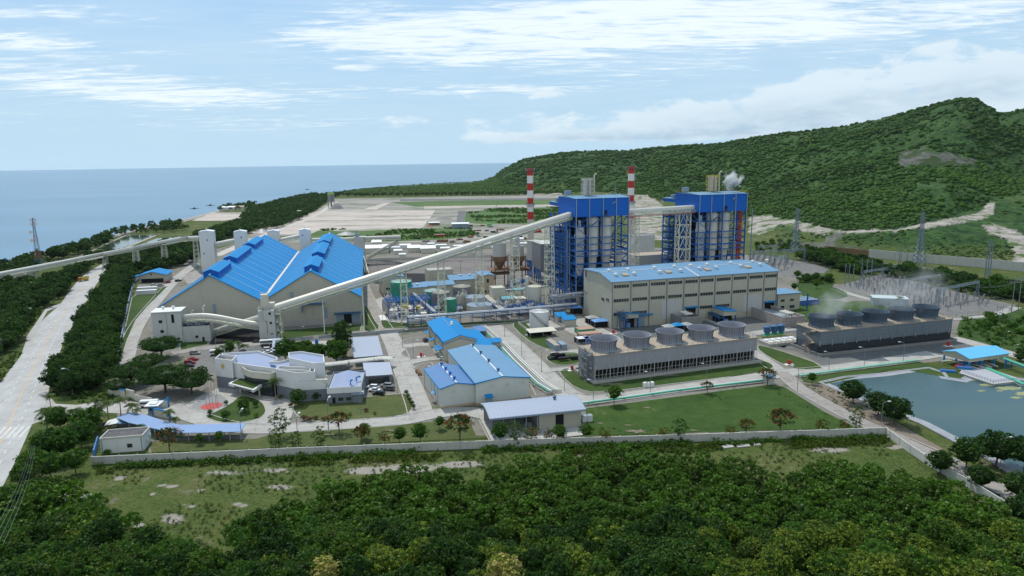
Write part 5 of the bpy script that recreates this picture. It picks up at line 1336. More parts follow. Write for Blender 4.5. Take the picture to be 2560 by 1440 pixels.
pipe_rack('raised blue pipe bridge crossing in front of the nearer boiler',[(1380,782),(1468,772)],9.5,5,4.5,'pipe','blue_dull',8,.34,2,rails=True)
pipe_rack('blue pipe walkway sloping along the left gable of the turbine hall',[(1463,772),(1500,792),(1540,815),(1562,832)],8.4,3,2.6,'blue_dull','blue_dull',3.5,.2,2,rails=True)
pipe_rack('twin silver pipes running diagonally down beside the green tank',[(1030,752),(1060,780),(1088,806)],5.6,3,2.0,'pipe','blue_steel',7,.4)
pipe_rack('ivory pipes running diagonally beside the clarifier tanks',[(1215,755),(1240,778),(1262,798)],4,4,3.4,'cream','blue_steel',7,.36)
pipe_rack('long ground rack of white and green pipes beside the pale blue warehouse',[(1250,862),(1290,905),(1352,965),(1385,985)],1.1,5,5.4,['white','ivory_steel','galv','white','green_pipe'],'conc',4,.35)
pipe_rack('short ground rack of white and green pipes by the small grey shed',[(1205,820),(1240,852)],1.0,4,4.5,['white','conc','white','green_pipe'],'conc',5,.35)
pipe_rack('green and white pipeline along the edge of the big lawn',[(1452,1014),(1560,1000),(1700,980),(1910,955)],.7,2,1.6,['white','green_pipe'],'conc',9,.36,name='pipeline',cat='pipeline')
pipe_rack('green pipeline along the bank between road and reservoir',[(1997,944),(2100,930),(2200,917),(2295,905)],.7,2,1.3,['green_pipe','green_top'],'conc',9,.34,name='pipeline',cat='pipeline')
pipe_rack('green overhead pipe frame right of the pump shelter',[(2482,905),(2520,922),(2580,945),(2640,968)],3.4,2,2.0,'green_pipe','blue_steel',6,.3)
pipe_rack('low green pipes beside the concrete deck',[(2462,925),(2510,945),(2560,968)],.9,3,2.2,'green_pipe','conc',6,.26)
pipe_rack('silver pipes leaving the right end of the turbine hall',[(1946,785),(1952,795),(2010,815)],3.4,3,2.0,'pipe','pylon',6,.35)
# ------------------------------------------------------------------ tanks and process sheds
def tank(label,px,py,r,h,mt,top,cone=.08,group=None,spiral=True,n=36,rimrail=True,legs=0,stair='pole'):
 g=G(px,py);t=thing('storage_tank',label,'tank',g,0,group)
 b=MB();b.lathe((0,0,0),[(r,0),(r,h)],n,cap1=False);b.build('shell',mt,t,smooth=True)
 b=MB();b.lathe((0,0,0),[(r+.1,h),(r*.5,h+r*cone*.5+.05),(.05,h+r*cone+.1)],n,cap1=False);rf=b.build('roof',top,t)
 if cone>.05:
  q=MB()
  for k in range(n//2):a=2*math.pi*k/(n//2);q.bar((math.cos(a)*r,math.sin(a)*r,h+.08),(math.cos(a)*.6,math.sin(a)*.6,h+r*cone+.14),.14)
  q.build('roof_rib','white',rf)
 if rimrail:
  q=MB();rail(q,[(math.cos(a)*r,math.sin(a)*r,h) for a in np.linspace(0,2*math.pi,19)],1.1,.08,3);q.build('handrail','galv',t)
 if spiral:
  q=MB();A=np.linspace(-2.4,-.5,12)
  for a,a2,z0,z1 in zip(A[:-1],A[1:],np.linspace(h,h*.1,12)[:-1],np.linspace(h,h*.1,12)[1:]):
   q.bar((math.cos(a)*(r+.5),math.sin(a)*(r+.5),z0),(math.cos(a2)*(r+.5),math.sin(a2)*(r+.5),z1),.7,.15);q.bar((math.cos(a)*(r+.9),math.sin(a)*(r+.9),z0+1),(math.cos(a2)*(r+.9),math.sin(a2)*(r+.9),z1+1),.1)
  q.build('spiral_stair',stair,t)
 return t
tank('widest green tank, far left of the tank group',1005,752,6.4,12.4,'green_tank','green_top')
tank('teal tank hidden behind the grey tank',1084,770,5.4,10.6,'teal_tank','green_top')
tank('tall grey tank between the teal and green tanks',1103,778,5.2,11.3,'tank_grey','ct_deck')
tank('small bright green tank nearest the pipe rack',1126,788,3.5,9.6,'green_tank','green_top')
tank('big grey tank with ribbed pale roof before the blue-roofed shed',1155,762,5.4,11.4,'tank_grey','ct_deck')
tank('left flat-topped clarifier tank',1187,772,6.2,7.4,'silo_dusty',mat('clarifier_cover',(.20,.26,.33),.5,0,.08,.5),.01,'clarifier tanks',False,rimrail=False)
tank('right flat-topped clarifier tank',1199,786,7.0,5.8,'silo_dusty',mat('clarifier_cover',(.2,.26,.33)),.01,'clarifier tanks',False,rimrail=False)
tank('white oil tank inside a low concrete bund',1348,821,4.9,9.2,'white','white',.1)
def bund():
 t=thing('tank_bund','low concrete bund wall round the white oil tank','bund wall',G(1312,826),0)
 pts=[G(1296,812),G(1330,838),G(1412,822),G(1370,797)]
 each('wall','conc',t,[(Vector((a.x,a.y,.75)),Vector((c.x,c.y,.75)),.35,1.5) for a,c in zip(pts,pts[1:]+pts[:1])],True)
bund()
def shed(label,px1,px2,depth,h,roof='cream',slope=.6,ang=AX,cat='shed',name='open_shed',group=None,back='dark',junk=0,post='galv'):
 fr=F(px1,px2,ang=ang);L=fr.L;t=thing(name,label,cat,fr.o,fr.rz,group)
 b=MB();b.add([(-.5,-.5,h-slope),(L+.5,-.5,h-slope),(L+.5,depth+.5,h),(-.5,depth+.5,h),(-.5,-.5,h-slope+.15),(L+.5,-.5,h-slope+.15),(L+.5,depth+.5,h+.15),(-.5,depth+.5,h+.15)],[(0,3,2,1),(4,5,6,7),(0,1,5,4),(1,2,6,5),(2,3,7,6),(3,0,4,7)]);b.build('roof',roof,t)
 n=max(1,int(L/4.5));each('post',post,t,[('b',L*i/n-.1,y,0,L*i/n+.1,y+.2,h-slope*.8) for i in range(n+1) for y in (0,depth-.2)])
 if back:b=MB();b.box(.2,depth-.15,0,L-.2,depth,h-.4);b.build('back_wall',back,t)
 if junk:
  k=MB()
  for _ in range(junk):x,y,s=rnd.uniform(.5,L-1.5),rnd.uniform(.3,depth-1.5),rnd.uniform(.5,1.2);k.box(x,y,0,x+s,y+s,rnd.uniform(.5,h-slope-1))
  tag(k.build('stored_goods','asph',t))
 return t
shed('low open shed with cream mono roof beside the white oil tank',(1326,846),(1386,838),5.5,3.2,'cream',.5,junk=10)
t_,_,_=bld('pump_house','small beige pump house with skewed blue roof by the white tank, left one','building',(1394,812),(1418,810),5,4.2,5.4,'x','beige','blue_roof',ang=AX,ridge_at=.98,over=.3,group='paired pump houses')
bld('pump_house','small beige pump house with skewed blue roof, the nearer right one','building',(1411,818),(1440,815),5,3.6,4.8,'x','beige','blue_roof',ang=AX,ridge_at=.98,over=.3,group='paired pump houses')
def canopy(label,px,py,w,d,h,mt,group='peaked shade canopies',ang=AX):
 g=G(px,py);t=thing('shade_canopy',label,'canopy',g,ang,group);b=MB();z=h*.72
 b.add([(-w/2,-d/2,z),(w/2,-d/2,z),(w/2,d/2,z),(-w/2,d/2,z),(0,0,h)],[(0,1,4),(1,2,4),(2,3,4),(3,0,4),(3,2,1,0)]);b.build('canvas',mt,t)
 each('pole','pole',t,[('b',sx*(w/2-.2)-.06,sy*(d/2-.2)-.06,0,sx*(w/2-.2)+.06,sy*(d/2-.2)+.06,z) for sx in (-1,1) for sy in (-1,1)])
 b=MB();b.box(-w/2+.5,-d/2+.6,0,w/2-.5,d/2-.2,z*.7);b.build('screen','dark',t)
canopy('faded blue canopy over a dark tent below the boiler',1441,784,6.6,5.0,5.0,'tarp_blue')
canopy('grey canopy at the foot of the turbine hall gable',1480,808,6.5,5.5,4.4,'tarp_grey')
canopy('blue and grey canopy nearer the road below the gable',1500,816,8.5,6.0,4.4,'tarp_blue')
canopy('grey canopy peeping between the near cooling stacks',1671,830,6,5,4.2,'tarp_grey')
canopy('blue canopy peeping between the near cooling stacks',1693,828,6,5,4.6,'blue_roof')
canopy('pale canopy right of the blue one behind the stacks',1716,826,6,5,4.4,'tarp_grey')
canopy('small bright blue parasol among the process sheds',1308,712,4.5,4.5,4.2,'blue_roof')
B='building'
bld('process_building','tall beige building with pale blue roof left of the widest green tank',B,(957,744),(1010,738),22,12.6,13.8,'y','beige','sky_roof',ang=AX,wins=(('y',0,2.2,5.0,2.6,1.0),),base=('brownish',2.5))
bld('process_building','lower beige building with pale blue roof behind the widest green tank',B,(1014,756),(1064,748),16,8.8,10.0,'x','beige','sky_roof',ang=AX,vent=((4,4,9.6),(8,4,9.6)),doors=(('y',0,9.5,0,2.6,3.6,'dark'),))
bld('process_building','long low building with pale blue roof behind the teal tank',B,(1063,748),(1134,740),15,8.2,9.6,'x','beige','sky_roof',ang=AX)
bld('process_building','pale blue roofed shed with two ventilators behind the ribbed grey tank',B,(1127,738),(1204,730),16,9.6,11.6,'x','beige','sky_roof',ang=AX,vent=((8,6,11),(14,6,11)))
bld('process_building','plain windowless beige block behind the pale blue roofs',B,(1072,722),(1131,715),14,12.0,None,ang=AX,wall='beige',roof='conc',parapet=.5)
bld('process_building','two-storey beige building with pale blue roof beside the dusty silo',B,(1206,742),(1233,738),16,13.2,14.0,'y',mat('warm_beige_wall',(.44,.36,.24),.7,0,.08,.2,.2),'sky_roof',ang=AX,wins=(('y',0,1.2,2.6,1.6,1.3),('y',0,4.0,2.6,1.6,1.3),('y',0,3.0,8.8,1.4,2.4)))
bld('process_building','tall cream equipment block left of the tall trestle',B,(1233,766),(1262,762),9,10.5,None,ang=AX,wall='cream',roof='cream',parapet=.4)
bld('process_building','small beige hut with teal roof between the tall trestles',B,(1259,776),(1288,772),7,6.4,7.2,'x','beige',mat('teal_roof',(.12,.33,.36),.5,0,.08,.3,.2),ang=AX)
bld('process_building','beige box hut right of the teal roofed hut',B,(1294,782),(1312,779),6,7.8,None,ang=AX,wall='beige',roof='cream')
bld('pipe_hut','small teal-roofed beige hut beside the pump houses',B,(1288,758),(1306,755),5,8,None,ang=AX,wall='beige',roof=MATS['teal_roof'])
tank('slim cream tank at the foot of the tallest trestle',1336,768,4.2,12.6,'silo','cream',.05,spiral=False)
tank('very thin cream tank left of the slim one',1318,762,1.1,17,'silo','cream',.3,spiral=False,rimrail=False,n=14)
def ash_silo(px,py,r,z0,z1,label):
 g=G(px,py);t=thing('ash_silo',label,'silo',g,AX,'dusty ash silos on legs')
 b=MB();b.lathe((0,0,0),[(r,z0),(r,z1),(.5,z1+.8)],30);b.build('shell','silo_dusty',t,smooth=True)
 b=MB();b.lathe((0,0,0),[(1.0,z0-9.5),(r*.92,z0-3.4),(r+.5,z0-3.2),(r+.5,z0)],24);b.build('hopper','rust',t,smooth=True)
 b=MB();b.cyl((0,0,z1),(0,0,z1+5.5),1.3,n=12);b.cyl((-1.8,.6,z1),(-1.8,.6,z1+9),.5,n=8);b.build('filter_head','silo_dusty',t,smooth=True)
 b=MB()
 for sx in (-1,1):
  for sy in (-1,1):b.bar((sx*r*1.0,sy*r*1.0,0),(sx*r,sy*r,z0),.6)
 for z in (z0-9,9):b.box(-r-2.5,-r-2,z,r+3,r+2,z+.5);rail(b,[(-r-2.5,-r-2,z+.5),(r+3,-r-2,z+.5),(r+3,r+2,z+.5)],1.2,.1,2)
 for a,c in ((-1,1),(1,-1)):b.bar((a*r,-r,z0-8),(c*r,-r,z0),.3)
 b.build('leg_frame','rust',t)
 b=MB();rail(b,[(math.cos(a)*r,math.sin(a)*r,z1) for a in np.linspace(0,2*math.pi,17)],1.2,.1,2);b.build('handrail','galv',t)
g_=G(1250,716);zt=ZAT(g_,607);zb=ZAT(g_,640)
ash_silo(1250,716,4.5,zb,zt,'left dusty silo on rusty legs under the long conveyor')
ash_silo(1296,706,4.0,zb-2,zt-4,'right dusty silo on rusty legs, partly behind the tall trestle')
def casing(label,p1,p2,d,z0,z1,mt,ang=None,grp=None):
 fr=F(p1,p2,ang=ang);t=thing('flue_gas_filter',label,'industrial filter',fr.o,fr.rz,grp);b=MB();b.box(0,0,z0,fr.L,d,z1);b.build('casing',mt,t)
 b=MB()
 for i in range(4):
  x=fr.L*(i+.5)/4;b.add([(x-fr.L/8,0,z0),(x+fr.L/8,0,z0),(x+fr.L/8,d,z0),(x-fr.L/8,d,z0),(x,d/2,z0-5)],[(1,0,4),(2,1,4),(3,2,4),(0,3,4)])
 b.build('hopper','galv',t);b=MB()
 for i in range(5):
  for y in (0,d):b.bar((fr.L*i/4,y,0),(fr.L*i/4,y,z0),.5);b.bar((fr.L*i/4,y,1),(fr.L*min(4,i+1)/4,y,z0),.25)
 b.build('leg_frame','blue_steel',t)
 b=MB();b.box(-.2,-.2,z1,fr.L+.2,d+.2,z1+.3);rail(b,[(0,0,z1+.3),(fr.L,0,z1+.3)],1.1,.1,2);b.build('roof','wallgrey',t)
gA=G(1330,700);zt=ZAT(gA,603);zb=ZAT(gA,664)
casing('big flat grey filter casing behind the tallest trestle',(1330,700),(1352,712),14,zb,zt,'tank_grey')
casing('blue steel filter tower left of the flat grey casing',(1318,690),(1330,692),8,12,26,'silo_dusty')
def make_skid():
 t=thing('pump_skid','skid','pump skid',(0,0,0));b=MB();b.box(-1.6,-1,0,1.6,1,.3);b.build('base','conc',t);b=MB();b.cyl((-1.2,0,.9),(.4,0,.9),.55,n=10);b.cyl((.9,0,.3),(.9,0,2.6),.5,n=10);b.build('vessel','silo',t,smooth=True);b=MB();b.tube([(-1,-.8,.5),(1.2,-.8,.5),(1.2,-.8,2.2),(2.4,-.8,2.2)],.16,7);b.build('pipe','pipe',t);return t
def make_frame():
 t=thing('valve_frame','frame','pipe frame',(0,0,0));b=MB();[b.bar((x,y,0),(x,y,4.4),.22) for x in (-2,2) for y in (-1.4,1.4)];[b.bar((-2,y,z),(2,y,z),.18) for y in (-1.4,1.4) for z in (2.2,4.4)];[b.bar((x,-1.4,z),(x,1.4,z),.18) for x in (-2,2) for z in (2.2,4.4)];rail(b,[(-2,-1.4,4.4),(2,-1.4,4.4),(2,1.4,4.4)],1,.08,1.4);b.build('steel_frame','blue_steel',t)
 b=MB();[b.tube([(-3,-.9+k*.6,1.2+k*.6),(0,-.9+k*.6,1.2+k*.6),(.8,-.9+k*.6,3+k*.2),(3,-.9+k*.6,3+k*.2)],.2,7) for k in range(4)];b.build('pipe','pipe',t,smooth=True);return t
def make_column():
 t=thing('process_column','column','process column',(0,0,0));b=MB();b.lathe((0,0,0),[(1.1,1.5),(1.3,2.5),(1.3,7),(.7,7.8),(.3,8.4),(.3,9.6)],14);b.build('vessel','silo_dusty',t,smooth=True);b=MB();[b.bar((x,y,0),(x,y,2.6),.2) for x in (-.9,.9) for y in (-.9,.9)];rail(b,[(-1.6,-1.6,6.6),(1.6,-1.6,6.6),(1.6,1.6,6.6)],1.1,.09,1.1);b.tube([(1.7,0,0),(1.7,0,8),(.6,0,9.2)],.16,7);b.build('platform','ivory_steel',t);return t
mk_=[placer(make_skid,'small plant among the process sheds'),placer(make_frame,'small plant among the process sheds'),placer(make_column,'small plant among the process sheds')]
nm_=['small pump skid with a pale vessel','little blue pipe frame','dusty process column with a railed platform']
rk=random.Random(77)
for (x0,x1,y0,y1,n,lb) in ((1228,1372,770,792,34,'among the beige sheds below the silos'),(1130,1225,762,792,12,'between the grey tank and the clarifiers'),(1385,1450,760,782,10,'at the foot of the nearer boiler'),(1040,1120,770,800,9,'between the green tanks and the pipe rack'),(1225,1330,716,742,12,'below the dusty silos'),(1600,1690,700,712,6,'between the two boilers'),(958,985,762,792,5,'left of the blue steel frame')):
 for i in range(n):g=G(rk.uniform(x0,x1),rk.uniform(y0,y1));k=rk.choice((0,0,1,1,2));mk_[k]((g.x,g.y,.1),AX+rk.choice((0,1.57,.2)),rk.uniform(.7,1.3),nm_[k]+' '+lb)
pipe_rack('ivory pipes crossing the process yard below the silos',[(1236,748),(1300,742),(1370,735)],5,4,3,['cream','pipe','ivory_steel'],'blue_steel',7,.3)
pipe_rack('blue-framed pipes beside the beige huts',[(1250,792),(1300,770),(1345,752)],4,4,3,'pipe','blue_steel',6,.28,rails=True)
pipe_rack('silver pipes climbing along the foot of the nearer boiler',[(1375,772),(1410,768),(1450,764)],6.5,4,3.4,'pipe','blue_steel',6,.36,2)
def tankfarm():
 fr=F((968,800),(1060,800),ang=AX);t=thing('chemical_plant','open blue steel frame over small grey vessels beside the widest green tank','process frame',fr.o,fr.rz)
 L=22;b=MB();z=9.8
 for x in (1,8,15,21.5):
  for y in (2,11):b.bar((x,y,0),(x,y,z),.42)
 for y in (0,4,8,12):b.bar((0,y,z),(L+2,y,z),.4)
 for x in np.linspace(0,L+2,8):b.bar((x,0,z+.3),(x,12,z+.3),.34)
 for x in (1,8,15):b.bar((x,2,z-3.2),(x+2.8,2,z),.3);b.bar((x,2,z-3.2),(x-2.4,2,z),.3)
 b.build('steel_frame','blue_steel',t)
 for i in range(4):
  for j in range(2):k=MB();k.lathe((3.5+i*5.2,4+j*5.5,0),[(1.9,0),(1.9,4.6),(.3,5.4)],18);k.build('vessel','tank_grey' if (i+j) % 3 else 'silo',t,smooth=True)
 k=MB();rr=random.Random(9)
 for _ in range(46):
  x,y,zz=rr.uniform(0,30),rr.uniform(-3,11),rr.uniform(.6,4.4);d=rr.uniform(2,8)
  if rr.random()<.5:k.cyl((x,y,zz),(x+d,y,zz),rr.uniform(.12,.3),n=7)
  else:k.cyl((x,y,zz),(x,y+d*.6,zz),rr.uniform(.12,.3),n=7)
 k.build('pipework','pipe',t,smooth=True);k=MB()
 for _ in range(40):
  x,y,zz=rr.uniform(0,30),rr.uniform(-3,11),rr.uniform(.2,3.8);d=rr.uniform(1,5);k.bar((x,y,0),(x,y,zz),.2);k.bar((x,y,zz),(x+d,y,zz),.2)
 k.build('pipe_support','blue_steel',t);k=MB();k.box(9,5,4.4,11.5,7,6.2);k.box(17,3,4,19,5,5.6);k.build('hoist','yellow',t)
 k=MB();k.box(-3.5,-1,0,-.3,12,.35);k.build('kerb','white',t)
tankfarm()
bld('container_shed','white slatted container-like shed beside the shortest trestle','container',(1026,812),(1056,809),5,3.4,None,ang=AX,wall=mat('slatted_white',(.6,.62,.6),.6,0,.06,.5,.2,panel=(0,.8,.6)),roof='dark',parapet=.3)
bld('stair_hut','narrow beige hut against the white slatted shed','hut',(1057,808),(1065,807),3,5.2,None,ang=AX,wall='beige',roof='cream')
def container(label,p1,L,ang,mt,W=2.5,h=2.6,cat='container',z=0,roof=None,group='shipping containers in the yard'):
 g=G(*p1);t=thing('shipping_container',label,cat,(g.x,g.y,z),ang,group);b=MB();b.box(0,0,0.1,L,W,h);b.build('body',mt,t)
 b=MB()
 for x in (0,L):
  for y in (0,W):b.bar((x,y,0),(x,y,h+.04),.2)
 for y in (0,W):b.bar((0,y,h),(L,y,h),.16);b.bar((0,y,.1),(L,y,.1),.16)
 b.build('corner_frame',mt,t);b=MB();b.box(.1,.1,h+.01,L-.1,W-.1,h+.06);b.build('roof',roof or mt,t)
 b=MB()
 for k in range(4):b.bar((-.06 if True else 0,.35+k*.6,.3),(-.06,.35+k*.6,h-.2),.07)
 b.build('door_bar','white',t);return t
AB=AX+math.pi/2
container('blue-grey container with sandy top, left of a pair',(1400,877),12,AB,'container_grey',roof='ct_deck')
container('short blue-grey container, right of the pair',(1417,875),6.5,AB,'container_grey',roof='container_grey')
container('green container with a patchy rusted roof',(1448,838),8.5,AX,'container_green',roof='container_rust',W=6)
container('rust-topped container behind the near cooling tower',(1452,848),11,AX,'container_rust',W=5,h=2.2)
container('dark container with a torn white cover by the cooling tower',(1446,862),6,AX,'asph',roof='zinc_roof',W=5)
container('blue container standing next to the dark torn one',(1466,862),3.5,AX,'container_blue',W=5)
for i,(x,y,lb) in enumerate(((2000,765,'nearest of three long blue containers by the annex'),(1990,762,'middle of three long blue containers by the annex'),(1979,759,'farthest of three long blue containers by the annex'))):container(lb,(x,y),13,AX,'container_blue',W=2.6,h=3.0,roof='dusk_roof' if False else 'container_grey')
def pumps():
 for i,px in enumerate((1917,1935,1952)):
  g=G(px,842-i*2);t=thing('circulation_pump',('left','middle','right')[i]+' of three blue upright pump motors between the cooling towers','pump',g,AX,'blue pump motors')
  b=MB();b.lathe((0,0,0),[(1.7,2.4),(1.5,4.4),(1.8,4.6),(1.8,5.0),(1.0,5.6)],16);b.build('motor','blue_roof' if False else 'blue_dull',t,smooth=True)
  b=MB();b.lathe((0,0,0),[(1.9,0),(1.9,.4),(1.2,1.0),(1.2,2.4)],14);b.tube([(0,0,.8),(-2.0,-1.2,.8),(-3.8,-1.6,.6)],.7,9);b.build('pump_body','green_tank',t,smooth=True)
pumps()
t=thing('pump_deck','pale deck with white covers and yellow rails beside the dark cooling tower','pump deck',G(1925,868),AX);b=MB();b.box(0,0,0,18,9,1.4);b.build('slab','conc',t)
each('cover','white',t,[('b',1+i*3.4,1+j*3.6,1.4,3.6+i*3.4,3.6+j*3.6,1.9) for i in range(5) for j in range(2)]);b=MB();rail(b,[(0,9,1.4),(18,9,1.4),(18,0,1.4),(0,0,1.4)],1.1,.1,2);b.build('handrail','yellow',t)
t=thing('tarpaulin_stack','stack of black tarpaulin-covered bundles on the round lawn','covered stack',G(1408,900),AX)
for _ in range(14):x,y,z=rnd.uniform(-7,4),rnd.uniform(-2.5,2),rnd.choice((0,.9,1.7));b=MB();b.para((x,y,z),(rnd.uniform(3,5),rnd.uniform(-.4,.4),0),(rnd.uniform(-.3,.3),rnd.uniform(1,1.8),0),(0,0,.85));b.build('bundle','asph',t)
# ------------------------------------------------------------------ warehouses and sheds in front
def warehouse(label,fl,frt,bl,ridge,ze,wall,roof,vlist,vmt,base,axis='y',cap='white',name='warehouse',wins=(),over=.35,group=None):
 fr=F(fl,frt,bl,ze);L,W=fr.L,fr.W;ur=along(fr,ridge[0],0,ze+1.5);zr=ZAT(fr.w(ur,0),ridge[1])
 t=thing(name,label,'warehouse',fr.o,fr.rz,group)
 gable_walls(t,L,W,ze,zr,axis,wall,base=base,ridge_at=ur/L);roof_slabs(t,L,W,ze,zr,axis,over,.22,roof,ur/L,cap)
 vents(t,[(ur,W*f_,zr+.2) for f_ in vlist],.62,vmt,1.3)
 e=MB()
 for q in (((-over,-over-.05,ze-.1),(ur,-over-.05,zr+.1)),((ur,-over-.05,zr+.1),(L+over,-over-.05,ze-.1)),((-over-.05,-over,ze),(-over-.05,W+over,ze)),((L+over+.05,-over,ze),(L+over+.05,W+over,ze))):e.bar(*q,.22,.3)
 e.build('eaves_trim','blue_roof',t)
 return t,fr,L,W,zr
pal=mat('pale_sheet_wall',(.50,.53,.50),.5,0,.05,.1,.12,panel=(1.0,0,.08))
W1=warehouse('largest front warehouse with pale blue roof and four ridge ventilators',(1189.5,958),(1322.5,943),(1122.5,876),(1256,941),8.3,pal,'sky_roof',(.12,.40,.66,.93),'blue_dull',(mat('tan_plinth',(.40,.31,.22),.8),1.0))
t=W1[0];each('wall_vent','wallgrey',t,[('b',u,-.08,5.9,u+1.4,.02,7.1) for u in (5,10.8,16.6)]);b=MB();b.box(3.4,-1.6,0,5.4,0,2.9);b.build('porch','container_grey',t);b=MB();b.para((3.0,-2.0,3.0),(2.8,0,0),(0,2.0,.7),(0,0,.12));b.build('canopy','blue_roof',t)
b=MB();rail(b,[(0,-.6,0),(W1[2],-.6,0)],1.0,.08,1.6);b.build('handrail','ct_deck',t)
W2=warehouse('smaller front warehouse with dusty dark blue roof and four ventilators',(1101,971.5),(1187.5,960.5),(1069,922.5),(1141,957),7.5,pal,'dusk_roof',(.12,.36,.62,.88),'blue_clad',(MATS['tan_plinth'],.9))
t=W2[0];each('wall_vent','wallgrey',t,[('b',u,-.08,5.2,u+1.2,.02,6.3) for u in (4,12.0)]);each('wall_joint','blue_dull',t,[('b',-.08,y,.9,.02,y+.12,7.4) for y in (4,9,14)])
b=MB();b.para((-1.5,7,3.0),(1.5,0,.8),(0,3.2,0),(0,0,.12));b.build('canopy','sky_roof',t);b=MB();b.box(-.1,7.6,0,.02,9.6,2.8);b.build('door','white',t)
def silver_shed():
 fr=F((1227,1044),(1457,1021),(1199,1009),6.0);L,W=fr.L,fr.W
 t=thing('storage_shed','long silver curved-roof shed nearest the boundary wall, open at its left end','shed',fr.o,fr.rz)
 b=MB();n=8;pts=[(-1.2+(W+2.0)*k/n,6.0+1.6*math.sin(math.pi*(.10+.86*k/n))-(0.55)) for k in range(n+1)]
 for (y0,z0),(y1,z1) in zip(pts[:-1],pts[1:]):b.para((-.6,y0,z0),(L+1.2,0,0),(0,y1-y0,z1-z0),(0,0,.18))
 b.build('roof','silver_roof',t);vents(t,[(L*.76,W*.55,7.0)],.6,'blue_dull',1.3)
 e=MB();e.box(-.7,-1.35,5.55,L+.7,-1.15,6.0)
 for (y0,z0),(y1,z1) in zip(pts[:-1],pts[1:]):e.bar((-.65,y0,z0),(-.65,y1,z1),.2,.4);e.bar((L+.65,y0,z0),(L+.65,y1,z1),.2,.4)
 e.build('fascia','container_grey',t)
 b=MB();b.box(L*.52,.3,0,L-.5,W-.6,5.7);b.build('wall','beige',t);b=MB();b.box(.4,W-.9,0,L*.52,W-.6,5.9);b.build('back_wall','beige',t)
 d=MB();d.box(L*.70,.2,0,L*.79,.32,4.6);d.build('door','dark',t)
 each('post','container_grey',t,[('b',u-.15,y,0,u+.15,y+.3,5.6) for u in np.linspace(.3,L*.5,5) for y in (0,W-1)])
 b=MB();b.box(-1.5,-7.5,0,L-2,W,.28);b.build('slab','conc',t)
 b=MB();rail(b,[(-1.2,W,.3),(-1.2,-7.2,.3),(8,-7.2,.3)],1.3,.14,1.6);b.build('handrail','cream',t)
 k=MB()
 for _ in range(12):x,y,s=rnd.uniform(1,L*.45),rnd.uniform(1,W-3),rnd.uniform(.6,1.5);k.box(x,y,.3,x+s,y+s,.3+rnd.uniform(.6,2))
 k.build('stored_goods','tank_grey',t)
 return fr,L
SS=silver_shed()
for i in range(2):
 g=SS[0].w(SS[1]+2.6,3.4+i*0.1);t=thing('water_tank',('white plastic cube tank','second white cube tank')[i]+' at the right end of the silver shed','water tank',SS[0].w(SS[1]+.9+i*1.9,2.5),SS[0].rz,'cube tanks by the silver shed');b=MB();b.box(0,0,.15,1.5,1.7,2.2);b.build('tank_body','white',t);b=MB()
 for z in (.5,1.1,1.7,2.2):b.box(-.04,-.04,z,1.54,1.74,z+.05)
 b.build('cage','galv',t)
for i,(x,y) in enumerate(((1614,968),(1621,968),(1628,967))):
 t=thing('water_tank',('left','middle','right')[i]+' of three white cube tanks at the kerb before the cooling tower','water tank',G(x,y,0),AX,'cube tanks on the kerb');b=MB();b.box(-.9,-.7,.15,.9,.7,1.9);b.build('tank_body','white',t);b=MB();b.box(-.95,-.75,0,.95,.75,.15);b.build('pallet','conc',t)
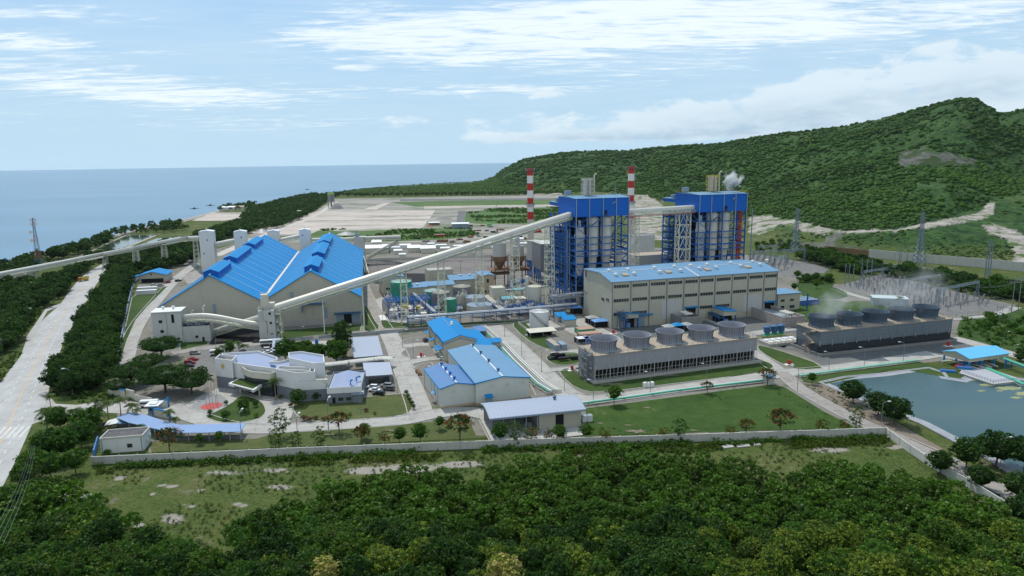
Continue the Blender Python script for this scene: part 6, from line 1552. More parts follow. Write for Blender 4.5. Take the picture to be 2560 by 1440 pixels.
def admin():
 fr=F((1113,903),(1187,893),(1062,803),0,AX);L=fr.L;z=7.6
 W=fr.px(1064,806,z)[1];t=thing('admin_building','two-storey beige block with stepped bright blue gable roofs behind the big warehouse','building',fr.o,fr.rz)
 gable_walls(t,L,W,z,z+2.0,'y','beige');roof_slabs(t,L,W,z,z+2.0,'y',.6,.2,'blue_roof',.5,'sky_roof')
 b=MB();D=W*.42;zz=z+1.1
 b.add([(-.3,-.4,0),(L+.3,-.4,0),(L+.3,D,0),(-.3,D,0),(-.3,-.4,zz),(L+.3,-.4,zz),(L+.3,D,zz),(-.3,D,zz),(L/2,-.4,zz+2.3),(L/2,D,zz+2.3)],[(0,1,5,8,4),(2,3,7,9,6),(1,2,6,5),(3,0,4,7)]);b.build('front_wing_wall','beige',t)
 b=MB();s=2.3/(L/2+.3)
 for sg in (-1,1):
  x=L/2+sg*(L/2+.8);b.add([(L/2,-.9,zz+2.3),(x,-.9,zz-.5*s),(x,D+.4,zz-.5*s),(L/2,D+.4,zz+2.3),(L/2,-.9,zz+2.52),(x,-.9,zz-.5*s+.22),(x,D+.4,zz-.5*s+.22),(L/2,D+.4,zz+2.52)],[(0,1,2,3),(4,5,6,7),(0,1,5,4),(1,2,6,5),(2,3,7,6),(3,0,4,7)])
 b.bar((L/2,-.9,zz+2.56),(L/2,D+.4,zz+2.56),.4,.1);b.build('front_wing_roof','blue_roof',t)
 b=MB();b.box(L+.3,-4,0,L+8,W*.75,4.4);b.build('side_wing_wall','beige',t);b=MB();b.add([(L+.35,-4.6,5.4),(L+8.6,-4.6,4.4),(L+8.6,W*.75+.5,4.4),(L+.35,W*.75+.5,5.4),(L+.35,-4.6,5.6),(L+8.6,-4.6,4.6),(L+8.6,W*.75+.5,4.6),(L+.35,W*.75+.5,5.6)],[(0,3,2,1),(4,5,6,7),(0,1,5,4),(1,2,6,5),(2,3,7,6),(3,0,4,7)]);b.build('side_wing_roof','blue_roof',t)
 windows(t,[('x',-.32,y,zz_,2.2,1.3,'window') for y in (1.5,5.5,9.5) for zz_ in (1.5,5.4)]+[('x',0,y,zz_,2.2,1.3,'window') for y in np.arange(D+2,W-3,4.2) for zz_ in (1.5,5.2)],'glass','beige')
 for y,z0 in ((3,4.2),(7.2,2.9),(11.5,2.9),(D+6,3.1),(W-4,3.1)):b=MB();b.para((-2.6,y,z0),(2.6,0,.7),(0,3.0,0),(0,0,.14));b.build('awning','blue_roof',t)
 vents(t,[(L*.62,W*.60,z+2.0),(L*.55,W*.5,z+2.2)],.7,'white',1.6);k=MB()
 for i in range(8):k.box(-1.0,1+i*3.0,0,-.3,1.9+i*3.0,.9)
 k.build('air_conditioner','white',t)
admin()
shed('small grey-roofed shed beside the white ground pipes',(1192,842),(1212,838),7,3.4,'dusk_roof',.8)
bld('store_hut','small blue-roofed store behind the big warehouse roof','hut',(1222,876),(1250,872),6,3.6,4.6,'x','beige','blue_roof',ang=AX)
bld('workshop','open-fronted beige workshop with blue gable roof by the sea conveyor','building',(350,708),(411,708),17,5.6,8.0,'y','beige','blue_roof',ang=HF.rz,over=1.0,doors=(('y',0,1.0,0,15,3.0,'dark'),),wins=(('y',0,7.5,5.6,1.2,.9),))
bld('lean_to','small light blue lean-to roof left of the open workshop','hut',(333,702),(350,702),6,3.2,None,ang=HF.rz,wall='white',roof='blue_roof')
for i,(a,c,lb) in enumerate((((341,738),(391,735),'white site cabin nearest the perimeter lawn'),((343,730),(393,727),'blue-edged white site cabin behind the nearest one'))):bld('site_cabin',lb,'cabin',a,c,3.0,2.8,None,ang=HF.rz,wall='white',roof='zinc_roof',over=.15,rth=.12,group='site cabins below the workshop')
bld('seaside_house','low pale house in trees below the sea conveyor','house',(20,702),(78,696),14,4.5,6,'x','cream','ct_deck',ang=HF.rz)
# guard building by the wall
def guard():
 fr=F((254,1135),(356,1132),None,0,HF.rz-.02);h=5.0;W=fr.px(372,1066,h)[1];L=fr.L
 t=thing('pump_building','flat-roofed white block inside the wall corner with a black-stained grey roof','building',fr.o,fr.rz)
 b=MB();b.box(0,0,0,L,W,h-.6);b.build('wall','white',t);r_=MB();r_.box(.25,.25,h-.6,L-.25,W-.25,h-.5);r_.build('roof',mat('mouldy_roof',(.10,.095,.10),.95,0,.3,.5,.5,(.22,.21,.2),panel=(3.4,0,.5)),t)
 c=MB()
 for q in ((-.1,-.1,L+.1,.2),(-.1,W-.2,L+.1,W+.1),(-.1,.2,.2,W-.2),(L-.2,.2,L+.1,W-.2)):c.box(q[0],q[1],h-.6,q[2],q[3],h)
 c.build('parapet','wallgrey',t);windows(t,[('y',0,L*.62,1.4,1.3,1.1,'window')],'glass','brownish')
 each('downpipe','container_grey',t,[('b',L-.6,-.15,0,L-.4,-.02,h-.6),('b',.3,-.15,0,.5,-.02,h-.6)]);each('air_conditioner','white',t,[('b',L+.05,2.5,2.0,L+.5,3.4,2.7),('b',L+.05,4.8,2.6,L+.5,5.7,3.3)])
guard()
def walkway():
 g=G(375,1075);t=thing('covered_walkway','long bent walkway roof of dusty blue sheet leading from the gate','covered walkway',g,0)
 z=3.0;P_=[(291,1045),(321,1032),(365,1038),(412,1054),(450,1063),(616,1059),(601,1080),(500,1083),(462,1083),(425,1081),(375,1070),(320,1057)]
 pl=pxpoly(P_,z);b=MB();b.prism(pl,z,z+.16);b.sheet(pl,z-.001) ;b.build('roof',mat('walkway_sheet',(.20,.29,.47),.4,.1,.05,.2,.1,panel=(1.1,0,.25)),t,world=True)
 pp=[(601,1079),(574,1080),(548,1081),(522,1082),(496,1083),(470,1083),(440,1081),(412,1078),(386,1072),(350,1064),(322,1057),(604,1062),(560,1063),(500,1063),(450,1064),(405,1053),(365,1040),(325,1034)]
 each('post','galv',t,[(Vector((q.x,q.y,0)),Vector((q.x,q.y,z)),.22) for q in (G(x,y,z) for x,y in pp)],True)
walkway()
t=thing('tarpaulin_shelter','white and bright blue tarpaulin shelter at the left end of the walkway','shelter',G(300,1068),.2);b=MB();b.add([(-4,-2,1.6),(0,-2.4,2.3),(0,2,2.9),(-4,2,2.0)],[(0,1,2,3)]);b.build('white_sheet','white',t);b=MB();b.add([(0,-2.4,2.3),(4,-2,1.5),(4.2,1.6,2.0),(0,2,2.9)],[(0,1,2,3)]);b.build('blue_sheet','sky_roof',t)
each('pole','pole',t,[('b',x-.05,y-.05,0,x+.05,y+.05,1.7) for x in (-3.8,3.8) for y in (-1.8,1.5)])
def logo(parent,c,r,n,mt='yellow',nrm='y'):
 b=MB()
 for k in range(n):
  a=2*math.pi*k/n;a2=a+math.pi/n*.9;p=lambda q,rr:(c[0]+math.cos(q)*rr,c[1],c[2]+math.sin(q)*rr)
  b.add([p(a-.12,r*.38),p(a2,r*.42),p((a+a2)/2,r),(c[0],c[1]-.04,c[2])],[(0,1,2),(0,2,3),(1,3,2)])
 b.build('emblem',mt,parent)
def gate():
 a,c=G(271,986),G(378,1012);d=c-a;rz=math.atan2(d.y,d.x);t=thing('gate_wall','cream entrance wall with blue capping and a small golden emblem under the dark trees','wall',a,rz);L=d.length
 b=MB();b.box(0,0,0,L*.40,.35,2.9);b.box(L*.42,.3,0,L*.6,.7,3.6);b.box(L*.6,.3,0,L,.6,2.4);b.build('wall','cream',t);b=MB();b.box(L*.18,-.06,2.9,L*.40,.45,3.3);b.build('capping','blue_roof',t);logo(t,(L*.46,.22,2.4),1.0,10)
 fr=F((371,1036),(393,1036),ang=0.1);t=thing('guard_house','small white-roofed guard house at the entrance gate','guard house',fr.o,fr.rz);w=fr.L
 b=MB();b.box(0,0,0,w,3.6,3.0);b.build('wall','container_grey',t);b=MB();b.box(-.9,-.9,3.0,w+.7,4.6,3.25);b.box(.4,.4,3.25,w-.4,3.2,3.6);b.build('roof','white',t);windows(t,[('y',0,.5,1.2,1.2,1.1,'window')]);b=MB();b.box(w-1.3,-.06,0,w-.4,.02,2.1);b.build('door','dark',t)
 for i,(p,q,lb) in enumerate((((402,1022),(422,1016),'short blue-capped cream wall with a pillar beyond the guard house'),((384,1040),(424,1048),'blue-capped cream gate wall in front of the guard house'))):
  a,c=G(*p),G(*q);d=c-a;t=thing('gate_wall',lb,'wall',a,math.atan2(d.y,d.x));L=d.length;b=MB();b.box(0,0,0,L,.3,2.5);b.build('wall','cream',t);b=MB();b.box(-.1,-.08,2.5,L+.1,.38,2.8);b.build('capping','blue_roof',t);each('pillar','blue_roof',t,[('b',x-.3,-.12,0,x+.3,.42,3.3) for x in (0,L)])
gate()
# ------------------------------------------------------------------ office building
def office():
 o=G(690,985);t=thing('office_building','white and grey modern office with angular blue-grey roofs and a planted entrance canopy','office building',o,0)
 white,grey='white','grey'
 def block(px,zt,zs,name='wall',par=.9,mt=white,roofmt='silver_roof',zg=None,inset=.3):
  pl=pxpoly(px,zt);A=sum(pl[i][0]*pl[(i+1) % len(pl)][1]-pl[(i+1) % len(pl)][0]*pl[i][1] for i in range(len(pl)))
  if A<0:pl=pl[::-1]
  if zs:
   b=MB();b.prism(pl,0,zs);b.build('lower_wall',grey,t,world=True)
  b=MB();ce=Vector((sum(p[0] for p in pl)/len(pl),sum(p[1] for p in pl)/len(pl)));n=len(pl)
  up=[tuple(ce+(Vector(p)-ce)*1.006) for p in pl]
  if zg is None:zg=zs
  b.add([(p[0],p[1],zg) for p in up]+[(p[0],p[1],zt) for p in up],[(i,(i+1) % n,n+(i+1) % n,n+i) for i in range(n)])
  inn=[]
  for i in range(n):
   a,p,q=Vector(up[i-1]),Vector(up[i]),Vector(up[(i+1) % n]);d1,d2=(p-a).normalized(),(q-p).normalized();n1,n2=Vector((-d1.y,d1.x)),Vector((-d2.y,d2.x));m_=(n1+n2);m_=m_/max(.35,m_.length_squared/2);inn.append(p+m_*inset)
  b.add([(p[0],p[1],zt) for p in up]+[(p.x,p.y,zt) for p in inn],[(i,(i+1) % n,n+(i+1) % n,n+i) for i in range(n)])
  b.add([(p.x,p.y,zt-par) for p in inn]+[(p.x,p.y,zt) for p in inn],[((i+1) % n,i,n+i,n+(i+1) % n) for i in range(n)])
  o_=b.build(name,mt,t,world=True)
  r_=MB();r_.sheet([(p.x,p.y) for p in inn],zt-par);r_.build('roof',roofmt,t,world=True)
  return pl
 rf=mat('office_roof_sheet',(.24,.29,.42),.6,0,.04,.1,.05,panel=(1.0,0,.12))
 block([(537,896),(580,901),(592,889),(549,885)],11.6,4.6,par=1.2,roofmt='conc_dirty')
 block([(556,883),(645,877),(692,892),(694,898),(676,903),(700,903),(724,897),(774,910),(776,926),(700,922),(640,915),(576,905),(552,893)],10.4,4.6,roofmt=rf,par=.8)
 block([(721,881),(752,878),(809,887),(811,905),(786,908),(722,894)],12.6,4.6,roofmt=rf,par=.7)
 block([(689,922),(742,932),(786,929),(790,918),(740,916),(700,914)],10.6,4.4,par=.9,roofmt='conc_dirty')
 block([(743,956),(815,952),(816,930),(772,926),(742,934)],7.4,4.4,par=.5,roofmt='conc_dirty')
 # curved band over the entrance and the glazed wall behind it
 cv=[(575,908),(590,910),(603,916),(614,924),(630,929),(655,931),(676,934),(689,928)]
 pl=[G(x,y,9.4) for x,y in cv];b=MB();n=len(pl)
 for a,c in zip(pl[:-1],pl[1:]):d=(c-a).normalized();s=Vector((-d.y,d.x,0))*.35;b.para(Vector((a.x,a.y,6.9)),c-a,s,(0,0,2.5))
 b.build('curved_parapet','cream',t,world=True)
 b=MB();k=[p+Vector((0,.9,0)) for p in pl];b.prism([(p.x,p.y) for p in k]+[(pl[-1].x+1,pl[-1].y+8),(pl[0].x,pl[0].y+8)],0,7.6);b.build('glass_wall','glass',t,world=True)
 cn=[(571,958),(594,946),(607,945),(617,952),(632,957),(655,957),(660,958),(634,975)]
 zc_=4.4;pl=pxpoly(cn,zc_);b=MB();b.prism(pl,zc_-1.0,zc_);b.sheet(pl,zc_-1.0);b.build('entrance_canopy','white',t,world=True)
 c=Vector((sum(p[0] for p in pl)/len(pl),sum(p[1] for p in pl)/len(pl)));b=MB();b.sheet([tuple(c+(Vector(p)-c)*.86) for p in pl],zc_+.08);b.build('canopy_planting','lawn',t,world=True)
 each('canopy_column','cream',t,[(Vector((q.x,q.y,0)),Vector((q.x,q.y,3.4)),.6) for q in (G(648,967,3.4),G(600,960,3.4))],True)
 a,e=G(571,958,zc_),G(634,975,zc_);d=e-a;tx=bpy.data.curves.new('canopy_lettering','FONT');tx.body='Sarangani Energy Corporation';tx.size=1.0;tx.extrude=.04;tx.align_x='CENTER';tx.align_y='CENTER'
 to=bpy.data.objects.new('canopy_lettering',tx);COL.objects.link(to)
 bpy.context.view_layer.update();wd=max(to.dimensions.x,1.0);s=d.length*.66/wd
 nn=Vector((d.y,-d.x,0)).normalized();c=a.lerp(e,.58)+nn*.12;c.z=zc_-.55
 R3=Matrix((d.normalized(),Vector((0,0,1)),nn)).transposed().to_4x4()
 me=bpy.data.meshes.new_from_object(to.evaluated_get(bpy.context.evaluated_depsgraph_get()));bpy.data.objects.remove(to);bpy.data.curves.remove(tx)
 me.transform(Matrix.Translation(-o) @ Matrix.Translation(c) @ R3 @ Matrix.Diagonal((s,s*1.15,1,1)));me.materials.clear();me.materials.append(M['letter']);me.name='canopy_lettering'
 lo=bpy.data.objects.new('canopy_lettering',me);COL.objects.link(lo);lo.parent=t
 # golden emblem on the left wall
 a,e=G(537,896,11.6),G(580,901,11.6);d=(e-a).normalized();nn=Vector((d.y,-d.x,0));c=G(555.5,910,9.2);b=MB()
 c=a.lerp(e,.43)+nn*.16;c.z=8.9
 for k in range(12):
  q=2*math.pi*k/12;f_=lambda an,rr:c+d*math.cos(an)*rr+Vector((0,0,math.sin(an)*rr))
  b.add([f_(q-.16,.5),f_(q+.3,.55),f_(q+.1,1.3),c+nn*.1],[(0,1,2),(0,2,3),(1,3,2),(0,3,1)])
 b.build('emblem','yellow',t,world=True)
 b=MB()
 for i in range(8):q=G(619+i*6.2,919+i*1.2,9.0);b.box(q.x,q.y,7.6,q.x+.9,q.y+.9,9.3)
 for i in range(4):q=G(745+i*9,929+i*.2,8.8);b.box(q.x,q.y-.6,7.4,q.x+1.0,q.y+.3,8.9)
 for i in range(10):q=G(788+(i % 5)*6,945+(i//5)*9,7.2);b.box(q.x,q.y,6.6,q.x+.9,q.y+.8,8.0)
 b.build('air_conditioner','silo',t,world=True)
 b=MB();p,q=G(676,916,9.8),G(689,918,9.8);b.para(Vector((p.x,p.y,8)),Vector((q.x-p.x,q.y-p.y,0)),(0,.3,0),(0,0,2.6));b.build('blue_panel','sky_roof',t,world=True)
 b=MB();p=G(737,955,5.8);b.box(p.x-.9,p.y-.4,5.2,p.x+.6,p.y-.05,5.9);p=G(777,983,2.8);b.box(p.x-.8,p.y-.5,2.2,p.x+.8,p.y-.1,3.2)
 p=G(715,965,4);b.box(p.x-.15,p.y-.45,.6,p.x+.15,p.y-.1,7.5);p=G(549,930,6);b.box(p.x-.15,p.y-.4,.6,p.x+.15,p.y-.05,8);b.build('window','glass',t,world=True)
office()
t_,fr_,L_=bld('office_annex','grey single-storey annex with hipped blue-grey roof right of the office','building',(820,1010),(906,1005),19.5,5.2,None,ang=None,wall='grey',roof='silver_roof',parapet=.7,doors=(('y',0,1.6,0,1.1,2.3,'dark'),),wins=(('y',0,3.6,.9,1.9,1.3),('y',0,6.4,.9,1.9,1.3),('y',0,9.0,.9,1.9,1.3)))
b=MB();L_,W_=L_,19.5;b.add([(.4,.6,5.1),(L_-.9,.6,5.1),(L_-.9,W_-.4,5.1),(.4,W_-.4,5.1),(L_*.46,5,6.4),(L_*.46,W_-.4,6.4)],[(0,1,4),(1,2,5,4),(3,0,4,5),(2,3,5)]);b.build('hipped_roof','office_roof' if False else MATS['office_roof_sheet'],t_)
b=MB();b.box(-.1,-.12,3.8,L_+.1,0,5.95);b.build('white_band','white',t_);b=MB();b.tube([(L_*.66,3,5.9),(L_*.66,3,7.2),(L_*.72,3,7.6)],.35,8);b.tube([(L_*.8,7,5.8),(L_*.8,7,7.0),(L_*.88,8,7.2),(L_*.9,9,6.6)],.3,8);b.build('roof_duct','blue_roof',t_)
bld('annex_box','small grey box room at the near right corner of the annex','hut',(884,1008),(907,1006),3,3.2,None,ang=HF.rz,wall='grey',roof='container_grey')
def mono(label,roofpx,z0,z1,wall='grey',roof='silver_roof',glass=False,name='low_building'):
 q=[G(x,y,(z0 if k in (0,1) else z1)) for k,(x,y) in enumerate(roofpx)]  # front-left, front-right, back-right, back-left
 t=thing(name,label,'building',(q[0].x,q[0].y,0),0);b=MB();c=sum(q,Vector())/4;s=[c+(p-c)*.93 for p in q]
 n=4;b.add([(p.x,p.y,0) for p in s]+[(p.x,p.y,p.z-.1) for p in s],[(i,(i+1) % n,n+(i+1) % n,n+i) for i in range(n)]);b.build('wall',wall,t,world=True)
 b=MB();b.add([tuple(p) for p in q]+[tuple(p+Vector((0,0,.22))) for p in q],[(3,2,1,0),(4,5,6,7)]+[(i,(i+1) % 4,4+(i+1) % 4,4+i) for i in range(4)]);b.build('roof',roof,t,world=True)
 if glass:a,e=s[0].lerp(s[1],.1),s[0].lerp(s[1],.9);d=e-a;nn=Vector((d.y,-d.x,0)).normalized()*.08;b=MB();b.para(Vector((a.x,a.y,.3))+nn,Vector((d.x,d.y,0)),-nn,(0,0,z0-.9));b.build('window_band','glass',t,world=True)
 return t
mono('wide silver mono-roofed building beside the tall bushy trees',[(885,895),(958,889),(945,841),(876,845)],3.6,4.8)
mono('smaller silver-roofed pavilion with dark glass facing the parked cars',[(912,942),(982,937),(975,906),(907,908)],3.4,5.0,glass=True)
mono('small silver shelter roof beside the parked minibuses',[(680,878),(698,875),(709,846),(682,847)],3.0,3.4)
t=thing('vaulted_walkway','pale row of low barrel vaults linking office and pavilion','covered walkway',G(812,915),0)
pv=[G(812,913,3.2),G(858,908,3.2),G(872,906,3.4),G(906,902,3.4),G(934,899,3.4),G(955,896,3.4),G(982,898,3.4)]
for a,c in zip(pv[:-1],pv[1:]):
 b=MB();d=c-a;s=Vector((-d.y,d.x,0)).normalized()
 for k in range(6):a0,a1=math.pi*k/6,math.pi*(k+1)/6;p=lambda q:-s*math.cos(q)*2.2+Vector((0,0,math.sin(q)*.9));b.add([a+p(a0),c+p(a0),c+p(a1),a+p(a1)],[(0,1,2,3)])
 b.build('vault','wallgrey',t,world=True,smooth=True)
 each('post','galv',t,[(Vector((a.x,a.y,0)),Vector((a.x,a.y,3.2)),.2)],True)
# pump shelter and deck at the reservoir
def pump_shelter():
 ze=4.9;fr=F((2424,897),(2522,883),None,ze);L=fr.L;W=fr.px(2361,878,ze)[1]
 t=thing('pump_shelter','open pump shelter with bright pale-blue gable roof at the reservoir corner','shelter',fr.o,fr.rz);zr=ze+1.5
 roof_slabs(t,L,W,ze,zr,'x',.4,.2,mat('bright_blue_roof',(.11,.40,.66),.4,0,.04,.1),.5,None)
 b=MB();b.add([(0,0,ze-1.5),(L,0,ze-1.5),(L,W,ze-1.5),(0,W,ze-1.5),(0,0,ze),(L,0,ze),(L,W,ze),(0,W,ze),(0,W/2,zr),(L,W/2,zr)],[(0,1,5,4),(2,3,7,6),(1,2,6,9,5),(3,0,4,8,7)]);b.build('fascia','beige',t)
 each('column','blue_roof',t,[('b',u-.25,y-.25,0,u+.25,y+.25,ze-1.5) for u in np.linspace(.4,L-.4,4) for y in (.4,W-.4)])
 each('pump','tarp_blue',t,[('b',2+i*3.4,W*.35,0,3.6+i*3.4,W*.55,1.8) for i in range(4)]);b=MB()
 for i in range(4):b.tube([(2.8+i*3.4,W*.3,1),(2.8+i*3.4,0,1.2),(2.4+i*3.4,-2.4,1.0)],.28,8)
 b.tube([(-3,W*.8,0),(-3,W*.8,1.6),(-1,W*.7,2.0),(2,W*.5,1.8)],.3,8);b.build('pipe','cream',t,smooth=True)
 d=thing('pump_deck','grey concrete deck with railings jutting into the reservoir','deck',G(2405,922),0);z=.9
 pl=pxpoly([(2405,923),(2463,917),(2550,947),(2548,953),(2483,960),(2399,932)],z);b=MB();b.prism(pl,-.6,z);b.build('slab',mat('deck_concrete',(.33,.34,.37),.8,0,.06,.4,.1),d,world=True)
 b=MB();q=[G(x,y,z) for x,y in ((2407,931),(2483,957.5),(2547,950))];rail(b,q,1.0,.09,1.2);b.build('handrail','pole',d,world=True)
 b=MB();q=[G(x,y,z) for x,y in ((2399,932),(2483,960),(2549,952))]
 for a,c in zip(q[:-1],q[1:]):b.bar(a,c,.5,.3)
 b.build('edge_kerb','wallgrey',d,world=True)
 for x,y,lb in ((2369,931,'bright blue slab-like tank lying on the reservoir bank'),(2411,928,'blue locker on the edge of the concrete deck')):
  t=thing('blue_box',lb,'box',(G(x,y).x,G(x,y).y,1.0 if y<930 and x>2400 else .2),-.35);b=MB();b.box(-2.6,-.8,0,2.6,.8,.7);b.build('body','blue_roof',t);b=MB();b.box(-2.7,-.9,.7,2.7,.9,.82);b.build('lid','container_blue',t)
 t=thing('red_skid','small rust-red pump skid before the shelter','pump',G(2397,919),-.2);b=MB();b.box(-1.6,-.8,.1,1.6,.8,.5);b.cyl((-1.2,0,.9),(1.2,0,.9),.5,n=10);b.build('skid','red',t)
pump_shelter()
bld('guard_kiosk','tiny kiosk with pale blue roof at the road junction','kiosk',(1920,963),(1937,962),3.4,2.7,3.4,'x','wallgrey','sky_roof',ang=AX,over=.4)
# ------------------------------------------------------------------ walls and fences
def wall_run(label,pts,h,th=.3,mt='wallgrey',pier=5.0,name='boundary_wall',cat='wall',barbed=True,cap=None,z=0,maxp=90):
 q=[G(*p) for p in pts];t=thing(name,label,cat,q[0],0);b=MB();piers=[]
 for a,c in zip(q[:-1],q[1:]):
  d=c-a;b.bar(a+Vector((0,0,h/2+z)),c+Vector((0,0,h/2+z)),th,h)
  n=max(1,int(d.length/pier))
  for k in range(n):piers.append(a.lerp(c,k/n))
 b.build('wall_panel',mt,t,world=True)
 each('pier',mt,t,[(p,p+Vector((0,0,h+.12+z)),th+.16) for p in piers[:maxp]],True)
 if barbed:
  w_=MB()
  for p in piers:w_.bar(p+Vector((0,0,h)),p+Vector((0,.35,h+.55)),.06)
  w_.build('wire_bracket','pole',t,world=True)
 return t
wall_run('long pale concrete boundary wall running across the foreground',[(232,1161),(300,1158),(480,1150),(720,1139),(960,1130),(1200,1121),(1400,1114),(1600,1108),(1850,1100),(2050,1093),(2215,1087)],2.4)
wall_run('boundary wall section slanting down the right side beside the narrow road',[(2215,1087),(2224,1095),(2275,1132),(2331,1170),(2425,1222),(2500,1269),(2600,1325)],2.4)
wall_run('grey retaining wall across the foot of the green slope',[(2172,644),(2300,657),(2440,668),(2560,680),(2760,700)],7.0,.5,'wallgrey',9,'retaining_wall',barbed=False)
wall_run('rusty brown sheet-pile section of the retaining wall',[(2062,632),(2172,644)],6.0,.5,'rust',4,'retaining_wall',barbed=False)
wall_run('thin pale wall among bushes below the big retaining wall',[(2205,664),(2350,682),(2420,694)],2.2,.3,'wallgrey',6,barbed=False)
wall_run('low wall along the far side of the worker camp',[(868,655),(1000,650),(1280,641),(1330,639)],2.2,.3,'wallgrey',8,barbed=False)
wall_run('blue and white fence between the tree belt and the perimeter road',[(236,1143),(246,1108)],2.3,.3,'tarp_blue',2.2,'fence','fence',False)
wall_run('long blue and white fence behind the roadside tree belt',[(288,930),(296,890),(308,830),(322,760),(334,712),(350,700)],2.1,.25,mat('blue_white_fence',(.36,.45,.62),.7,0,.1,2.0,0),3.0,'fence','fence',False)
def wire_fence(label,pts,h=2.2):
 q=[G(*p) for p in pts];t=thing('wire_fence',label,'fence',q[0],0);b=MB()
 for a,c in zip(q[:-1],q[1:]):
  for z in (.3,h*.5,h):b.bar(a+Vector((0,0,z)),c+Vector((0,0,z)),.06)
 b.build('rail','galv',t,world=True);ps=[]
 for a,c in zip(q[:-1],q[1:]):
  n=max(1,int((c-a).length/7));ps+=[a.lerp(c,k/n) for k in range(n+1)]
 each('post','galv',t,[(p,p+Vector((0,0,h)),.12) for p in ps[:70]],True)
wire_fence('wire fence along the far and right sides of the big substation',[(2200,684),(2330,708),(2440,738),(2530,762),(2526,778)])
wire_fence('wire fence in front of the big substation',[(2526,778),(2390,796),(2330,790),(2200,752),(2085,722)])
wire_fence('wire fence along the smaller substation',[(1880,634),(1990,652),(2078,672),(2066,686),(1960,694)])
# ------------------------------------------------------------------ masts, lamps, pylons
def make_lamp():
 t=thing('street_lamp','grey street lamp with a single curved arm','street lamp',(0,0,0));b=MB();b.cyl((0,0,0),(0,0,7.6),.11,.07,7);b.build('post','pole',t)
 b=MB();b.tube([(0,0,7.5),(.35,0,8.0),(1.0,0,8.3),(1.7,0,8.35)],.07,6);b.build('arm','pole',t);b=MB();b.box(1.5,-.2,8.25,2.5,.2,8.45);b.build('lamp_head','white',t);b=MB();b.cyl((0,0,0),(0,0,.35),.3,n=8);b.build('footing','conc',t);return t
lamp=placer(make_lamp,'street lamps along the plant roads')
for (x,y,s,rz,lb) in ((2202,1066,1.0,0,'on the reservoir side of the narrow road by the wall corner'),(1993,979,1.15,2.8,'on the corner where the narrow road leaves the junction'),(2160,919,1.0,2.6,'in front of the dark cooling tower, nearer its left end'),(2258,905,1.0,2.6,'in front of the dark cooling tower, nearer its right end'),
 (1626,986,1.0,2.5,'by the three white cube tanks'),(1766,958,.9,2.5,'before the right half of the near cooling tower'),(1483,1008,1.0,2.5,'at the big lawn corner beside the silver shed'),(1411,976,1.0,0,'on the bend left of the near cooling tower'),(1354,930,1.1,0,'beside the round lawn with black bundles'),
 (1304,888,1.1,0,'halfway down the road past the pale blue warehouse'),(1262,841,1.2,0,'by the white ground pipes near the small shed'),(1225,814,1.0,0,'by the junction below the pipe rack'),(1062,970,1.0,.4,'at the left wall of the small warehouse'),(1007,868,1.0,0,'at the first gravel island'),(1034,896,1.0,0,'at the second gravel island'),
 (994,987,.9,0,'between the parked cars and the front lawn'),(902,1042,1.0,1.2,'rising from the middle of the front lawn'),(822,1080,1.3,1.5,'in front of the thin layered tree'),(746,1118,1.2,1.5,'in the dry grass behind the boundary wall'),(604,1098,1.1,1.5,'at the right end of the covered walkway'),(540,866,1.0,0,'at the edge of the staff car park'),
 (870,845,.8,0,'before the right gable of the storage hall'),(752,850,.8,0,'right of the beige transfer tower'),(2507,870,.9,0,'in the meadow right of the dark cooling tower'),(2532,895,.7,0,'behind the pump shelter'),(182,985,1.2,3.1,'at the foot of the tree belt by the entrance'),(72,812,1.1,0,'left of the highway by the parking bay'),
 (2500,1172,1.1,0,'beside the reservoir at the lower right'),(1060,832,1.0,0,'before the blue steel frame'),(957,808,.9,3.1,'beside the road along the storage hall'),(2118,690,.8,0,'at the far end of the small substation'),(2072,925,.9,2.6,'at the near corner of the dark cooling tower')):
 g=G(x,y);lamp((g.x,g.y,0),rz,s,'grey street lamp '+lb)
def mast():
 g=G(99,668);h=ZAT(g,545);t=thing('telecom_mast','red and white lattice telecom mast with two white dishes near the sea','telecom mast',g,.3)
 for k in range(6):b=MB();z0,z1=h*k/6,h*(k+1)/6;w_=lambda z:4.2*(1-z/h)**1.4+1.0;lattice(b,(0,0),z1,w_(z0),w_(z1),3,.13,0,z0,'x');b.build('white_section' if k % 2==0 else 'red_section','container_grey' if k % 2==0 else mat('faded_red',(.26,.12,.11),.7),t)
 for z in (h*.72,h*.55):b=MB();b.cyl((-2.6,-.6,z),(-2.6,-1.3,z),1.3,1.45,18);b.build('dish','white',t);b=MB();b.bar((-2.6,-.6,z),(-.4,0,z),.2);b.build('dish_arm','galv',t)
 each('antenna','white',t,[(Vector((math.cos(a)*2.1,math.sin(a)*2.1,h-3+dz)),Vector((math.cos(a)*2.1,math.sin(a)*2.1,h-.6+dz)),.35) for a in (0,1.05,2.1,3.15,4.2,5.25) for dz in (0,-3.4)])
 b=MB();[b.bar((0,0,z),(math.cos(a)*2.1,math.sin(a)*2.1,z),.12) for z in (h-1.5,h-5) for a in (0,1.05,2.1,3.15,4.2,5.25)];b.build('antenna_frame','galv',t)
mast()
def pylon(label,px,py,ytop,w=7,arms=3,rz=.5):
 g=GT(px,py) or G(px,py);h=ZAT(g,ytop)-g.z;t=thing('transmission_pylon',label,'pylon',g,rz,'transmission pylons below the hills')
 b=MB();lattice(b,(0,0),h*.6,w,w*.32,6,.22,0,0,'x');lattice(b,(0,0),h*.97,w*.32,w*.2,5,.18,0,h*.6,'x');b.bar((0,0,h*.97),(0,0,h),.2);b.build('tower_body','pylon',t)
 for i in range(arms):b=MB();z=h*(.66+.11*i);a=w*(.85-.1*i);[b.bar((0,0,z+.8),(s*a,0,z),.18) or b.bar((0,0,z-.3),(s*a,0,z),.18) for s in (-1,1)];b.build('cross_arm','pylon',t)
 return [(g.x,g.y,g.z+h*(.66+.11*i)) for i in range(arms)],t
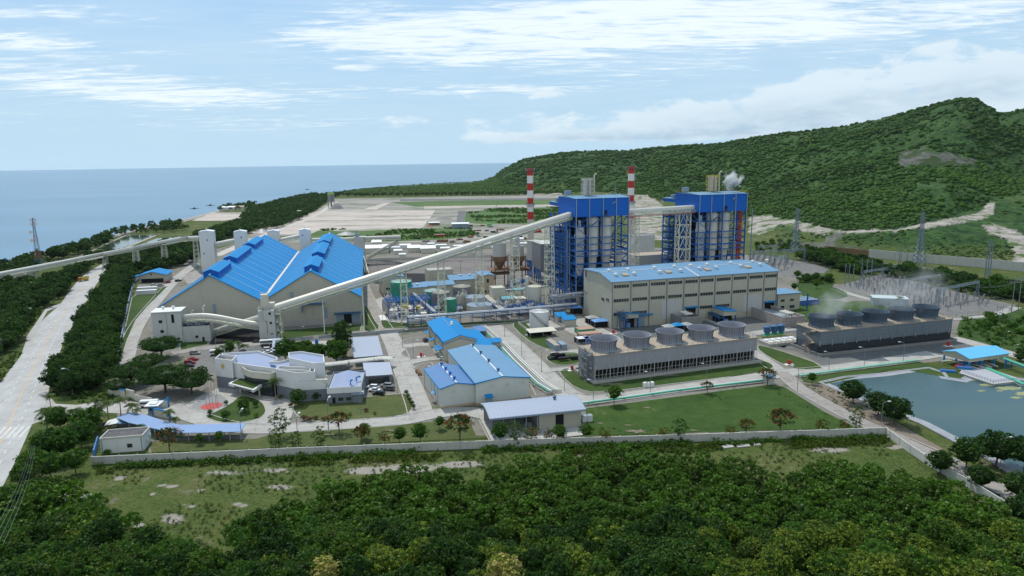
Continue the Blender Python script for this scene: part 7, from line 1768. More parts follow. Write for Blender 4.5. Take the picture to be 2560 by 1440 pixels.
PY1=pylon('left lattice pylon standing beyond the small substation',1987,634,518);PY2=pylon('right lattice pylon rising behind the grey retaining wall',2296,664,527)
def wires(label,pairs,sag=3.0,name='power_line',th=.09):
 t=thing(name,label,'power line',(pairs[0][0][0],pairs[0][0][1],0),0);b=MB()
 for p,q in pairs:
  p,q=Vector(p),Vector(q);pts=[p.lerp(q,k/14)-Vector((0,0,sag*4*(k/14)*(1-k/14))) for k in range(15)]
  for a,c in zip(pts[:-1],pts[1:]):b.bar(a,c,th)
 b.build('wire','pole',t,world=True)
def up(px,y0,y1):g=G(px,y0);return (g.x,g.y,ZAT(g,y1))
wires('wires strung between the two lattice pylons and off to the right',[(PY1[0][i],PY2[0][i]) for i in range(3)]+[(PY2[0][i],tuple(Vector(PY2[0][i])+Vector((170,-60,8)))) for i in range(3)]+[(PY1[0][i],up(1902,640,630)) for i in range(2)],7)
def make_pole():
 t=thing('monopole','tapered grey steel pole','pole',(0,0,0));b=MB();b.cyl((0,0,0),(0,0,20),.42,.2,9);b.build('shaft','pylon',t);b=MB();[b.bar((-.9,0,z),(.9,0,z),.14) for z in (17,18.4)];b.build('cross_arm','pylon',t);return t
mono_=placer(make_pole,'steel monopoles round the substations')
for (x,y0,y1,lb) in ((2462,692,602,'left of a close trio at the far right'),(2468,693,600,'middle of a close trio at the far right'),(2474,692,603,'right of a close trio at the far right'),(2246,668,618,'one of a pair below the right pylon, left'),(2250,669,620,'one of a pair below the right pylon, right'),(2112,700,660,'first of three left of the big substation'),(2122,699,659,'second of three left of the big substation'),(2133,697,659,'third of three left of the big substation'),
 (2153,693,646,'first of three taller ones by the substation gantry'),(2166,692,648,'second of three taller ones by the substation gantry'),(2178,691,648,'third of three taller ones by the substation gantry'),(1874,672,522,'tall one right against the farther boiler house'),(2266,668,614,'thin one standing left of the right pylon'),(2346,772,716,'one in the middle of the big substation'),(2327,768,730,'shorter one in the middle of the big substation')):
 g=G(x,y0);h=ZAT(g,y1);mono_((g.x,g.y,0),rnd.uniform(0,3),(.7+h/60,.7+h/60,h/20),'tapered grey steel pole, '+lb)
def make_hpole():
 t=thing('power_pole','concrete power pole with cross arms','power pole',(0,0,0));b=MB();b.cyl((0,0,0),(0,0,14),.22,.13,7);b.build('shaft','pole',t);b=MB();b.bar((-2,0,12.6),(2,0,12.6),.18);b.bar((-1.5,0,13.5),(1.5,0,13.5),.15);b.build('cross_arm','pole',t)
 for x in (-1.8,0,1.8):b=MB();b.cyl((x,0,12.7),(x,0,13.1),.12,n=6);b.build('insulator','insul',t)
 return t
hp=placer(make_hpole,'power poles')
for (x,y0,y1,lb) in ((2528,782,697,'left of the tall pair at the right edge'),(2544,783,690,'right of the tall pair at the right edge'),(2490,804,764,'first of the short row in the right meadow'),(2497,803,766,'second of the short row in the right meadow'),(2503,806,765,'third of the short row in the right meadow'),(2519,808,768,'fourth of the short row in the right meadow'),(88,1135,1100,'nearest, in the trees at the lower left'),(8,895,845,'at the left edge beside the highway'),(1152,690,650,'in the coal yard behind the long conveyor'),(946,688,655,'beside the grey transfer tower')):
 g=G(x,y0);h=ZAT(g,y1);hp((g.x,g.y,0),rnd.uniform(-.5,.5),(h/14,h/14,h/14) if h<16 else (1.2,1.2,h/14),'power pole with cross arms, '+lb)
g1=G(88,1135);z1=ZAT(g1,1103)
dv=_f*FPX+_r*(-20-1280)-_u*(1370-720);e_=CP+dv*(75/dv.length)
wires('thin power lines sagging down through the lower left corner',[((g1.x+d*.35,g1.y,z1),(e_.x+d*.5,e_.y,e_.z+d*.2)) for d in (-2,-.7,.7,2)],2,th=.016)
wires('wires fanning from the tall poles into the big substation',[(up(2153+12*i,693,648),up(2215+14*i,700,676)) for i in range(3)]+[(up(2544,783,700),up(2440,742,716)),(up(2528,782,706),up(2400,735,712)),(up(2544,783,706),(420,250,30))],2)
def gantry(label,p1,p2,ytop,n=2):
 a,c=G(*p1),G(*p2);h=ZAT(a,ytop);d=c-a;rz=math.atan2(d.y,d.x);L=d.length;t=thing('substation_gantry',label,'gantry',a,rz,'steel gantries over the substations')
 b=MB()
 for y in (-.6,.6):
  for z in (h-1.2,h):b.bar((0,y,z),(L,y,z),.16)
 m_=max(4,int(L/2.2))
 for k in range(m_):x0,x1=L*k/m_,L*(k+1)/m_;b.bar((x0,-.6,h-1.2),(x1,-.6,h),.12);b.bar((x0,.6,h),(x1,.6,h-1.2),.12);b.bar((x0,-.6,h),(x1,.6,h),.12)
 b.build('beam','pylon',t)
 for k in range(n+1):b=MB();lattice(b,(L*k/n,0),h,1.7,.8,5,.09,0,0,'z');b.build('gantry_leg','pylon',t)
gantry('farthest gantry of the big substation, below the right pylon',(2158,700),(2252,686),677);gantry('second gantry of the big substation',(2248,728),(2347,712),700);gantry('nearest gantry of the big substation with dark insulator strings',(2340,764),(2442,742),722)
gantry('long gantry right of the farther boiler house',(1882,662),(2010,655),628,3);gantry('small cross gantry at the edge of the small substation',(1935,676),(1962,668),645,1);gantry('gantry against the trees behind the small substation',(1895,650),(1940,646),615,1)
def make_insul():
 t=thing('post_insulator','grey post insulator on a steel stand','post insulator',(0,0,0));b=MB();b.bar((0,0,0),(0,0,2.4),.35);b.bar((-.7,0,2.4),(.7,0,2.4),.3);b.build('stand','pylon',t)
 b=MB()
 for x in (-.5,.5):b.lathe((x,0,2.5),[(.16,0),(.3,.4),(.16,.5),(.3,.9),(.16,1.0),(.3,1.4),(.12,1.8)],7)
 b.bar((-.5,0,4.3),(.9,0,4.9),.14);b.build('insulator','insul',t);return t
ins=placer(make_insul,'post insulators in the substations')
sub=pxpoly([(2110,716),(2205,692),(2300,710),(2430,745),(2490,762),(2400,782),(2300,768),(2200,742)]);fs=F((2092,716),(2200,686));k_=0
u_=Vector((math.cos(AX),math.sin(AX)));v_=Vector((-u_.y,u_.x));o_=Vector(sub[0]);L1='grey post insulator among the dense rows of the big substation';L2='grey post insulator in the small substation beyond the turbine hall'
for i in range(-6,70):
 for j in range(-30,30):
  p=o_+u_*(i*4.4)+v_*(j*6)+Vector((rnd.uniform(-.8,.8),rnd.uniform(-.8,.8)))
  if k_<210 and rnd.random()<.80 and inpoly(np.array([p.x]),np.array([p.y]),sub)[0]:ins((p.x,p.y,.1),AX+rnd.choice((0,1.57)),rnd.uniform(.6,1.05),L1);k_+=1
sub2=pxpoly([(1872,642),(1900,638),(1990,656),(2000,668),(1940,684),(1878,670)]);o_=Vector(sub2[0]);n2=0
for i in range(-4,40):
 for j in range(-25,25):
  p=o_+u_*(i*6)+v_*(j*7)
  if n2<60 and rnd.random()<.8 and inpoly(np.array([p.x]),np.array([p.y]),sub2)[0]:ins((p.x,p.y,.1),AX,rnd.uniform(.7,1.1),L2);n2+=1
bld('switch_house','long low pale building beside the big substation with palms before it','building',(2182,764),(2270,768),9,4.4,None,wall='container_grey',roof=mat('pale_green_roof',(.42,.50,.50),.5,0,.05),over=.3)
# ------------------------------------------------------------------ distant camp and works
def camp():
 k=0;nm=['white-roofed camp hut','pale grey camp hut','cream camp hut']
 big=[((870,636),(968,640),22,5,'largest white-roofed camp shed just right of the storage hall'),((1020,632),(1050,630),14,4.5,'bright white gabled camp hut right of the largest shed'),((1052,634),(1088,630),16,4.6,'ribbed grey-roofed camp hut beside the bright white one'),((1202,622),(1228,620),14,4.6,'white domed camp hut left of the dusty silos'),((930,615),(953,614),9,4,'small white hut above the largest camp shed')]
 for (a,c,W,h,lb) in big:bld('camp_hut',lb,'hut',a,c,W,h,h+1.8,'x','cream','zinc_roof',ang=R(7),over=.5,group='white huts of the worker camp')
 sp=[(975,628,24,'behind the largest shed'),(985,636,20,'right of the largest shed, nearer row'),(998,646,16,'small box by the camp wall'),(1000,622,26,'in the back row left of the bright one'),(1090,622,26,'in the back row by the two dark trees'),(1102,630,22,'right of the ribbed roof'),(1135,624,26,'below the pair of dark trees'),(1150,632,18,'nearer row below the dark trees'),(1232,628,20,'between conveyor and dusty silo'),(1275,606,34,'behind the tall trestle, long white one'),(1290,618,30,'yellow-walled one behind the tall trestle'),(1180,626,18,'right part of the back row'),(955,622,18,'back row left of the slanting conveyor'),(1168,638,14,'small box near the long conveyor'),(1070,618,16,'farthest small one in the middle'),(1118,642,14,'little grey one at the camp wall')]
 for i,(x,y,w_,lb) in enumerate(sp):bld('camp_hut',nm[i % 3]+' '+lb,'hut',(x,y),(x+w_,y-1),8,3.4,4.2 if i % 2 else None,'x','cream' if i % 3 else 'white','zinc_roof',ang=R(7),over=.4,rth=.2,group='white huts of the worker camp')
 bld('site_shed','grey open site shed at the end of the dirt track','shed',(1130,572),(1172,570),12,6,7.2,'x','container_grey','zinc_roof',ang=R(3));bld('site_shed','small white-roofed shed left of the grey site shed','shed',(1072,564),(1098,563),10,3.6,4.4,'x','rust','zinc_roof',ang=R(3));bld('site_shed','dark red roofed shed behind the left chimney','shed',(1312,582),(1352,580),12,4,5,'x','red','red',ang=R(3))
 bld('coast_house','long white roofed building on the shore','building',(548,526),(590,523),26,5,6.5,'x','white','zinc_roof',ang=R(15));bld('coast_house','cream building next to the long white one on the shore','building',(590,525),(612,523),20,5,7,'x','cream','ct_deck',ang=R(15));bld('coast_hut','small dark hut on the plateau edge above the tree line','hut',(744,538),(756,537),8,7,None,ang=R(15),wall='galv',roof='zinc_roof');bld('coast_hut','white hut above the dark one on the plateau edge','hut',(756,531),(773,529),8,4,None,ang=R(15),wall='white',roof='zinc_roof')
 for i,(x,y) in enumerate(((825,521),(833,520))):
  g=G(x,y);t=thing('cement_silo',('left','right')[i]+' of two grey-green cement silos at the batching plant','silo',g,0,'batching plant silos');b=MB();b.lathe((0,0,0),[(3.2,12),(3.2,27)],14);b.build('shell','tank_grey',t,smooth=True);b=MB();b.lathe((0,0,0),[(3.4,25),(3.4,28.5)],14);b.build('top_ring',mat('lime_paint',(.25,.42,.10),.6),t);b=MB();[b.bar((sx*2.6,sy*2.6,0),(sx*2.6,sy*2.6,12),.7) for sx in (-1,1) for sy in (-1,1)];b.bar((-2.6,-2.6,6),(2.6,-2.6,6),.6);b.build('leg_frame','tank_grey',t)
 g=G(842,522);t=thing('aggregate_heap','dark heap of aggregate beside the cement silos','heap',g,0);b=MB();b.lathe((0,0,0),[(13,0),(8,6),(3,10),(.1,11)],14,cap1=False);b.build('heap','conc_dirty',t)
 for (x,y,r_,h,mt,lb) in ((655,580,9,4,'tank_grey','grey heap behind the second white tower'),(866,586,12,3.4,'tank_grey','broad low grey heap before the sand flat'),(1110,548,14,5,'conc_dirty','dark ridge of spoil beside the dirt track'),(1074,567,6,2.5,'rust','brown scrap heap beside the small white-roofed shed')):
  t=thing('spoil_heap',lb,'heap',G(x,y),rnd.random());b=MB();b.lathe((0,0,0),[(r_,0),(r_*.6,h*.5),(r_*.25,h*.9),(.1,h)],12,cap1=False);b.build('heap',mt,t)
 pos=[(1160,590),(1178,594),(1200,592),(1216,596),(1190,578),(1216,578),(1236,582),(1252,576),(1270,590),(1286,580),(1150,600),(1135,606),(1110,604),(1060,592),(1068,604),(1040,598),(1170,606),(1245,596),(1180,566),(1204,566),(1228,568),(1300,592),(1315,598)]
 for i,(x,y) in enumerate(pos):
  g=G(x,y);t=thing('scrap_pile','dark pile of scrap and machinery parts in the yard behind the camp','scrap pile',g,rnd.random()*3,'scrap piles behind the camp');b=MB()
  for _ in range(9):a,r_=rnd.random()*6.3,rnd.random()*4.4;s=rnd.uniform(.8,2.4);b.para((math.cos(a)*r_,math.sin(a)*r_,0),(s*1.5,rnd.uniform(-.5,.5),0),(rnd.uniform(-.4,.4),s,0),(rnd.uniform(-.3,.3),0,s*.9))
  b.build('scrap',('asph','rust','conc_dirty')[i % 3],t)
 for (x,y,mt,lb) in ((1086,592,'red','red container with white top in the scrap yard'),(1092,606,'rust','long rusty container lying in the scrap yard')):
  g=G(x,y);container(lb,(x,y),12,R(4),mt,roof='zinc_roof' if mt=='red' else 'rust',group='containers in the scrap yard')
 g=G(1224,566);t=thing('crawler_crane','green crawler crane with tall lattice boom in the far field','crane',g,.2);b=MB();b.box(-3,-1.6,0,3,-.7,1.2);b.box(-3,.7,0,3,1.6,1.2);b.build('tracks','tyre',t);b=MB();b.box(-3.4,-1.5,1.2,2.4,1.5,3.8);b.build('body',mat('crane_green',(.10,.38,.10),.5),t);b=MB();[b.bar((2.2+a*.4,c*.5,3),(12,c*.3,34),.35) for a in (0,1) for c in (-1,1)];b.build('boom','crane_green' if False else MATS['crane_green'],t)
camp()
# ------------------------------------------------------------------ vehicles
def make_car(kind='suv',paint='car_white'):
 def f():
  t=thing('parked_car','car','car',(0,0,0));L,W,H=(4.7,1.85,1.65) if kind=='suv' else (4.5,1.78,1.42)
  def prof(pts,w,name,mt,inset=.0):
   b=MB();n=len(pts);hw=w/2
   b.add([(x,-hw+(inset if z>.95 else 0),z) for x,z in pts]+[(x,hw-(inset if z>.95 else 0),z) for x,z in pts],[tuple(range(n)),tuple(range(2*n-1,n-1,-1))]+[((i+1) % n,i,n+i,n+(i+1) % n) for i in range(n)]);return b.build(name,mt,t)
  l=L/2
  if kind=='suv':body=[(-l,.35),(-l,.95),(-l+.12,1.05),(l-1.15,1.02),(l-.15,.86),(l,.6),(l,.35)];cab=[(-l+.1,1.0),(-l+.35,H-.04),(-.1,H),(.55,H-.06),(l-1.1,1.02)]
  else:body=[(-l,.33),(-l,.85),(-l+.9,.93),(l-1.35,.92),(l-.15,.76),(l,.55),(l,.33)];cab=[(-l+.75,.9),(-l+1.35,H-.03),(.1,H),(.5,H-.06),(l-1.35,.9)]
  prof(body,W,'body',paint)
  prof(cab,W-.12,'window','glass',.16)
  b=MB();xs=[c for c in cab[1:-1]];b.box(xs[0][0]+.05,-W/2+.26,H-.03,xs[-1][0]+.02,W/2-.26,H+.03);b.build('roof_panel',paint,t)
  for x in (-l+.85,l-.9):
   for sy in (-1,1):b=MB();b.cyl((x,sy*(W/2-.12),.34),(x,sy*(W/2+.03),.34),.34,n=14);b.build('wheel','tyre',t)
  for sy in (-1,1):b=MB();b.box(l-.04,sy*(W/2-.42)-.2,.62,l+.02,sy*(W/2-.42)+.2,.76);b.build('headlight','white',t)
  for sy in (-1,1):b=MB();b.box(-l-.02,sy*(W/2-.28)-.14,.66,-l+.04,sy*(W/2-.28)+.14,.88);b.build('tail_light','red',t)
  return t
 return f
cars={}
for (x,y,k,p,rz,lb) in ((931,972,'suv','car_white',2.95,'white SUV parked farthest left in the pavilion car park'),(936,979,'sedan','car_white',2.95,'white saloon in the middle of the left column of parked cars'),(947,988,'suv','car_black',2.95,'black SUV nearest the front lawn'),(966,968,'suv','car_silver',2.95,'silver-dark car at the back right of the pavilion car park'),(972,976,'suv','car_grey',2.95,'dark grey SUV at the right of the pavilion car park'),
 (488,886,'suv','car_silver',.1,'silver SUV alone at the back of the staff car park'),(483,901,'sedan','car_red',.1,'bright red saloon in the staff car park'),(475,910,'suv','car_red',.1,'dark red car beside the big tree in the staff car park'),(473,917,'sedan','car_black',.1,'black saloon half under the tree in the staff car park'),(668,869,'suv','car_black',.2,'black SUV next to the white minibus'),(671,877,'suv','car_white',.2,'white SUV behind the office, nearer one'),(671,884,'sedan','car_white',.2,'white saloon just above the office roof'),(606,882,'sedan','car_black',1.5,'black saloon parked behind the office under the yellow palms'),
 (1063,854,'suv','car_black',1.9,'black SUV parked beside the two-storey blue-roofed block'),(420,708,'suv','car_red',1.2,'red pickup by the open workshop'),(446,704,'suv','car_black',1.0,'dark car beyond the workshop'),(386,715,'suv','car_white',.3,'white car in front of the workshop, left one'),(402,716,'suv','car_silver',.2,'silver car in front of the workshop, right one'),(556,925,'sedan','car_silver',1.5,'silver car in the shade beside the office end wall')):
 g=G(x,y);key=(k,p)
 if key not in cars:cars[key]=placer(make_car(k,p),'parked cars')
 cars[key]((g.x,g.y,.1),rz,None,lb)
def make_bus(paint='car_white'):
 t=thing('minibus','minibus','minibus',(0,0,0));b=MB();b.box(-3,-1,.4,3,1,2.5);b.build('body',paint,t);b=MB();b.box(-2.8,-1.03,1.4,2.7,1.03,2.1);b.box(2.98,-.85,1.3,3.04,.85,2.2);b.build('window','glass',t);b=MB();b.box(-2.9,-.9,2.5,2.9,.9,2.58);b.build('roof_panel','white',t)
 for x in (-2,2):
  for s in (-1,1):b=MB();b.cyl((x,s*.85,.42),(x,s*1.03,.42),.42,n=12);b.build('wheel','tyre',t)
 return t
bus=placer(make_bus,'white minibuses')
for (x,y,rz,lb) in ((667,863,.2,'white minibus beside the small silver shelter'),(374,1018,.15,'white van stopped at the guard house'),(543,888,.3,'white van behind the left end of the office')):g=G(x,y);bus((g.x,g.y,.12),rz,None,lb)
def truck():
 g=G(208,703);t=thing('dump_truck','yellow and orange truck driving down the highway towards the camera','truck',(g.x,g.y,.1),R(-108));b=MB();b.box(1.6,-1.25,.9,3.6,1.25,3.0);b.build('cab','orange',t);b=MB();b.box(3.58,-1.05,1.9,3.66,1.05,2.8);b.box(2.2,-1.28,1.9,3.3,1.28,2.8);b.build('windscreen','glass',t)
 b=MB();b.add([(-4,-1.2,1.2),(1.4,-1.2,1.2),(1.4,1.2,1.2),(-4,1.2,1.2),(-4.2,-1.35,3.0),(1.45,-1.35,3.0),(1.45,1.35,3.0),(-4.2,1.35,3.0)],[(0,1,5,4),(1,2,6,5),(2,3,7,6),(3,0,4,7),(3,2,1,0)]);b.build('dump_body','yellow',t);b=MB();b.box(-3.9,-1.15,2.0,1.3,1.15,2.75);b.build('load','soil',t)
 for x in (2.6,-1.6,-3.0):
  for s in (-1,1):b=MB();b.cyl((x,s*.9,.55),(x,s*1.25,.55),.55,n=12);b.build('wheel','tyre',t)
truck()
def make_boat():
 t=thing('outrigger_boat','small dark outrigger boat','boat',(0,0,0));b=MB();b.add([(-7,0,.8),(-3,-1,.7),(4,-1,.7),(7,0,1.0),(4,1,.7),(-3,1,.7),(0,0,-.6)],[(0,1,6),(1,2,6),(2,3,6),(3,4,6),(4,5,6),(5,0,6),(0,5,4,3,2,1)]);b.box(-1.5,-.7,.8,1.5,.7,2.0);b.build('hull','tyre',t);b=MB();[b.bar((x,-6,.5),(x,6,.5),.3) for x in (-2.5,2.5)];[b.bar((-6,y,.1),(6,y,.1),.3) for y in (-6,6)];b.build('outrigger','bark',t);return t
boat=placer(make_boat,'outrigger boats on the sea')
for (x,y,lb) in ((526,514,'larger dark outrigger boat off the shore buildings'),(486,522,'small dark outrigger boat nearer the beach'),(768,474,'tiny outrigger boat far out beyond the palms')):g=G(x,y,-1.4);boat((g.x,g.y,-1.3),rnd.uniform(-.4,.4),1.2,lb)
# hydrants, flagpoles, small yard things
def make_hyd():
 t=thing('hydrant_cabinet','red hydrant cabinet on a white slab','hydrant',(0,0,0));b=MB();b.box(-.5,-.4,.15,.5,.4,1.9);b.build('cabinet','red',t);b=MB();b.box(-1.8,-1,0,1.8,1,.15);b.build('slab','white',t);b=MB();b.cyl((1.1,0,.15),(1.1,0,1.1),.22,n=8);b.build('hydrant','red',t);return t
hyd=placer(make_hyd,'red hydrant cabinets')
for (x,y,lb) in ((1972,912,'on the grass left of the dark cooling tower'),(1430,927,'at the left end of the near cooling tower'),(1053,893,'on the gravel island beside the small warehouse'),(1533,835,'in the yard below the turbine hall gable'),(2370,866,'at the right end of the dark cooling tower'),(1902,662,'in the small substation')):
 g=G(x,y);hyd((g.x,g.y,.16),AX,None,'red hydrant cabinet '+lb)
def make_flag():
 t=thing('flagpole','flagpole','flagpole',(0,0,0));b=MB();b.cyl((0,0,0),(0,0,9),.07,.05,6);b.build('shaft','pole',t);b=MB();b.lathe((0,0,9),[(.02,0),(.12,.1),(.02,.22)],8);b.build('finial','yellow',t);b=MB();b.cyl((0,0,0),(0,0,.25),.25,n=8);b.build('base','conc',t);return t
fl=placer(make_flag,'bare flagpoles by the red paving')
for i,(x,y) in enumerate(((516,1013),(524,1011),(532,1016),(540,1012),(545,1018))):g=G(x,y);fl((g.x,g.y,.15),0,None,('first','second','third','fourth','fifth')[i]+' bare flagpole from the left beside the red paving circle')
t=thing('truck_trailer','rusty red machine part lying on the gravel beside the small warehouse','machinery',(*G(1045,935).xy,.2),1.9)
b=MB();[b.box(-3+i*1.4,rnd.uniform(-1,-.4),0,-2+i*1.4,rnd.uniform(.3,1),rnd.uniform(.6,1.6)) for i in range(5)];b.build('machine_body','rust',t)
t=thing('basketball_stand','blue and white basketball stand on the pale court','basketball stand',G(792,862),.2);b=MB();b.box(-.7,-.7,0,.7,.7,2.4);b.build('padded_base','blue_clad',t);b=MB();b.box(-1.2,-.8,3.2,1.2,-.7,4.6);b.build('backboard','cream',t);b=MB();b.bar((0,0,2.4),(0,-.6,3.8),.25);b.build('arm','pole',t)
surface('court',[(745,868),(750,856),(860,850),(865,866)],.09,'conc')
# ------------------------------------------------------------------ foliage
def leafmat(name,c1,c2,var=.62,trans=.35,objvar=.5):
 mt=bpy.data.materials.new(name);mt.use_nodes=True;nt=mt.node_tree;nt.nodes.clear()
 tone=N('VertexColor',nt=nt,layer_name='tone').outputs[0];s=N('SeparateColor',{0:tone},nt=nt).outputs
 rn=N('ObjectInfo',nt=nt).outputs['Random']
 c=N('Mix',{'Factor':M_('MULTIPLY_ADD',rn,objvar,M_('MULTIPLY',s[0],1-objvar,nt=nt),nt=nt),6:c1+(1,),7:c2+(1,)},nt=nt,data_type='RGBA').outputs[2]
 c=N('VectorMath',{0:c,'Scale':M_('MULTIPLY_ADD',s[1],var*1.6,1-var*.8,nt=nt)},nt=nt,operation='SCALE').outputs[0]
 d=N('BsdfDiffuse',{'Color':c},nt=nt);t=N('BsdfTranslucent',{'Color':c},nt=nt);g=N('BsdfGlossy',{'Color':(1,1,1,1),'Roughness':.5},nt=nt)
 m_=N('MixShader',{0:trans,1:d.outputs[0],2:t.outputs[0]},nt=nt);m2=N('MixShader',{0:.012,1:m_.outputs[0],2:g.outputs[0]},nt=nt)
 o=N('OutputMaterial',nt=nt);nt.links.new(m2.outputs[0],o.inputs[0]);M[name]=mt;return mt
leafmat('leaf_dark',(.009,.038,.003),(.024,.070,.005))
leafmat('leaf_mid',(.016,.060,.003),(.062,.135,.008))
leafmat('leaf_bright',(.030,.110,.006),(.070,.165,.010))
leafmat('leaf_olive',(.034,.072,.004),(.075,.112,.006))
leafmat('leaf_yellow',(.11,.17,.012),(.20,.255,.025))
leafmat('leaf_straw',(.30,.26,.07),(.42,.37,.12))
leafmat('leaf_fire',(.20,.035,.008),(.22,.08,.015))
leafmat('leaf_pink',(.30,.06,.09),(.35,.14,.12))
leafmat('leaf_palm',(.035,.075,.012),(.075,.12,.02))
leafmat('leaf_hill',(.010,.040,.006),(.060,.135,.010),objvar=0)
leafmat('leaf_weed',(.055,.11,.02),(.13,.16,.035),trans=.5,objvar=0)
NR=np.random.default_rng(11)
def leaf_cloud(centers,rad,per,size,up=.35,aspect=.6,rng=NR):
 n=len(centers)*per;c=np.repeat(centers,per,0);rr=np.repeat(rad,per) if np.ndim(rad) else rad
 d=rng.normal(size=(n,3));d /= np.linalg.norm(d,axis=1)[:,None];d[:,2]=np.where(d[:,2]<-.3,-d[:,2]*.5,d[:,2])
 p=c+d*(np.asarray(rr)*(rng.random(n)**.35))[:,None]
 nn=d*.8+rng.normal(size=(n,3))*.55+np.array([0,0,up]);nn /= np.linalg.norm(nn,axis=1)[:,None]
 a=np.cross(nn,rng.normal(size=(n,3)));a /= np.linalg.norm(a,axis=1)[:,None];b=np.cross(nn,a)
 s=size*(.6+.8*rng.random(n))[:,None];a=a*s;b=b*s*aspect
 v=np.stack([p-a*.5,p-b*.5,p+a*.5,p+b*.5],1).reshape(-1,3)
 tone=np.repeat(np.repeat(rng.random((len(centers),2)),per,0)*.65+rng.random((n,2))*.35,4,0)
 return v,tone
def np_mesh(name,v,quads,tone,mats,mi=None):
 me=bpy.data.meshes.new(name);me.vertices.add(len(v));me.vertices.foreach_set('co',np.ascontiguousarray(v,np.float32).ravel())
 k=quads.shape[1];me.loops.add(quads.size);me.loops.foreach_set('vertex_index',quads.ravel().astype(np.int32));me.polygons.add(len(quads));me.polygons.foreach_set('loop_start',np.arange(0,quads.size,k,dtype=np.int32))
 if mi is not None:me.polygons.foreach_set('material_index',mi.astype(np.int32))
 for m_ in mats:me.materials.append(M[m_])
 me.update(calc_edges=True);ca=me.color_attributes.new('tone','FLOAT_COLOR','POINT');t4=np.ones((len(v),4),np.float32);t4[:,:2]=tone;t4[:,2]=0;ca.data.foreach_set('color',t4.ravel());return me
def crown_pts(n,rx,ry,rz,z0,kind,rng):
 d=rng.normal(size=(n,3));d /= np.linalg.norm(d,axis=1)[:,None]
 if kind=='dome':d[:,2]=np.abs(d[:,2])**.8*np.where(rng.random(n)<.85,1,-.45);r_=.72+.28*rng.random(n)
 elif kind=='flat':d[:,2]=np.abs(d[:,2])**1.3*.8-.1*rng.random(n);r_=.55+.45*rng.random(n)
 elif kind=='open':r_=.35+.65*rng.random(n)
 elif kind=='tier':d[:,2]=np.round((d[:,2]*.5+.5)*4)/4*2-1;w_=1-.35*np.abs(d[:,2]);d[:,:2] *= (w_/(np.linalg.norm(d[:,:2],axis=1)+.05))[:,None];r_=np.ones(n);d[:,:2] *= (.35+.65*rng.random(n))[:,None]
 elif kind=='column':a=rng.random(n)*6.283;h=rng.random(n)*2-1;w_=np.sqrt(np.clip(1-(np.abs(h))**2.2,.03,1));d=np.stack([np.cos(a)*w_,np.sin(a)*w_,h],1);r_=.8+.2*rng.random(n)
 else:r_=.96+.04*rng.random(n)
 p=d*r_[:,None]*np.array([rx,ry,rz]);lump=1+.22*np.sin(d[:,0]*5+rng.random()*6)*np.cos(d[:,1]*4+rng.random()*6)
 p[:,:2] *= lump[:,None];p[:,2]+=z0;return p
def make_tree(name,label,rx,rz,z0,kind='dome',ncl=80,per=24,crad=.62,leaf=.42,mats=('leaf_mid',),flower=0.0,trunk=.16,bark='bark',seed=0,group=None,cat='tree',fill=True,stems=1,flower_top=.2):
 def f():
  rng=np.random.default_rng(seed+5);t=thing(name,label,cat,(0,0,0),0,group)
  C=crown_pts(ncl,rx,rx*(.85+.25*rng.random()),rz,z0,kind,rng);rad=crad*(.7+.6*rng.random(ncl))
  v,tn=leaf_cloud(C,rad,per,leaf,rng=rng);nq=len(v)//4;mi=np.zeros(nq)
  if flower:
   top=(C[:,2]>z0+rz*flower_top)&(rng.random(ncl)<flower) if flower_top>-1 else rng.random(ncl)<flower
   fm=np.repeat(top,per)&(rng.random(nq)<.75);mi=np.where(fm,1,0)
  if flower and kind=='dome':   # flower heads and young shoots standing proud of the crown
   nt_=int(ncl*(.5+flower));E=crown_pts(nt_,rx*1.1,rx*1.1,rz*1.12,z0,kind,rng);E=E[E[:,2]>z0+rz*.15];v2,t2=leaf_cloud(E,.30,9,leaf*.8,1.0,rng=rng);v=np.concatenate([v,v2]);tn=np.concatenate([tn,t2]);mi=np.concatenate([mi,np.where(np.repeat(rng.random(len(E))<max(flower,.5),9),1,0)])
  q=np.arange(len(v)).reshape(-1,4)
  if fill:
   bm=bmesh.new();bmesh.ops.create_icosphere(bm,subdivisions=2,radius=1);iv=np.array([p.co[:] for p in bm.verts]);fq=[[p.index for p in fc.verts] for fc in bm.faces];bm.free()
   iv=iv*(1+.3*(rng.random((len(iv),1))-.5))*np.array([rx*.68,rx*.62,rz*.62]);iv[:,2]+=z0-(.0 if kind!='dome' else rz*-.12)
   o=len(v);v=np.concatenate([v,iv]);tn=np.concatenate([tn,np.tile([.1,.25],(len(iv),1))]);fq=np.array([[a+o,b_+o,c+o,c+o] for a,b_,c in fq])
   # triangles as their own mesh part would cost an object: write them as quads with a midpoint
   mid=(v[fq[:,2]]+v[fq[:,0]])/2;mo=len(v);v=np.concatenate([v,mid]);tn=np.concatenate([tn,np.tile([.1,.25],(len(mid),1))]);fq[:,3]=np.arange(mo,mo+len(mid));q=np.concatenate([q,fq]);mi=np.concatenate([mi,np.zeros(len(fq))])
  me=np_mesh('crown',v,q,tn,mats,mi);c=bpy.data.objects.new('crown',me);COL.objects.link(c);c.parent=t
  b=MB()
  for s_ in range(stems):
   ox,oy=(0,0) if stems==1 else (rng.normal()*.3,rng.normal()*.3)
   top=Vector((rng.normal()*.2,rng.normal()*.2,z0));b.cyl((ox,oy,-.3),top,trunk,trunk*.55,7)
   for k in range(7):
    e=Vector(C[int(rng.integers(ncl))]);st=Vector((ox,oy,0)).lerp(top,.35+.6*rng.random());mm=st.lerp(e,.5)+Vector((0,0,.2));b.cyl(st,mm,trunk*.42,trunk*.28,5,False);b.cyl(mm,e,trunk*.28,trunk*.1,5,False)
  b.build('trunk',bark,t,smooth=True);return t
 return f
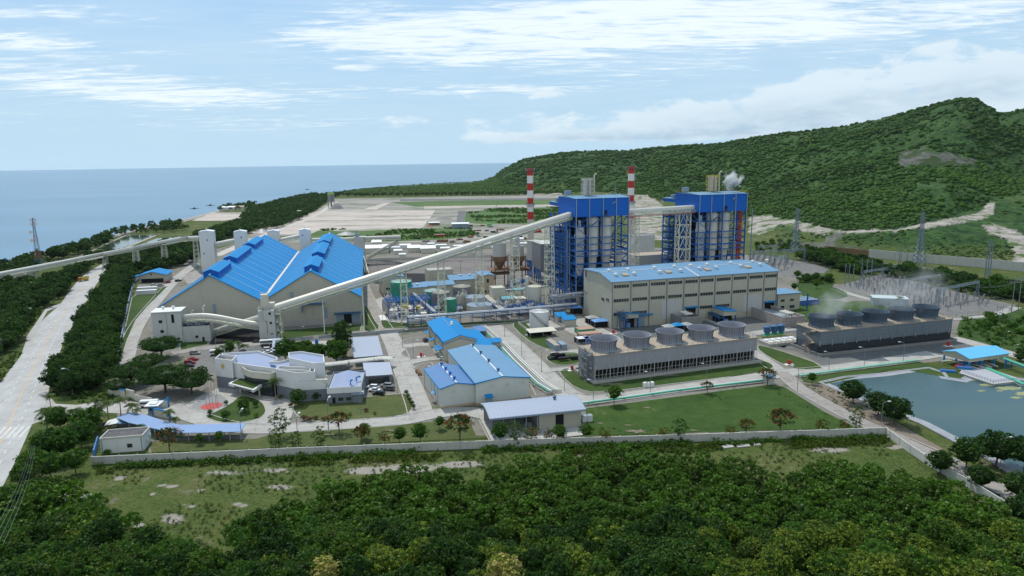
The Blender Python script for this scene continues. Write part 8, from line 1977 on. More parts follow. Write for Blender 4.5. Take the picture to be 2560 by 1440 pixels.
def scatter(poly,step,jit=.35,seed=1,px=True,excl=()):
 pl=pxpoly(poly) if px else poly;rg=random.Random(seed);xs=[p[0] for p in pl];ys=[p[1] for p in pl];out=[]
 ex=[pxpoly(e) for e in excl]
 y=min(ys);k=0
 while y<max(ys):
  x=min(xs)+(k % 2)*step/2
  while x<max(xs):
   p=(x+rg.uniform(-jit,jit)*step,y+rg.uniform(-jit,jit)*step)
   a=np.array([p[0]]),np.array([p[1]])
   if inpoly(*a,pl)[0] and not any(inpoly(*a,e)[0] for e in ex):out.append(p)
   x+=step
  y+=step*.87;k+=1
 return out
def view(p,z=4):return P((p[0],p[1],z))
# --- foreground wood
FG=[
placer(make_tree('forest_tree','',3.3,3.4,3.2,'dome',105,24,.66,.44,('leaf_mid','leaf_olive'),.25,seed=1,cat='tree'),None),
placer(make_tree('forest_tree','',3.0,3.8,3.4,'dome',100,24,.62,.42,('leaf_dark','leaf_mid'),.3,seed=2),None),
placer(make_tree('forest_tree','',3.6,3.0,3.0,'dome',115,24,.64,.42,('leaf_mid','leaf_yellow'),.30,seed=3),None),
placer(make_tree('forest_tree','',2.8,3.2,3.0,'dome',120,30,.42,.26,('leaf_bright','leaf_mid'),.3,seed=4),None),
placer(make_tree('forest_tree','',3.2,3.5,3.4,'dome',110,22,.60,.40,('leaf_mid','leaf_yellow'),.75,seed=6,flower_top=-.1),None),
placer(make_tree('forest_tree','',2.7,2.7,2.5,'open',80,20,.6,.38,('leaf_olive','leaf_mid'),.3,seed=7),None),
placer(make_tree('forest_tree','',2.9,3.3,3.1,'dome',95,24,.6,.42,('leaf_dark','leaf_dark'),0,seed=8),None)]
FN=['mid green leafy tree','dark green tree','green tree with yellow-green tips','bright feathery tree','yellow-flowering tree','thin olive-green open tree','very dark dense tree']
ZA=[(500,1560),(600,1375),(700,1318),(800,1280),(900,1238),(1020,1195),(1120,1200),(1180,1236),(1250,1205),(1290,1172),(1500,1152),(1600,1150),(1800,1168),(1850,1195),(1960,1205),(2060,1192),(2160,1190),(2300,1215),(2400,1256),(2520,1316),(2760,1480),(2760,1600),(560,1600)]
ZB=[(-260,1350),(-60,1300),(60,1250),(150,1258),(270,1300),(360,1360),(480,1425),(640,1490),(640,1600),(-420,1600)]
pts=[]
for p in scatter(ZA,4.55,.36,3):pts.append((p,'A'))
for p in scatter(ZB,4.7,.36,4):pts.append((p,'B'))
rgf=random.Random(21)
STRAW=[(820,1440),(1250,1428),(1085,1385)]
vis=[]
for p,z in pts:
 x,y=view(p,4.5)
 if -60<x<2620 and y<1475:vis.append((p,z,x,y))
vis.sort(key=lambda q:-q[3])
rest_f=[]
for i,(p,z,x,y) in enumerate(vis):
 r_=rgf.random()
 if z=='B' or x<900:k=rgf.choice((0,1,3,3,0,2,6))
 elif x>1750:k=rgf.choice((2,4,5,0,3,4,5,2))
 else:k=rgf.choice((0,1,1,2,6,0,4,2))
 n_=fbm(np.array([p[0]]),np.array([p[1]]),30,2)[0]
 s=rgf.uniform(.72,1.12)*(1+n_*.8)
 if y<1215:s *= .82
 s *= 1.02
 if i>=286:rest_f.append((p,s,k));continue
 ar=('at the lower left below the field' if z=='B' else 'at the left of the front wood' if x<900 else 'amid the front wood' if x<1750 else 'at the right of the front wood')
 dp='bottom edge' if y>1360 else 'middle depth' if y>1240 else 'wall side'
 o=FG[k]((p[0],p[1],0),rgf.uniform(0,6.28),(s,s*rgf.uniform(.9,1.1),s*rgf.uniform(.85,1.15)),('small ' if s<.8 else 'large ' if s>1.02 else '')+f'{FN[k]} {ar}, {dp}');o['group']='trees of the foreground wood'
# straw-yellow flowering trees at the bottom edge
ST=placer(make_tree('flowering_tree','',3.0,3.6,4.0,'dome',110,24,.55,.40,('leaf_straw','leaf_yellow'),.4,seed=30,flower_top=-2),'pale yellow flowering trees at the bottom edge')
for x,y,s,lb in ((815,1490,1.05,'pale straw-yellow flowering tree at the bottom edge, left one'),(1262,1500,1.2,'largest pale straw-yellow flowering tree, at the bottom centre'),(1090,1440,.9,'yellow-green flowering tree behind the two straw-yellow ones')):g=G(x,y);ST((g.x,g.y,0),x,s,lb)
# --- templates merged into masses
def template(rx,rz,z0,ncl,per,crad,leaf,seed,kind='dome'):
 rng=np.random.default_rng(seed);C=crown_pts(ncl,rx,rx,rz,z0,kind,rng);v,tn=leaf_cloud(C,crad,per,leaf,rng=rng);return v,tn
def lump(seed,sub=1):
 rng=np.random.default_rng(seed);bm=bmesh.new();bmesh.ops.create_icosphere(bm,subdivisions=sub,radius=1);v=np.array([p.co[:] for p in bm.verts]);f=np.array([[p.index for p in fc.verts] for fc in bm.faces]);bm.free()
 v *= 1+.45*(rng.random((len(v),1))-.5);v[:,2]=v[:,2]*.85+.35;return v,f
def mass(name,P3,S,temps,mats,label=None,k=4,tone2=None,seed=1,zs=1.0):
 """P3 points, S sizes: many small crowns written into one mesh"""
 rng=np.random.default_rng(seed);V,Q,T=[],[],[];off=0;which=rng.integers(0,len(temps),len(P3));an=rng.random(len(P3))*6.283
 base=rng.random((len(P3),2))
 if tone2 is not None:base[:,0]=base[:,0]*.5+tone2*.5;base[:,1]=base[:,1]*.6+tone2*.4
 for w_,(tv,tf,tt) in enumerate(temps):
  idx=np.nonzero(which==w_)[0]
  if len(idx)==0:continue
  c,s=np.cos(an[idx]),np.sin(an[idx]);sc=S[idx]
  x=tv[None,:,0]*c[:,None]-tv[None,:,1]*s[:,None];y=tv[None,:,0]*s[:,None]+tv[None,:,1]*c[:,None]
  v=np.stack([x,y,np.repeat(tv[None,:,2],len(idx),0)*zs],-1)*sc[:,None,None]+P3[idx][:,None,:]
  n=tv.shape[0];q=(tf[None]+(np.arange(len(idx))*n)[:,None,None]+off);off+=n*len(idx)
  tt_=tt[None]*.45+base[idx][:,None,:]*.55
  V.append(v.reshape(-1,3));Q.append(q.reshape(-1,tf.shape[1]));T.append(tt_.reshape(-1,2))
 me=np_mesh(name,np.concatenate(V),np.concatenate(Q),np.concatenate(T),mats);o=bpy.data.objects.new(name,me);COL.objects.link(o);tag(o,label,None,None,'stuff');return o
def lt(*a,**k):v,tn=template(*a,**k);return v,np.arange(len(v)).reshape(-1,4),tn
mid_t=[lt(3.0,3.2,2.9,46,12,.7,.75,s) for s in (1,2,3)]
if rest_f:mass('far_side_wood',np.array([(p[0],p[1],0) for p,s,k in rest_f]),np.array([s for p,s,k in rest_f]),mid_t,('leaf_mid',),'continuous tree cover of the foreground wood towards the wall')
# --- belt between the highway and the plant
BT=[placer(make_tree('belt_tree','',4.0,4.6,4.4,'dome',90,20,.85,.62,('leaf_dark','leaf_mid'),.35,seed=40+i,trunk=.2),'trees of the roadside belt') for i in range(3)]
for p in scatter([(128,985),(150,930),(180,870),(222,790),(250,735),(278,700),(320,690),(330,706),(318,740),(302,810),(290,880),(284,930),(268,965),(220,985),(170,1000)],6.6,.3,8):
 x,y=view(p);BT[rgf.randrange(3)]((p[0],p[1],0),rgf.uniform(0,6.28),sb := rgf.uniform(.85,1.15),('small ' if sb<.95 else 'large ' if sb>1.06 else '')+'dense dark tree in the roadside belt, '+('nearest the entrance' if y>930 else 'beside the parking bay stretch' if y>820 else 'in its middle stretch' if y>740 else 'at its far end below the sea conveyor'))
CT_=[placer(make_tree('coastal_tree','',4.2,4.2,4.0,'dome',60,16,1.0,.85,('leaf_dark','leaf_mid'),.4,seed=50+i,trunk=.2),'trees between the highway and the sea') for i in range(3)]
zones=[([(-40,725),(60,712),(150,700),(205,672),(232,668),(205,690),(168,735),(130,758),(100,780),(40,800),(-40,815)],8,'left of the highway below the sea conveyor'),([(-60,830),(30,800),(85,795),(60,835),(40,860),(0,905),(-60,950)],6.5,'at the left edge beside the highway'),([(-40,690),(60,660),(100,645),(120,660),(60,685),(-40,715)],8,'near the telecom mast by the sea'),
([(120,640),(250,606),(290,596),(270,612),(190,640),(130,655)],10,'along the beach beyond the telecom mast'),([(280,660),(340,652),(400,650),(460,640),(500,640),(480,662),(440,672),(340,690),(275,690)],9,'behind the workshop below the conveyor'),([(255,596),(300,580),(360,570),(440,560),(480,575),(420,585),(330,586),(270,597)],13,'along the shore above the fish ponds'),
([(480,628),(500,590),(560,575),(610,565),(620,580),(560,602),(505,640)],13,'left of the first white tower'),([(540,527),(560,520),(640,508),(640,522),(600,526)],14,'around the shore buildings'),([(196,655),(260,645),(320,640),(470,610),(480,628),(300,660),(262,660)],10,'between the fish ponds and the conveyor')]
coast_t=[]
for i,(poly,st,lb) in enumerate(zones):
 for p in scatter(poly,st,.35,20+i):s=rgf.uniform(.75,1.2)*(1 if st<9 else 1.15);coast_t.append((math.hypot(*p)/s,p,s,lb))
coast_t.sort(key=lambda q:q[0])
for _,p,s,lb in coast_t[:285]:CT_[rgf.randrange(3)]((p[0],p[1],0),rgf.uniform(0,6.28),(s,s,s*rgf.uniform(.7,1.05)),('small ' if s<.88 else 'large ' if s>1.08 else '')+('dense green tree ' if p[1]<460 else 'distant dense green tree ')+lb)
# --- bushes and trees round the substations
BU=[placer(make_tree('meadow_tree','',3.4,3.0,2.6,'dome',56,16,.85,.7,mt,.3,seed=60+i,trunk=.16),'trees and bushes round the substations') for i,mt in enumerate((('leaf_dark','leaf_mid'),('leaf_mid','leaf_bright'),('leaf_bright','leaf_mid')))]
zones=[([(2000,632),(2070,640),(2170,662),(2200,676),(2160,690),(2120,690),(2080,672),(2000,650)],7,1.4,'in the dark clump left of the retaining wall'),([(2210,690),(2260,678),(2330,690),(2440,712),(2560,740),(2700,760),(2700,790),(2540,758),(2430,738),(2300,704)],7,1.25,'in the thicket beyond the big substation'),([(2350,694),(2440,706),(2560,722),(2700,745),(2700,758),(2560,738),(2420,712)],8,1.15,'below the grey retaining wall'),
([(2410,800),(2560,790),(2660,815),(2660,880),(2560,868),(2470,845)],15,.7,'scattered in the right meadow'),([(1985,690),(2080,690),(2085,708),(2000,712)],8,.7,'on the meadow between annex and small substation'),([(1880,612),(1960,606),(2040,622),(1990,634),(1900,634)],11,.8,'behind the small substation'),([(2140,655),(2200,662),(2260,672),(2220,684),(2150,670)],9,.8,'beside the thin pale wall'),
([(2530,885),(2600,890),(2640,930),(2560,915)],6,.6,'right of the pump shelter')]
for i,(poly,st,sc,lb) in enumerate(zones):
 for p in scatter(poly,st,.4,40+i):s=rgf.uniform(.6,1.2)*sc;BU[2 if i==3 else rgf.randrange(3) if i in (4,5) else rgf.choice((0,0,1))]((p[0],p[1],0),rgf.uniform(0,6.28),(s,s,s*rgf.uniform(.7,1.1)),('low ' if s/sc<.8 else 'tall ' if s/sc>1.02 else '')+'green tree or bush '+lb)
# --- single trees with a look of their own
big=placer(make_tree('rain_tree','',10.5,4.2,6.0,'flat',230,26,1.15,.55,('leaf_dark','leaf_dark'),0,seed=70,trunk=.45,stems=2),'spreading dark rain trees')
for x,y,s,lb in ((405,895,1.0,'wide dark rain tree in front of the white crusher building'),(330,962,.92,'wide dark rain tree next to the tree belt'),(415,982,1.1,'largest dark rain tree, above the gate wall'),(480,985,.85,'dark rain tree nearest the flagpoles'),(375,930,.8,'dark rain tree behind the gate wall, middle one'),(300,985,.6,'smaller dark rain tree at the left end of the gate wall')):g=G(x,y);big((g.x,g.y,0),x,s,lb)
def single(kind_name,rx,rz,z0,shape,mats,fl_,seed,items,ncl=80,per=22,crad=.5,leaf=.36,trunk=.12,fill=True,group=None,cat='tree',stems=1,ftop=-2,bark='bark'):
 pl_=placer(make_tree(kind_name,'',rx,rz,z0,shape,ncl,per,crad,leaf,mats,fl_,trunk,bark,seed,None,cat,fill,stems,ftop),group)
 for x,y,s,lb in items:g=G(x,y);pl_((g.x,g.y,.1),x*1.7,s,lb)
single('flame_tree',3.6,2.6,4.6,'dome',('leaf_dark','leaf_fire'),.34,80,((1150,1110,1.25,'big flame tree with red flowers left of the silver shed'),(848,1084,.95,'rusty flame tree beside the road, straight below the annex'),(905,1112,.8,'low wide flame tree right behind the wall at centre left'),(425,1133,1.05,'orange flowering flame tree beside the flat-roofed white block'),(1918,965,.9,'reddish tree beside the tiny kiosk'),(1768,985,.62,'small round reddish tree at the lawn edge'),(1950,1090,1.15,'dark flame tree at the right end of the big lawn'),(1865,1092,.75,'orange tinted flame tree on the big lawn, second from the right clump')),95,22,.5,.36,.2,fill=False,group='flame trees')
single('young_flame_tree',2.5,1.9,3.0,'open',('leaf_olive','leaf_fire'),.30,81,((962,1112,.9,'thin reddish tree beside the leafy pair at the wall'),(1510,1106,.95,'thin orange-brown tree right of the silver shed'),(1660,1100,.85,'orange-green tree near the bare patch on the big lawn'),(1825,1095,.8,'yellow-green tree left of the orange one on the lawn'),(2055,1085,1.0,'green tree with orange tips near the wall corner'),(2108,1078,.8,'orange-topped tree next to the wall corner'),(1330,1110,1.15,'olive-red tree in front of the silver shed roof'),(1375,1108,.9,'small red-tinged tree before the shed doorway')),60,16,.45,.34,.09,fill=False,group='young flame trees along the wall')
single('leafy_tree',2.5,2.7,3.5,'dome',('leaf_mid','leaf_bright'),.3,82,((1000,1114,.9,'left tree of a leafy green pair behind the wall'),(1050,1112,1.05,'rounder right tree of a leafy green pair behind the wall'),(912,1098,.8,'slender green tree above the low flame tree'),(1252,1112,1.1,'dark green tree against the open end of the silver shed'),(1400,1108,.9,'dark tree before the beige wall of the silver shed'),(1465,1104,.85,'dark round tree just right of the silver shed'),(1536,1014,1.15,'round dark tree at the corner of the big lawn'),(2029,962,.72,'small dark tree on the corner by the reservoir road'),(1100,1075,.7,'pale leafy tree left of the big flame tree'),(550,1108,.6,'small green tree near the right end of the walkway'),(355,1095,.7,'small tree between walkway and white block'),(270,1150,.5,'weedy bush against the white block'),(500,1112,.55,'tiny tree before the walkway posts'),(1985,730,.9,'dark round tree on the grass beyond the annex'),(2040,722,.8,'second dark round tree beyond the annex')),80,20,.5,.36,.12,group='leafy trees along the wall')
single('reservoir_tree',3.8,3.6,3.3,'dome',('leaf_dark','leaf_mid'),.25,83,((2132,1010,1.2,'dark tree standing at the left bank of the reservoir'),(2195,1040,1.15,'middle dark tree leaning over the reservoir'),(2235,1062,1.3,'wide dark tree at the reservoir edge by the lamp'),(2415,1170,1.2,'dark tree at the lower right beside the road'),(2490,1165,1.4,'large dark tree covering the reservoir corner'),(2560,1175,1.3,'dark tree cut by the right edge near the reservoir'),(2350,1185,.9,'feathery green bush tree over the slanting wall'),(2450,1225,.9,'green tree below the lower right lamp'),(2540,1250,1.0,'green tree at the right edge below the road'),(2560,1320,1.1,'green tree at the right edge beyond the slanting wall')),95,24,.7,.5,.2,group='dark trees round the reservoir')
single('thicket_tree',3.6,3.8,3.9,'dome',('leaf_mid','leaf_bright'),.3,84,((150,1080,1.05,'round tree between two palms near the zebra crossing'),(225,1090,1.15,'bright tree left of the walkway'),(205,1120,1.1,'tree filling the gap left of the white block'),(120,1155,1.2,'dark tree beside the highway at the lower left'),(165,1150,1.2,'dark tree left of the wall end'),(85,1190,1.0,'bush tree at the lower left highway edge'),(190,1185,.9,'tree just outside the left end of the wall'),(60,1215,.8,'small bush at the lower left highway bend'),(130,1200,1.0,'dark bush tree below the power pole'),(240,1060,.8,'small tree under the palms by the entrance road'),(30,1290,1.0,'leafy tree at the left edge below the highway'),(110,1290,1.1,'leafy tree beside the debris heap'),(330,700,.9,'round tree at the left end of the lean-to')),95,24,.7,.5,.2,group='thicket at the lower left')
single('bushy_tree',3.4,3.2,3.6,'dome',('leaf_mid','leaf_bright'),.25,85,((715,908,1.5,'bushy tree behind the centre of the office'),(745,908,1.25,'second bushy tree behind the office'),(795,914,1.35,'bushy tree right of the tall office block'),(765,895,1.15,'small bushy tree between the bushy pair'),(842,914,1.6,'dark bushy tree left of the wide silver roof')),95,24,.7,.46,.16,group='bushy trees behind the office')
single('columnar_tree',3.4,7.0,7.4,'column',('leaf_dark','leaf_mid'),.35,86,((858,893,1.2,'tall columnar tree left of the wide silver roof'),),170,24,.8,.5,.25)
single('layered_tree',3.8,3.6,5.4,'tier',('leaf_mid','leaf_dark'),.3,87,((700,1096,1.0,'thin layered tree standing over the forecourt road'),(690,1130,.7,'low layered tree behind the wall left of centre'),(800,1122,.72,'small layered tree by the wall below the front lawn'),(1700,1102,.75,'dark layered tree near the bare patch on the lawn'),(2140,1072,.75,'thin layered tree over the kerb at the wall corner'),(740,1124,.6,'tiny layered tree behind the wall'),(1290,1114,.8,'leggy layered tree before the silver shed')),75,30,.62,.36,.16,fill=False,group='layered trees')
single('bare_tree',2.2,1.9,3.4,'open',('leaf_olive','leaf_fire'),.3,88,((1408,1112,1.0,'almost bare tree at the wall before the silver shed'),),46,2,.4,.3,.12,fill=False,stems=3)
single('round_topiary',1.5,1.4,2.0,'ball',('leaf_mid','leaf_bright'),.2,89,((564,1050,.95,'clipped round bush at the near left of the island'),(526,1040,.65,'darker clipped bush beside the red paving'),(566,1013,.5,'small clipped bush beyond the paving'),(640,1018,.65,'clipped round bush at the island right'),(745,1015,1.75,'biggest round clipped bush on the front lawn'),(792,1002,.95,'smaller round bush against the grey office wall'),(1016,988,.55,'first clipped bush in the row on the lawn edge'),(1021,997,.55,'second clipped bush in the row on the lawn edge'),(1025,1006,.55,'third clipped bush in the row on the lawn edge'),(1030,1015,.55,'fourth clipped bush in the row on the lawn edge'),(1034,1024,.55,'nearest clipped bush in the row on the lawn edge'),(505,945,1.4,'round dark bush at the car park corner')),110,20,.22,.22,.07,group='clipped bushes')
single('yellow_bush',1.0,.8,1.2,'ball',('leaf_yellow','leaf_yellow'),0,90,((641,1044,.9,'yellow clipped bush on the island'),(875,1040,.6,'small yellow tree on the front lawn'),(937,1037,.6,'second small yellow tree on the front lawn'),(588,925,1.3,'yellow bush under the office parapet')),60,18,.2,.22,.06,group='yellow bushes')
single('feathery_tree',2.4,2.8,2.9,'open',('leaf_mid','leaf_bright'),.4,91,((610,1032,1.05,'bushy feathery tree in the middle of the island'),(545,893,.8,'feathery tree at the car park edge'),(575,885,1.2,'bamboo-like clump behind the office')),110,22,.5,.3,.1,group='feathery trees')
single('flower_bush',.9,.6,.7,'dome',('leaf_mid','leaf_pink'),.6,92,((760,1052,1.3,'pink flower bush at the left end of the front lawn'),(775,1055,1.2,'second pink bush on the front lawn'),(790,1050,1,'pink bush right of the pair'),(810,1052,1,'pink bush in the middle of the lawn edge'),(700,998,1.1,'pink bush at the office foot'),(670,988,1.1,'pink bush beside the entrance'),(728,1018,1.0,'pink bush by the biggest round bush'),(915,1030,.9,'pink bush beside the little sign on the lawn')),40,16,.22,.2,.05,group='pink flower bushes')
# --- palms
def make_palm(h=7.0,n=15,fl_=3.0,seed=1):
 def f():
  t=thing('palm_tree','palm','palm',(0,0,0));rg=random.Random(seed);b=MB();top=Vector((.3,.1,h));b.cyl((0,0,-.2),top,.2,.13,8);b.build('trunk','bark_pale',t,smooth=True);V=[];Q=[]
  for k in range(n):
   a=2*math.pi*k/n+rg.uniform(-.2,.2);el=rg.uniform(.1,1.1);L=fl_*rg.uniform(.85,1.1);pr=[]
   for i in range(8):
    s=i/7;r_=L*s*math.cos(el*(1-s*.5));z=L*(math.sin(el)*s-.75*s*s);pr.append(Vector((math.cos(a)*r_,math.sin(a)*r_,z))+top)
   side=Vector((-math.sin(a),math.cos(a),0))
   for i in range(7):
    for sg in (-1,1):
     for q in (.0,.5):
      p0=pr[i].lerp(pr[i+1],q);p1=pr[i].lerp(pr[i+1],q+.42);w_=(.95*math.sin(math.pi*min(1,.2+i/8.5)))*fl_/3;o=len(V);dr=Vector((0,0,-.35*w_))
      V+=[p0,p1,p1+side*sg*w_+dr+(pr[i+1]-pr[i])*.3,p0+side*sg*w_*.9+dr+(pr[i+1]-pr[i])*.4];Q.append((o,o+1,o+2,o+3))
  v=np.array([p[:] for p in V]);me=np_mesh('fronds',v,np.array(Q),np.repeat(np.random.default_rng(seed).random((len(v)//4,2)),4,0),('leaf_palm',));c=bpy.data.objects.new('fronds',me);COL.objects.link(c);c.parent=t;return t
 return f
pm=[placer(make_palm(6.0,16,3.3,3),'palms round the entrance and office'),placer(make_palm(7.4,15,3.0,5),'palms round the entrance and office')]
for i,(x,y,s,lb) in enumerate(((118,1075,1.1,'palm at the corner of highway and entrance road'),(128,1030,.8,'small palm beyond the corner palm'),(195,1065,.9,'palm left of the row by the entrance road'),(245,1052,1.0,'first palm of the row before the walkway'),(272,1052,1.05,'second palm of the row before the walkway'),(303,1052,1.0,'third palm of the row before the walkway'),(334,1050,.85,'fourth palm of the row, at the walkway end'),(347,1056,.6,'shortest palm of the row before the walkway'),(255,1075,.9,'palm close to the tarpaulin shelter'),(425,1072,.8,'palm poking over the bend of the walkway'),(438,1074,.6,'small palm beside the one at the walkway bend'),
 (690,1000,1.0,'tall palm at the office front, right of the canopy'),(672,975,.9,'palm in the recess beside the canopy'),(585,960,.9,'palm at the left side of the entrance canopy'),(578,955,.7,'yellowish palm behind the left canopy corner'),(795,945,.9,'palm on the terrace between office and annex'),(560,893,.8,'yellow-green palm behind the office, left'),(600,893,.9,'yellow-green palm behind the office, middle'),(612,890,.8,'yellow-green palm behind the office, right'),(2246,773,.9,'palm before the long low substation building'),(2220,770,.5,'small palm left of the substation palm'),(2195,768,.5,'bushy small palm at the left of the substation building'))):
 g=G(x,y);pm[i % 2]((g.x,g.y,0),i*1.3,s,lb)
# --- masses far off: wood on the coast, coconut grove, forest on the hills, weeds
far_t=[lt(3.4,3.2,3.0,22,8,1.2,1.5,s) for s in (4,5,6)]
cw=[(480,598),(560,570),(640,545),(700,527),(770,503),(800,492),(880,481),(1000,470),(1000,477),(860,488),(832,494),(800,518),(760,541),(700,562),(640,580),(560,600),(500,615)]
c1=scatter(cw,8.5,.45,61)+scatter([(620,530),(700,504),(790,486),(800,494),(770,506),(700,530),(640,548),(600,552)],10,.45,62)+scatter([(640,583),(700,566),(790,524),(800,520),(760,545),(700,570)],8,.4,63)
c1+=[q[1] for q in coast_t[285:]]
P3=np.array([(p[0],p[1],0) for p in c1]);mass('coastal_wood',P3,NR.uniform(.8,1.5,len(P3)),far_t,('leaf_hill',),'dark wood filling the strip between plateau and sea',tone2=NR.random(len(P3))*.3)
def palm_temp(seed):
 rng=np.random.default_rng(seed);v=[];n=9;H_=9.0
 for k in range(n):
  a=6.283*k/n+rng.random()*.4;d=np.array([math.cos(a),math.sin(a),0]);s=np.array([-math.sin(a),math.cos(a),0]);top=np.array([0,0,H_]);m_=top+d*2.0+np.array([0,0,.8]);e=top+d*3.8+np.array([0,0,-1.2])
  v+=[top,m_-s*.7,e,m_+s*.7]
 v+=[np.array([-.2,0,0]),np.array([.2,0,0]),np.array([.15,0,H_]),np.array([-.15,0,H_])]
 v=np.array(v);return v,np.arange(len(v)).reshape(-1,4),rng.random((len(v),2))
g1_=scatter([(850,492),(900,482),(1000,472),(1060,467),(1180,462),(1240,460),(1260,478),(1400,486),(1260,489),(1000,491)],11,.45,64)
P3=np.array([(p[0],p[1],max(0,H1(*p))) for p in g1_]);mass('coconut_grove',P3,NR.uniform(.8,1.25,len(P3)),[palm_temp(s) for s in (1,2,3,4)],('leaf_hill',),'grove of coconut palms on the coastal plain',tone2=.25+.4*NR.random(len(P3)))
u1=[(p[0],p[1]) for p in g1_[::2]];P3=np.array([(x+NR.normal()*3,y+NR.normal()*3,0) for x,y in u1]);mass('grove_undergrowth',P3,NR.uniform(.6,1.1,len(P3)),far_t,('leaf_hill',),'green undergrowth below the coconut palms',tone2=NR.random(len(P3))*.5)
def hill_forest():
 rng=np.random.default_rng(9);n=150000
 az=rng.uniform(azpx(1150),azpx(2750),n);d=500*np.exp(rng.random(n)*math.log(3300/500));X=np.sin(az)*d;Y=np.cos(az)*d
 d0=np.interp(az,H_az,H_d0);d1=np.interp(az,H_az,H_d1);Z=height(X,Y);px,py=project_np(X,Y,Z)
 wx=px+fbm(X,Y,18,4)*14;wy=py+fbm(X+500,Y,18,4)*7;ok=(d>d0+6)&(Z>2.0)
 for p in PALE+GREYZ:ok&=~inpoly(wx,wy,p)
 d2=np.interp(az,H_az,H_d2);ok&=d<d2+60
 den=.46+2.4*fbm(X,Y,120,4)+1.2*fbm(X,Y,35,2);nearb=d<d1
 den=np.where(nearb,den*.8-.06,den+.22);ok&=rng.random(n)<den
 X,Y,Z,d=X[ok],Y[ok],Z[ok],d[ok];k=min(52000,len(X));X,Y,Z,d=X[:k],Y[:k],Z[:k],d[:k]
 S=(.42+.95*rng.random(k)**2.2)*np.where(nearb[ok][:k],.55,1)*np.interp(d,[500,900,1500,3000],[2.0,2.9,4.0,6.0])
 tn=np.clip(.5+1.3*fbm(X+77,Y,220,4)+1.2*fbm(X,Y+300,60,3)+.006*(Z-60)*0,0,1)
 tm=[]
 for s in range(5):
  v,f=lump(s);tm.append((v,f,np.random.default_rng(s).random((len(v),2))))
 mass('hill_forest',np.stack([X,Y,Z-.3],1),S,tm,('leaf_hill',),'patchy green forest covering the hills',tone2=tn,seed=3,zs=.9)
hill_forest()
def weed_temp(seed,n=26,r_=1.0,h=.8,size=.5):
 rng=np.random.default_rng(seed);c=np.stack([rng.normal(size=n)*r_*.45,rng.normal(size=n)*r_*.45,rng.random(n)*h],1);v,tn=leaf_cloud(c,.15,2,size,rng=rng);return v,np.arange(len(v)).reshape(-1,4),tn
wt=[weed_temp(s) for s in (1,2,3,4)]
def weeds(name,polys,step,s0,s1,mt,label,seed,thr=-.5,excl=(),noise=14):
 pts=[]
 for p in polys:pts+=scatter(p,step,.49,seed,True,excl)
 a=np.array(pts);nz=fbm(a[:,0]+seed*31,a[:,1],noise,3);a=a[nz>thr];P3=np.concatenate([a,np.zeros((len(a),1))],1)
 mass(name,P3,NR.uniform(s0,s1,len(a)),wt,(mt,),label,seed=seed,tone2=np.clip(.5+2*fbm(a[:,0],a[:,1]+99,20,3),0,1))
field=[(60,1220),(180,1180),(300,1170),(700,1152),(1000,1140),(1400,1126),(2000,1105),(2215,1098),(2320,1180),(2440,1260),(2560,1330),(2600,1460),(400,1460),(200,1320),(60,1300)]
weeds('field_weeds',[field],1.9,.25,.7,'leaf_weed','low weeds and tussocks scattered over the rough field',71,.015,noise=18)
strip=lambda off0,off1:[(240,1164+off0),(300,1162+off0),(480,1154+off0),(720,1142+off0),(960,1133+off0),(1200,1124+off0),(1400,1117+off0),(1600,1111+off0),(1850,1103+off0),(2050,1096+off0),(2215,1090+off0),(2215,1090+off1),(1850,1103+off1),(1400,1117+off1),(960,1133+off1),(480,1154+off1),(240,1164+off1)]
weeds('wall_shrubs',[strip(1,10)],1.3,.8,1.7,'leaf_mid','dark shrubs growing along the foot of the boundary wall',72,-.12,noise=9)
weeds('tall_grass',[strip(9,24)],1.35,.5,1.3,'leaf_olive','tall yellowish grass in front of the boundary wall',73,.0,noise=16)
weeds('lawn_tufts',[[(1470,1030),(1560,1015),(1750,990),(1930,968),(2050,1030),(2130,1068),(1850,1074),(1460,1084)]],2.2,.2,.5,'leaf_mid','darker tufts dotted over the big lawn',79,.0,noise=22)
weeds('bank_scrub',[[(2015,962),(2060,964),(2110,988),(2350,1122),(2330,1126),(2210,1068),(2080,1008)],[(2240,1110),(2330,1160),(2500,1240),(2600,1300),(2600,1330),(2460,1235),(2300,1150)]],2.2,.3,.8,'leaf_weed','dry scrub on the bank between road and reservoir',74,-.02)
weeds('roadside_scrub',[[(0,960),(60,880),(40,880),(-40,960)],[(110,1015),(80,1080),(50,1150),(20,1220),(60,1220),(140,1130),(230,1100),(300,1040)],[(-60,760),(120,750),(100,790),(60,830),(0,900),(-60,930)],[(160,1000),(290,970),(350,1000),(240,1012)]],2.2,.5,1.2,'leaf_mid','scrub on the highway verges',75,-.15)
weeds('meadow_scrub',[[(2400,800),(2500,788),(2640,790),(2640,895),(2500,868),(2400,840)],[(1990,690),(2090,690),(2080,712),(2000,712)],[(2210,690),(2330,690),(2560,740),(2560,760),(2330,704)],[(1165,532),(1230,522),(1420,517),(1440,556),(1200,560)],[(780,584),(800,574),(1060,570),(1180,571),(1200,590),(900,606)]],5.5,1.2,2.6,'leaf_mid','rough green scrub on the far meadows',76,.0,noise=40)
weeds('belt_undergrowth',[[(128,990),(180,872),(250,736),(278,700),(330,706),(300,815),(288,930),(220,992)]],3.2,1.2,2.2,'leaf_dark','undergrowth below the roadside tree belt',77,-.9)
weeds('wood_undergrowth',[ZA,ZB],3.2,1.0,2.0,'leaf_dark','undergrowth below the foreground wood',78,-.9)
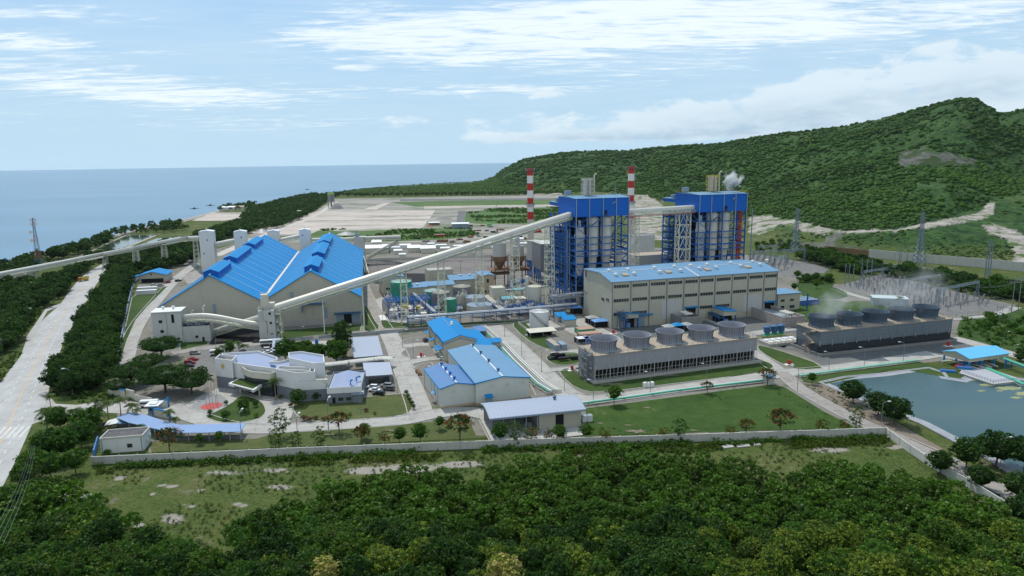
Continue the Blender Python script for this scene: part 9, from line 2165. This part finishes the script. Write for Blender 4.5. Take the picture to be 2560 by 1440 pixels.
# --- small things outside the wall
def debris():
 t=thing('debris_heap','grey rubble heap with a blue scrap of tarpaulin in the rough field','rubble heap',G(160,1245),0);rg=random.Random(4);b=MB()
 for _ in range(60):a,r_=rg.random()*6.3,rg.random()**.6*4.5;s=rg.uniform(.15,.6);b.para((math.cos(a)*r_*1.5,math.sin(a)*r_*.6,0),(s,rg.uniform(-.2,.2),.1),(rg.uniform(-.2,.2),s,.05),(0,.05,s*.7))
 b.build('rubble','conc',t);b=MB();b.add([(-4.5,.2,.5),(-3.2,-.1,.4),(-3.0,.7,.9),(-4.2,.9,.7)],[(0,1,2,3)]);b.build('tarpaulin','tarp_blue',t)
debris()
for i,(x0,y0,w_) in enumerate(((1810,1122,28),(1845,1120,34),(1885,1116,20))):g=G(x0,y0);t=thing('concrete_slab',('left','middle','right')[i]+' broken concrete slab lying between wood and wall','slab',g,.1,'broken slabs by the wall');b=MB();L=w_/8.6;b.prism([(0,0),(L,.3),(L*1.05,1.6),(L*.5,2.2),(0,1.7)],.02,.3);b.build('slab','conc',t)
# --- steam
def plume(name,label,c,r_,dens,sc,z=(1,1,1),thr=.48,seed=0.0):
 t=MB();t.box(-r_[0],-r_[1],-r_[2],r_[0],r_[1],r_[2]);mt=bpy.data.materials.new(name+'_vapour');mt.use_nodes=True;nt=mt.node_tree;nt.nodes.clear()
 oc=N('TexCoord',nt=nt).outputs['Object'];q=N('VectorMath',{0:oc,1:(1/r_[0],1/r_[1],1/r_[2])},nt=nt,operation='MULTIPLY').outputs[0];ln=N('VectorMath',{0:q},nt=nt,operation='LENGTH').outputs['Value']
 n=N('TexNoise',{'Vector':N('Mapping',{'Vector':oc,'Location':(seed,seed,seed)},nt=nt).outputs[0],'Scale':sc,'Detail':4.0,'Roughness':.6},nt=nt).outputs[0]
 f=N('MapRange',{0:M_('SUBTRACT',n,M_('MULTIPLY',ln,.42,nt=nt),nt=nt),1:thr-.32,2:thr-.05},nt=nt).outputs[0]
 v=N('VolumePrincipled',{'Color':(.95,.96,.97,1),'Density':M_('MULTIPLY',f,dens,nt=nt),'Anisotropy':.2},nt=nt);o=N('OutputMaterial',nt=nt);nt.links.new(v.outputs[0],o.inputs['Volume'])
 me_o=t.build(name,mt);me_o.location=c;tag(me_o,label,kind='stuff');return me_o
pc=B2.w(24,8,0);pc.z=ZAT(pc,452);plume('steam_plume','white steam puff blowing off the farther boiler roof',pc+Vector((3,0,1)),(7.5,5,7),.7,.26,thr=.52,seed=2.0)
for i,(x,y,rx,rz,d) in enumerate(((2075,765,9,9,.05),(2120,745,11,8,.018),(2180,755,11,7,.02),(2235,745,13,10,.032),(2300,718,16,12,.026))):
 c=CT2[0].w(along(CT2[0],x,CT2[2]/2,16),CT2[2]/2);c.z=ZAT(c,y);plume('tower_vapour','thin vapour drifting off the dark cooling tower',c,(rx,8,rz),d,.16,seed=i*7.0)
# ------------------------------------------------------------------ air
def haze():
 b=MB();b.box(-19000,-400,-8,19000,18500,330);mt=bpy.data.materials.new('haze_air');mt.use_nodes=True;nt=mt.node_tree;nt.nodes.clear()
 v=N('VolumePrincipled',{'Color':(.72,.84,.95,1),'Density':HAZE,'Anisotropy':.3},nt=nt);o=N('OutputMaterial',nt=nt);nt.links.new(v.outputs[0],o.inputs['Volume'])
 ob=b.build('haze',mt);tag(ob,kind='stuff')
HAZE=.000012
haze()
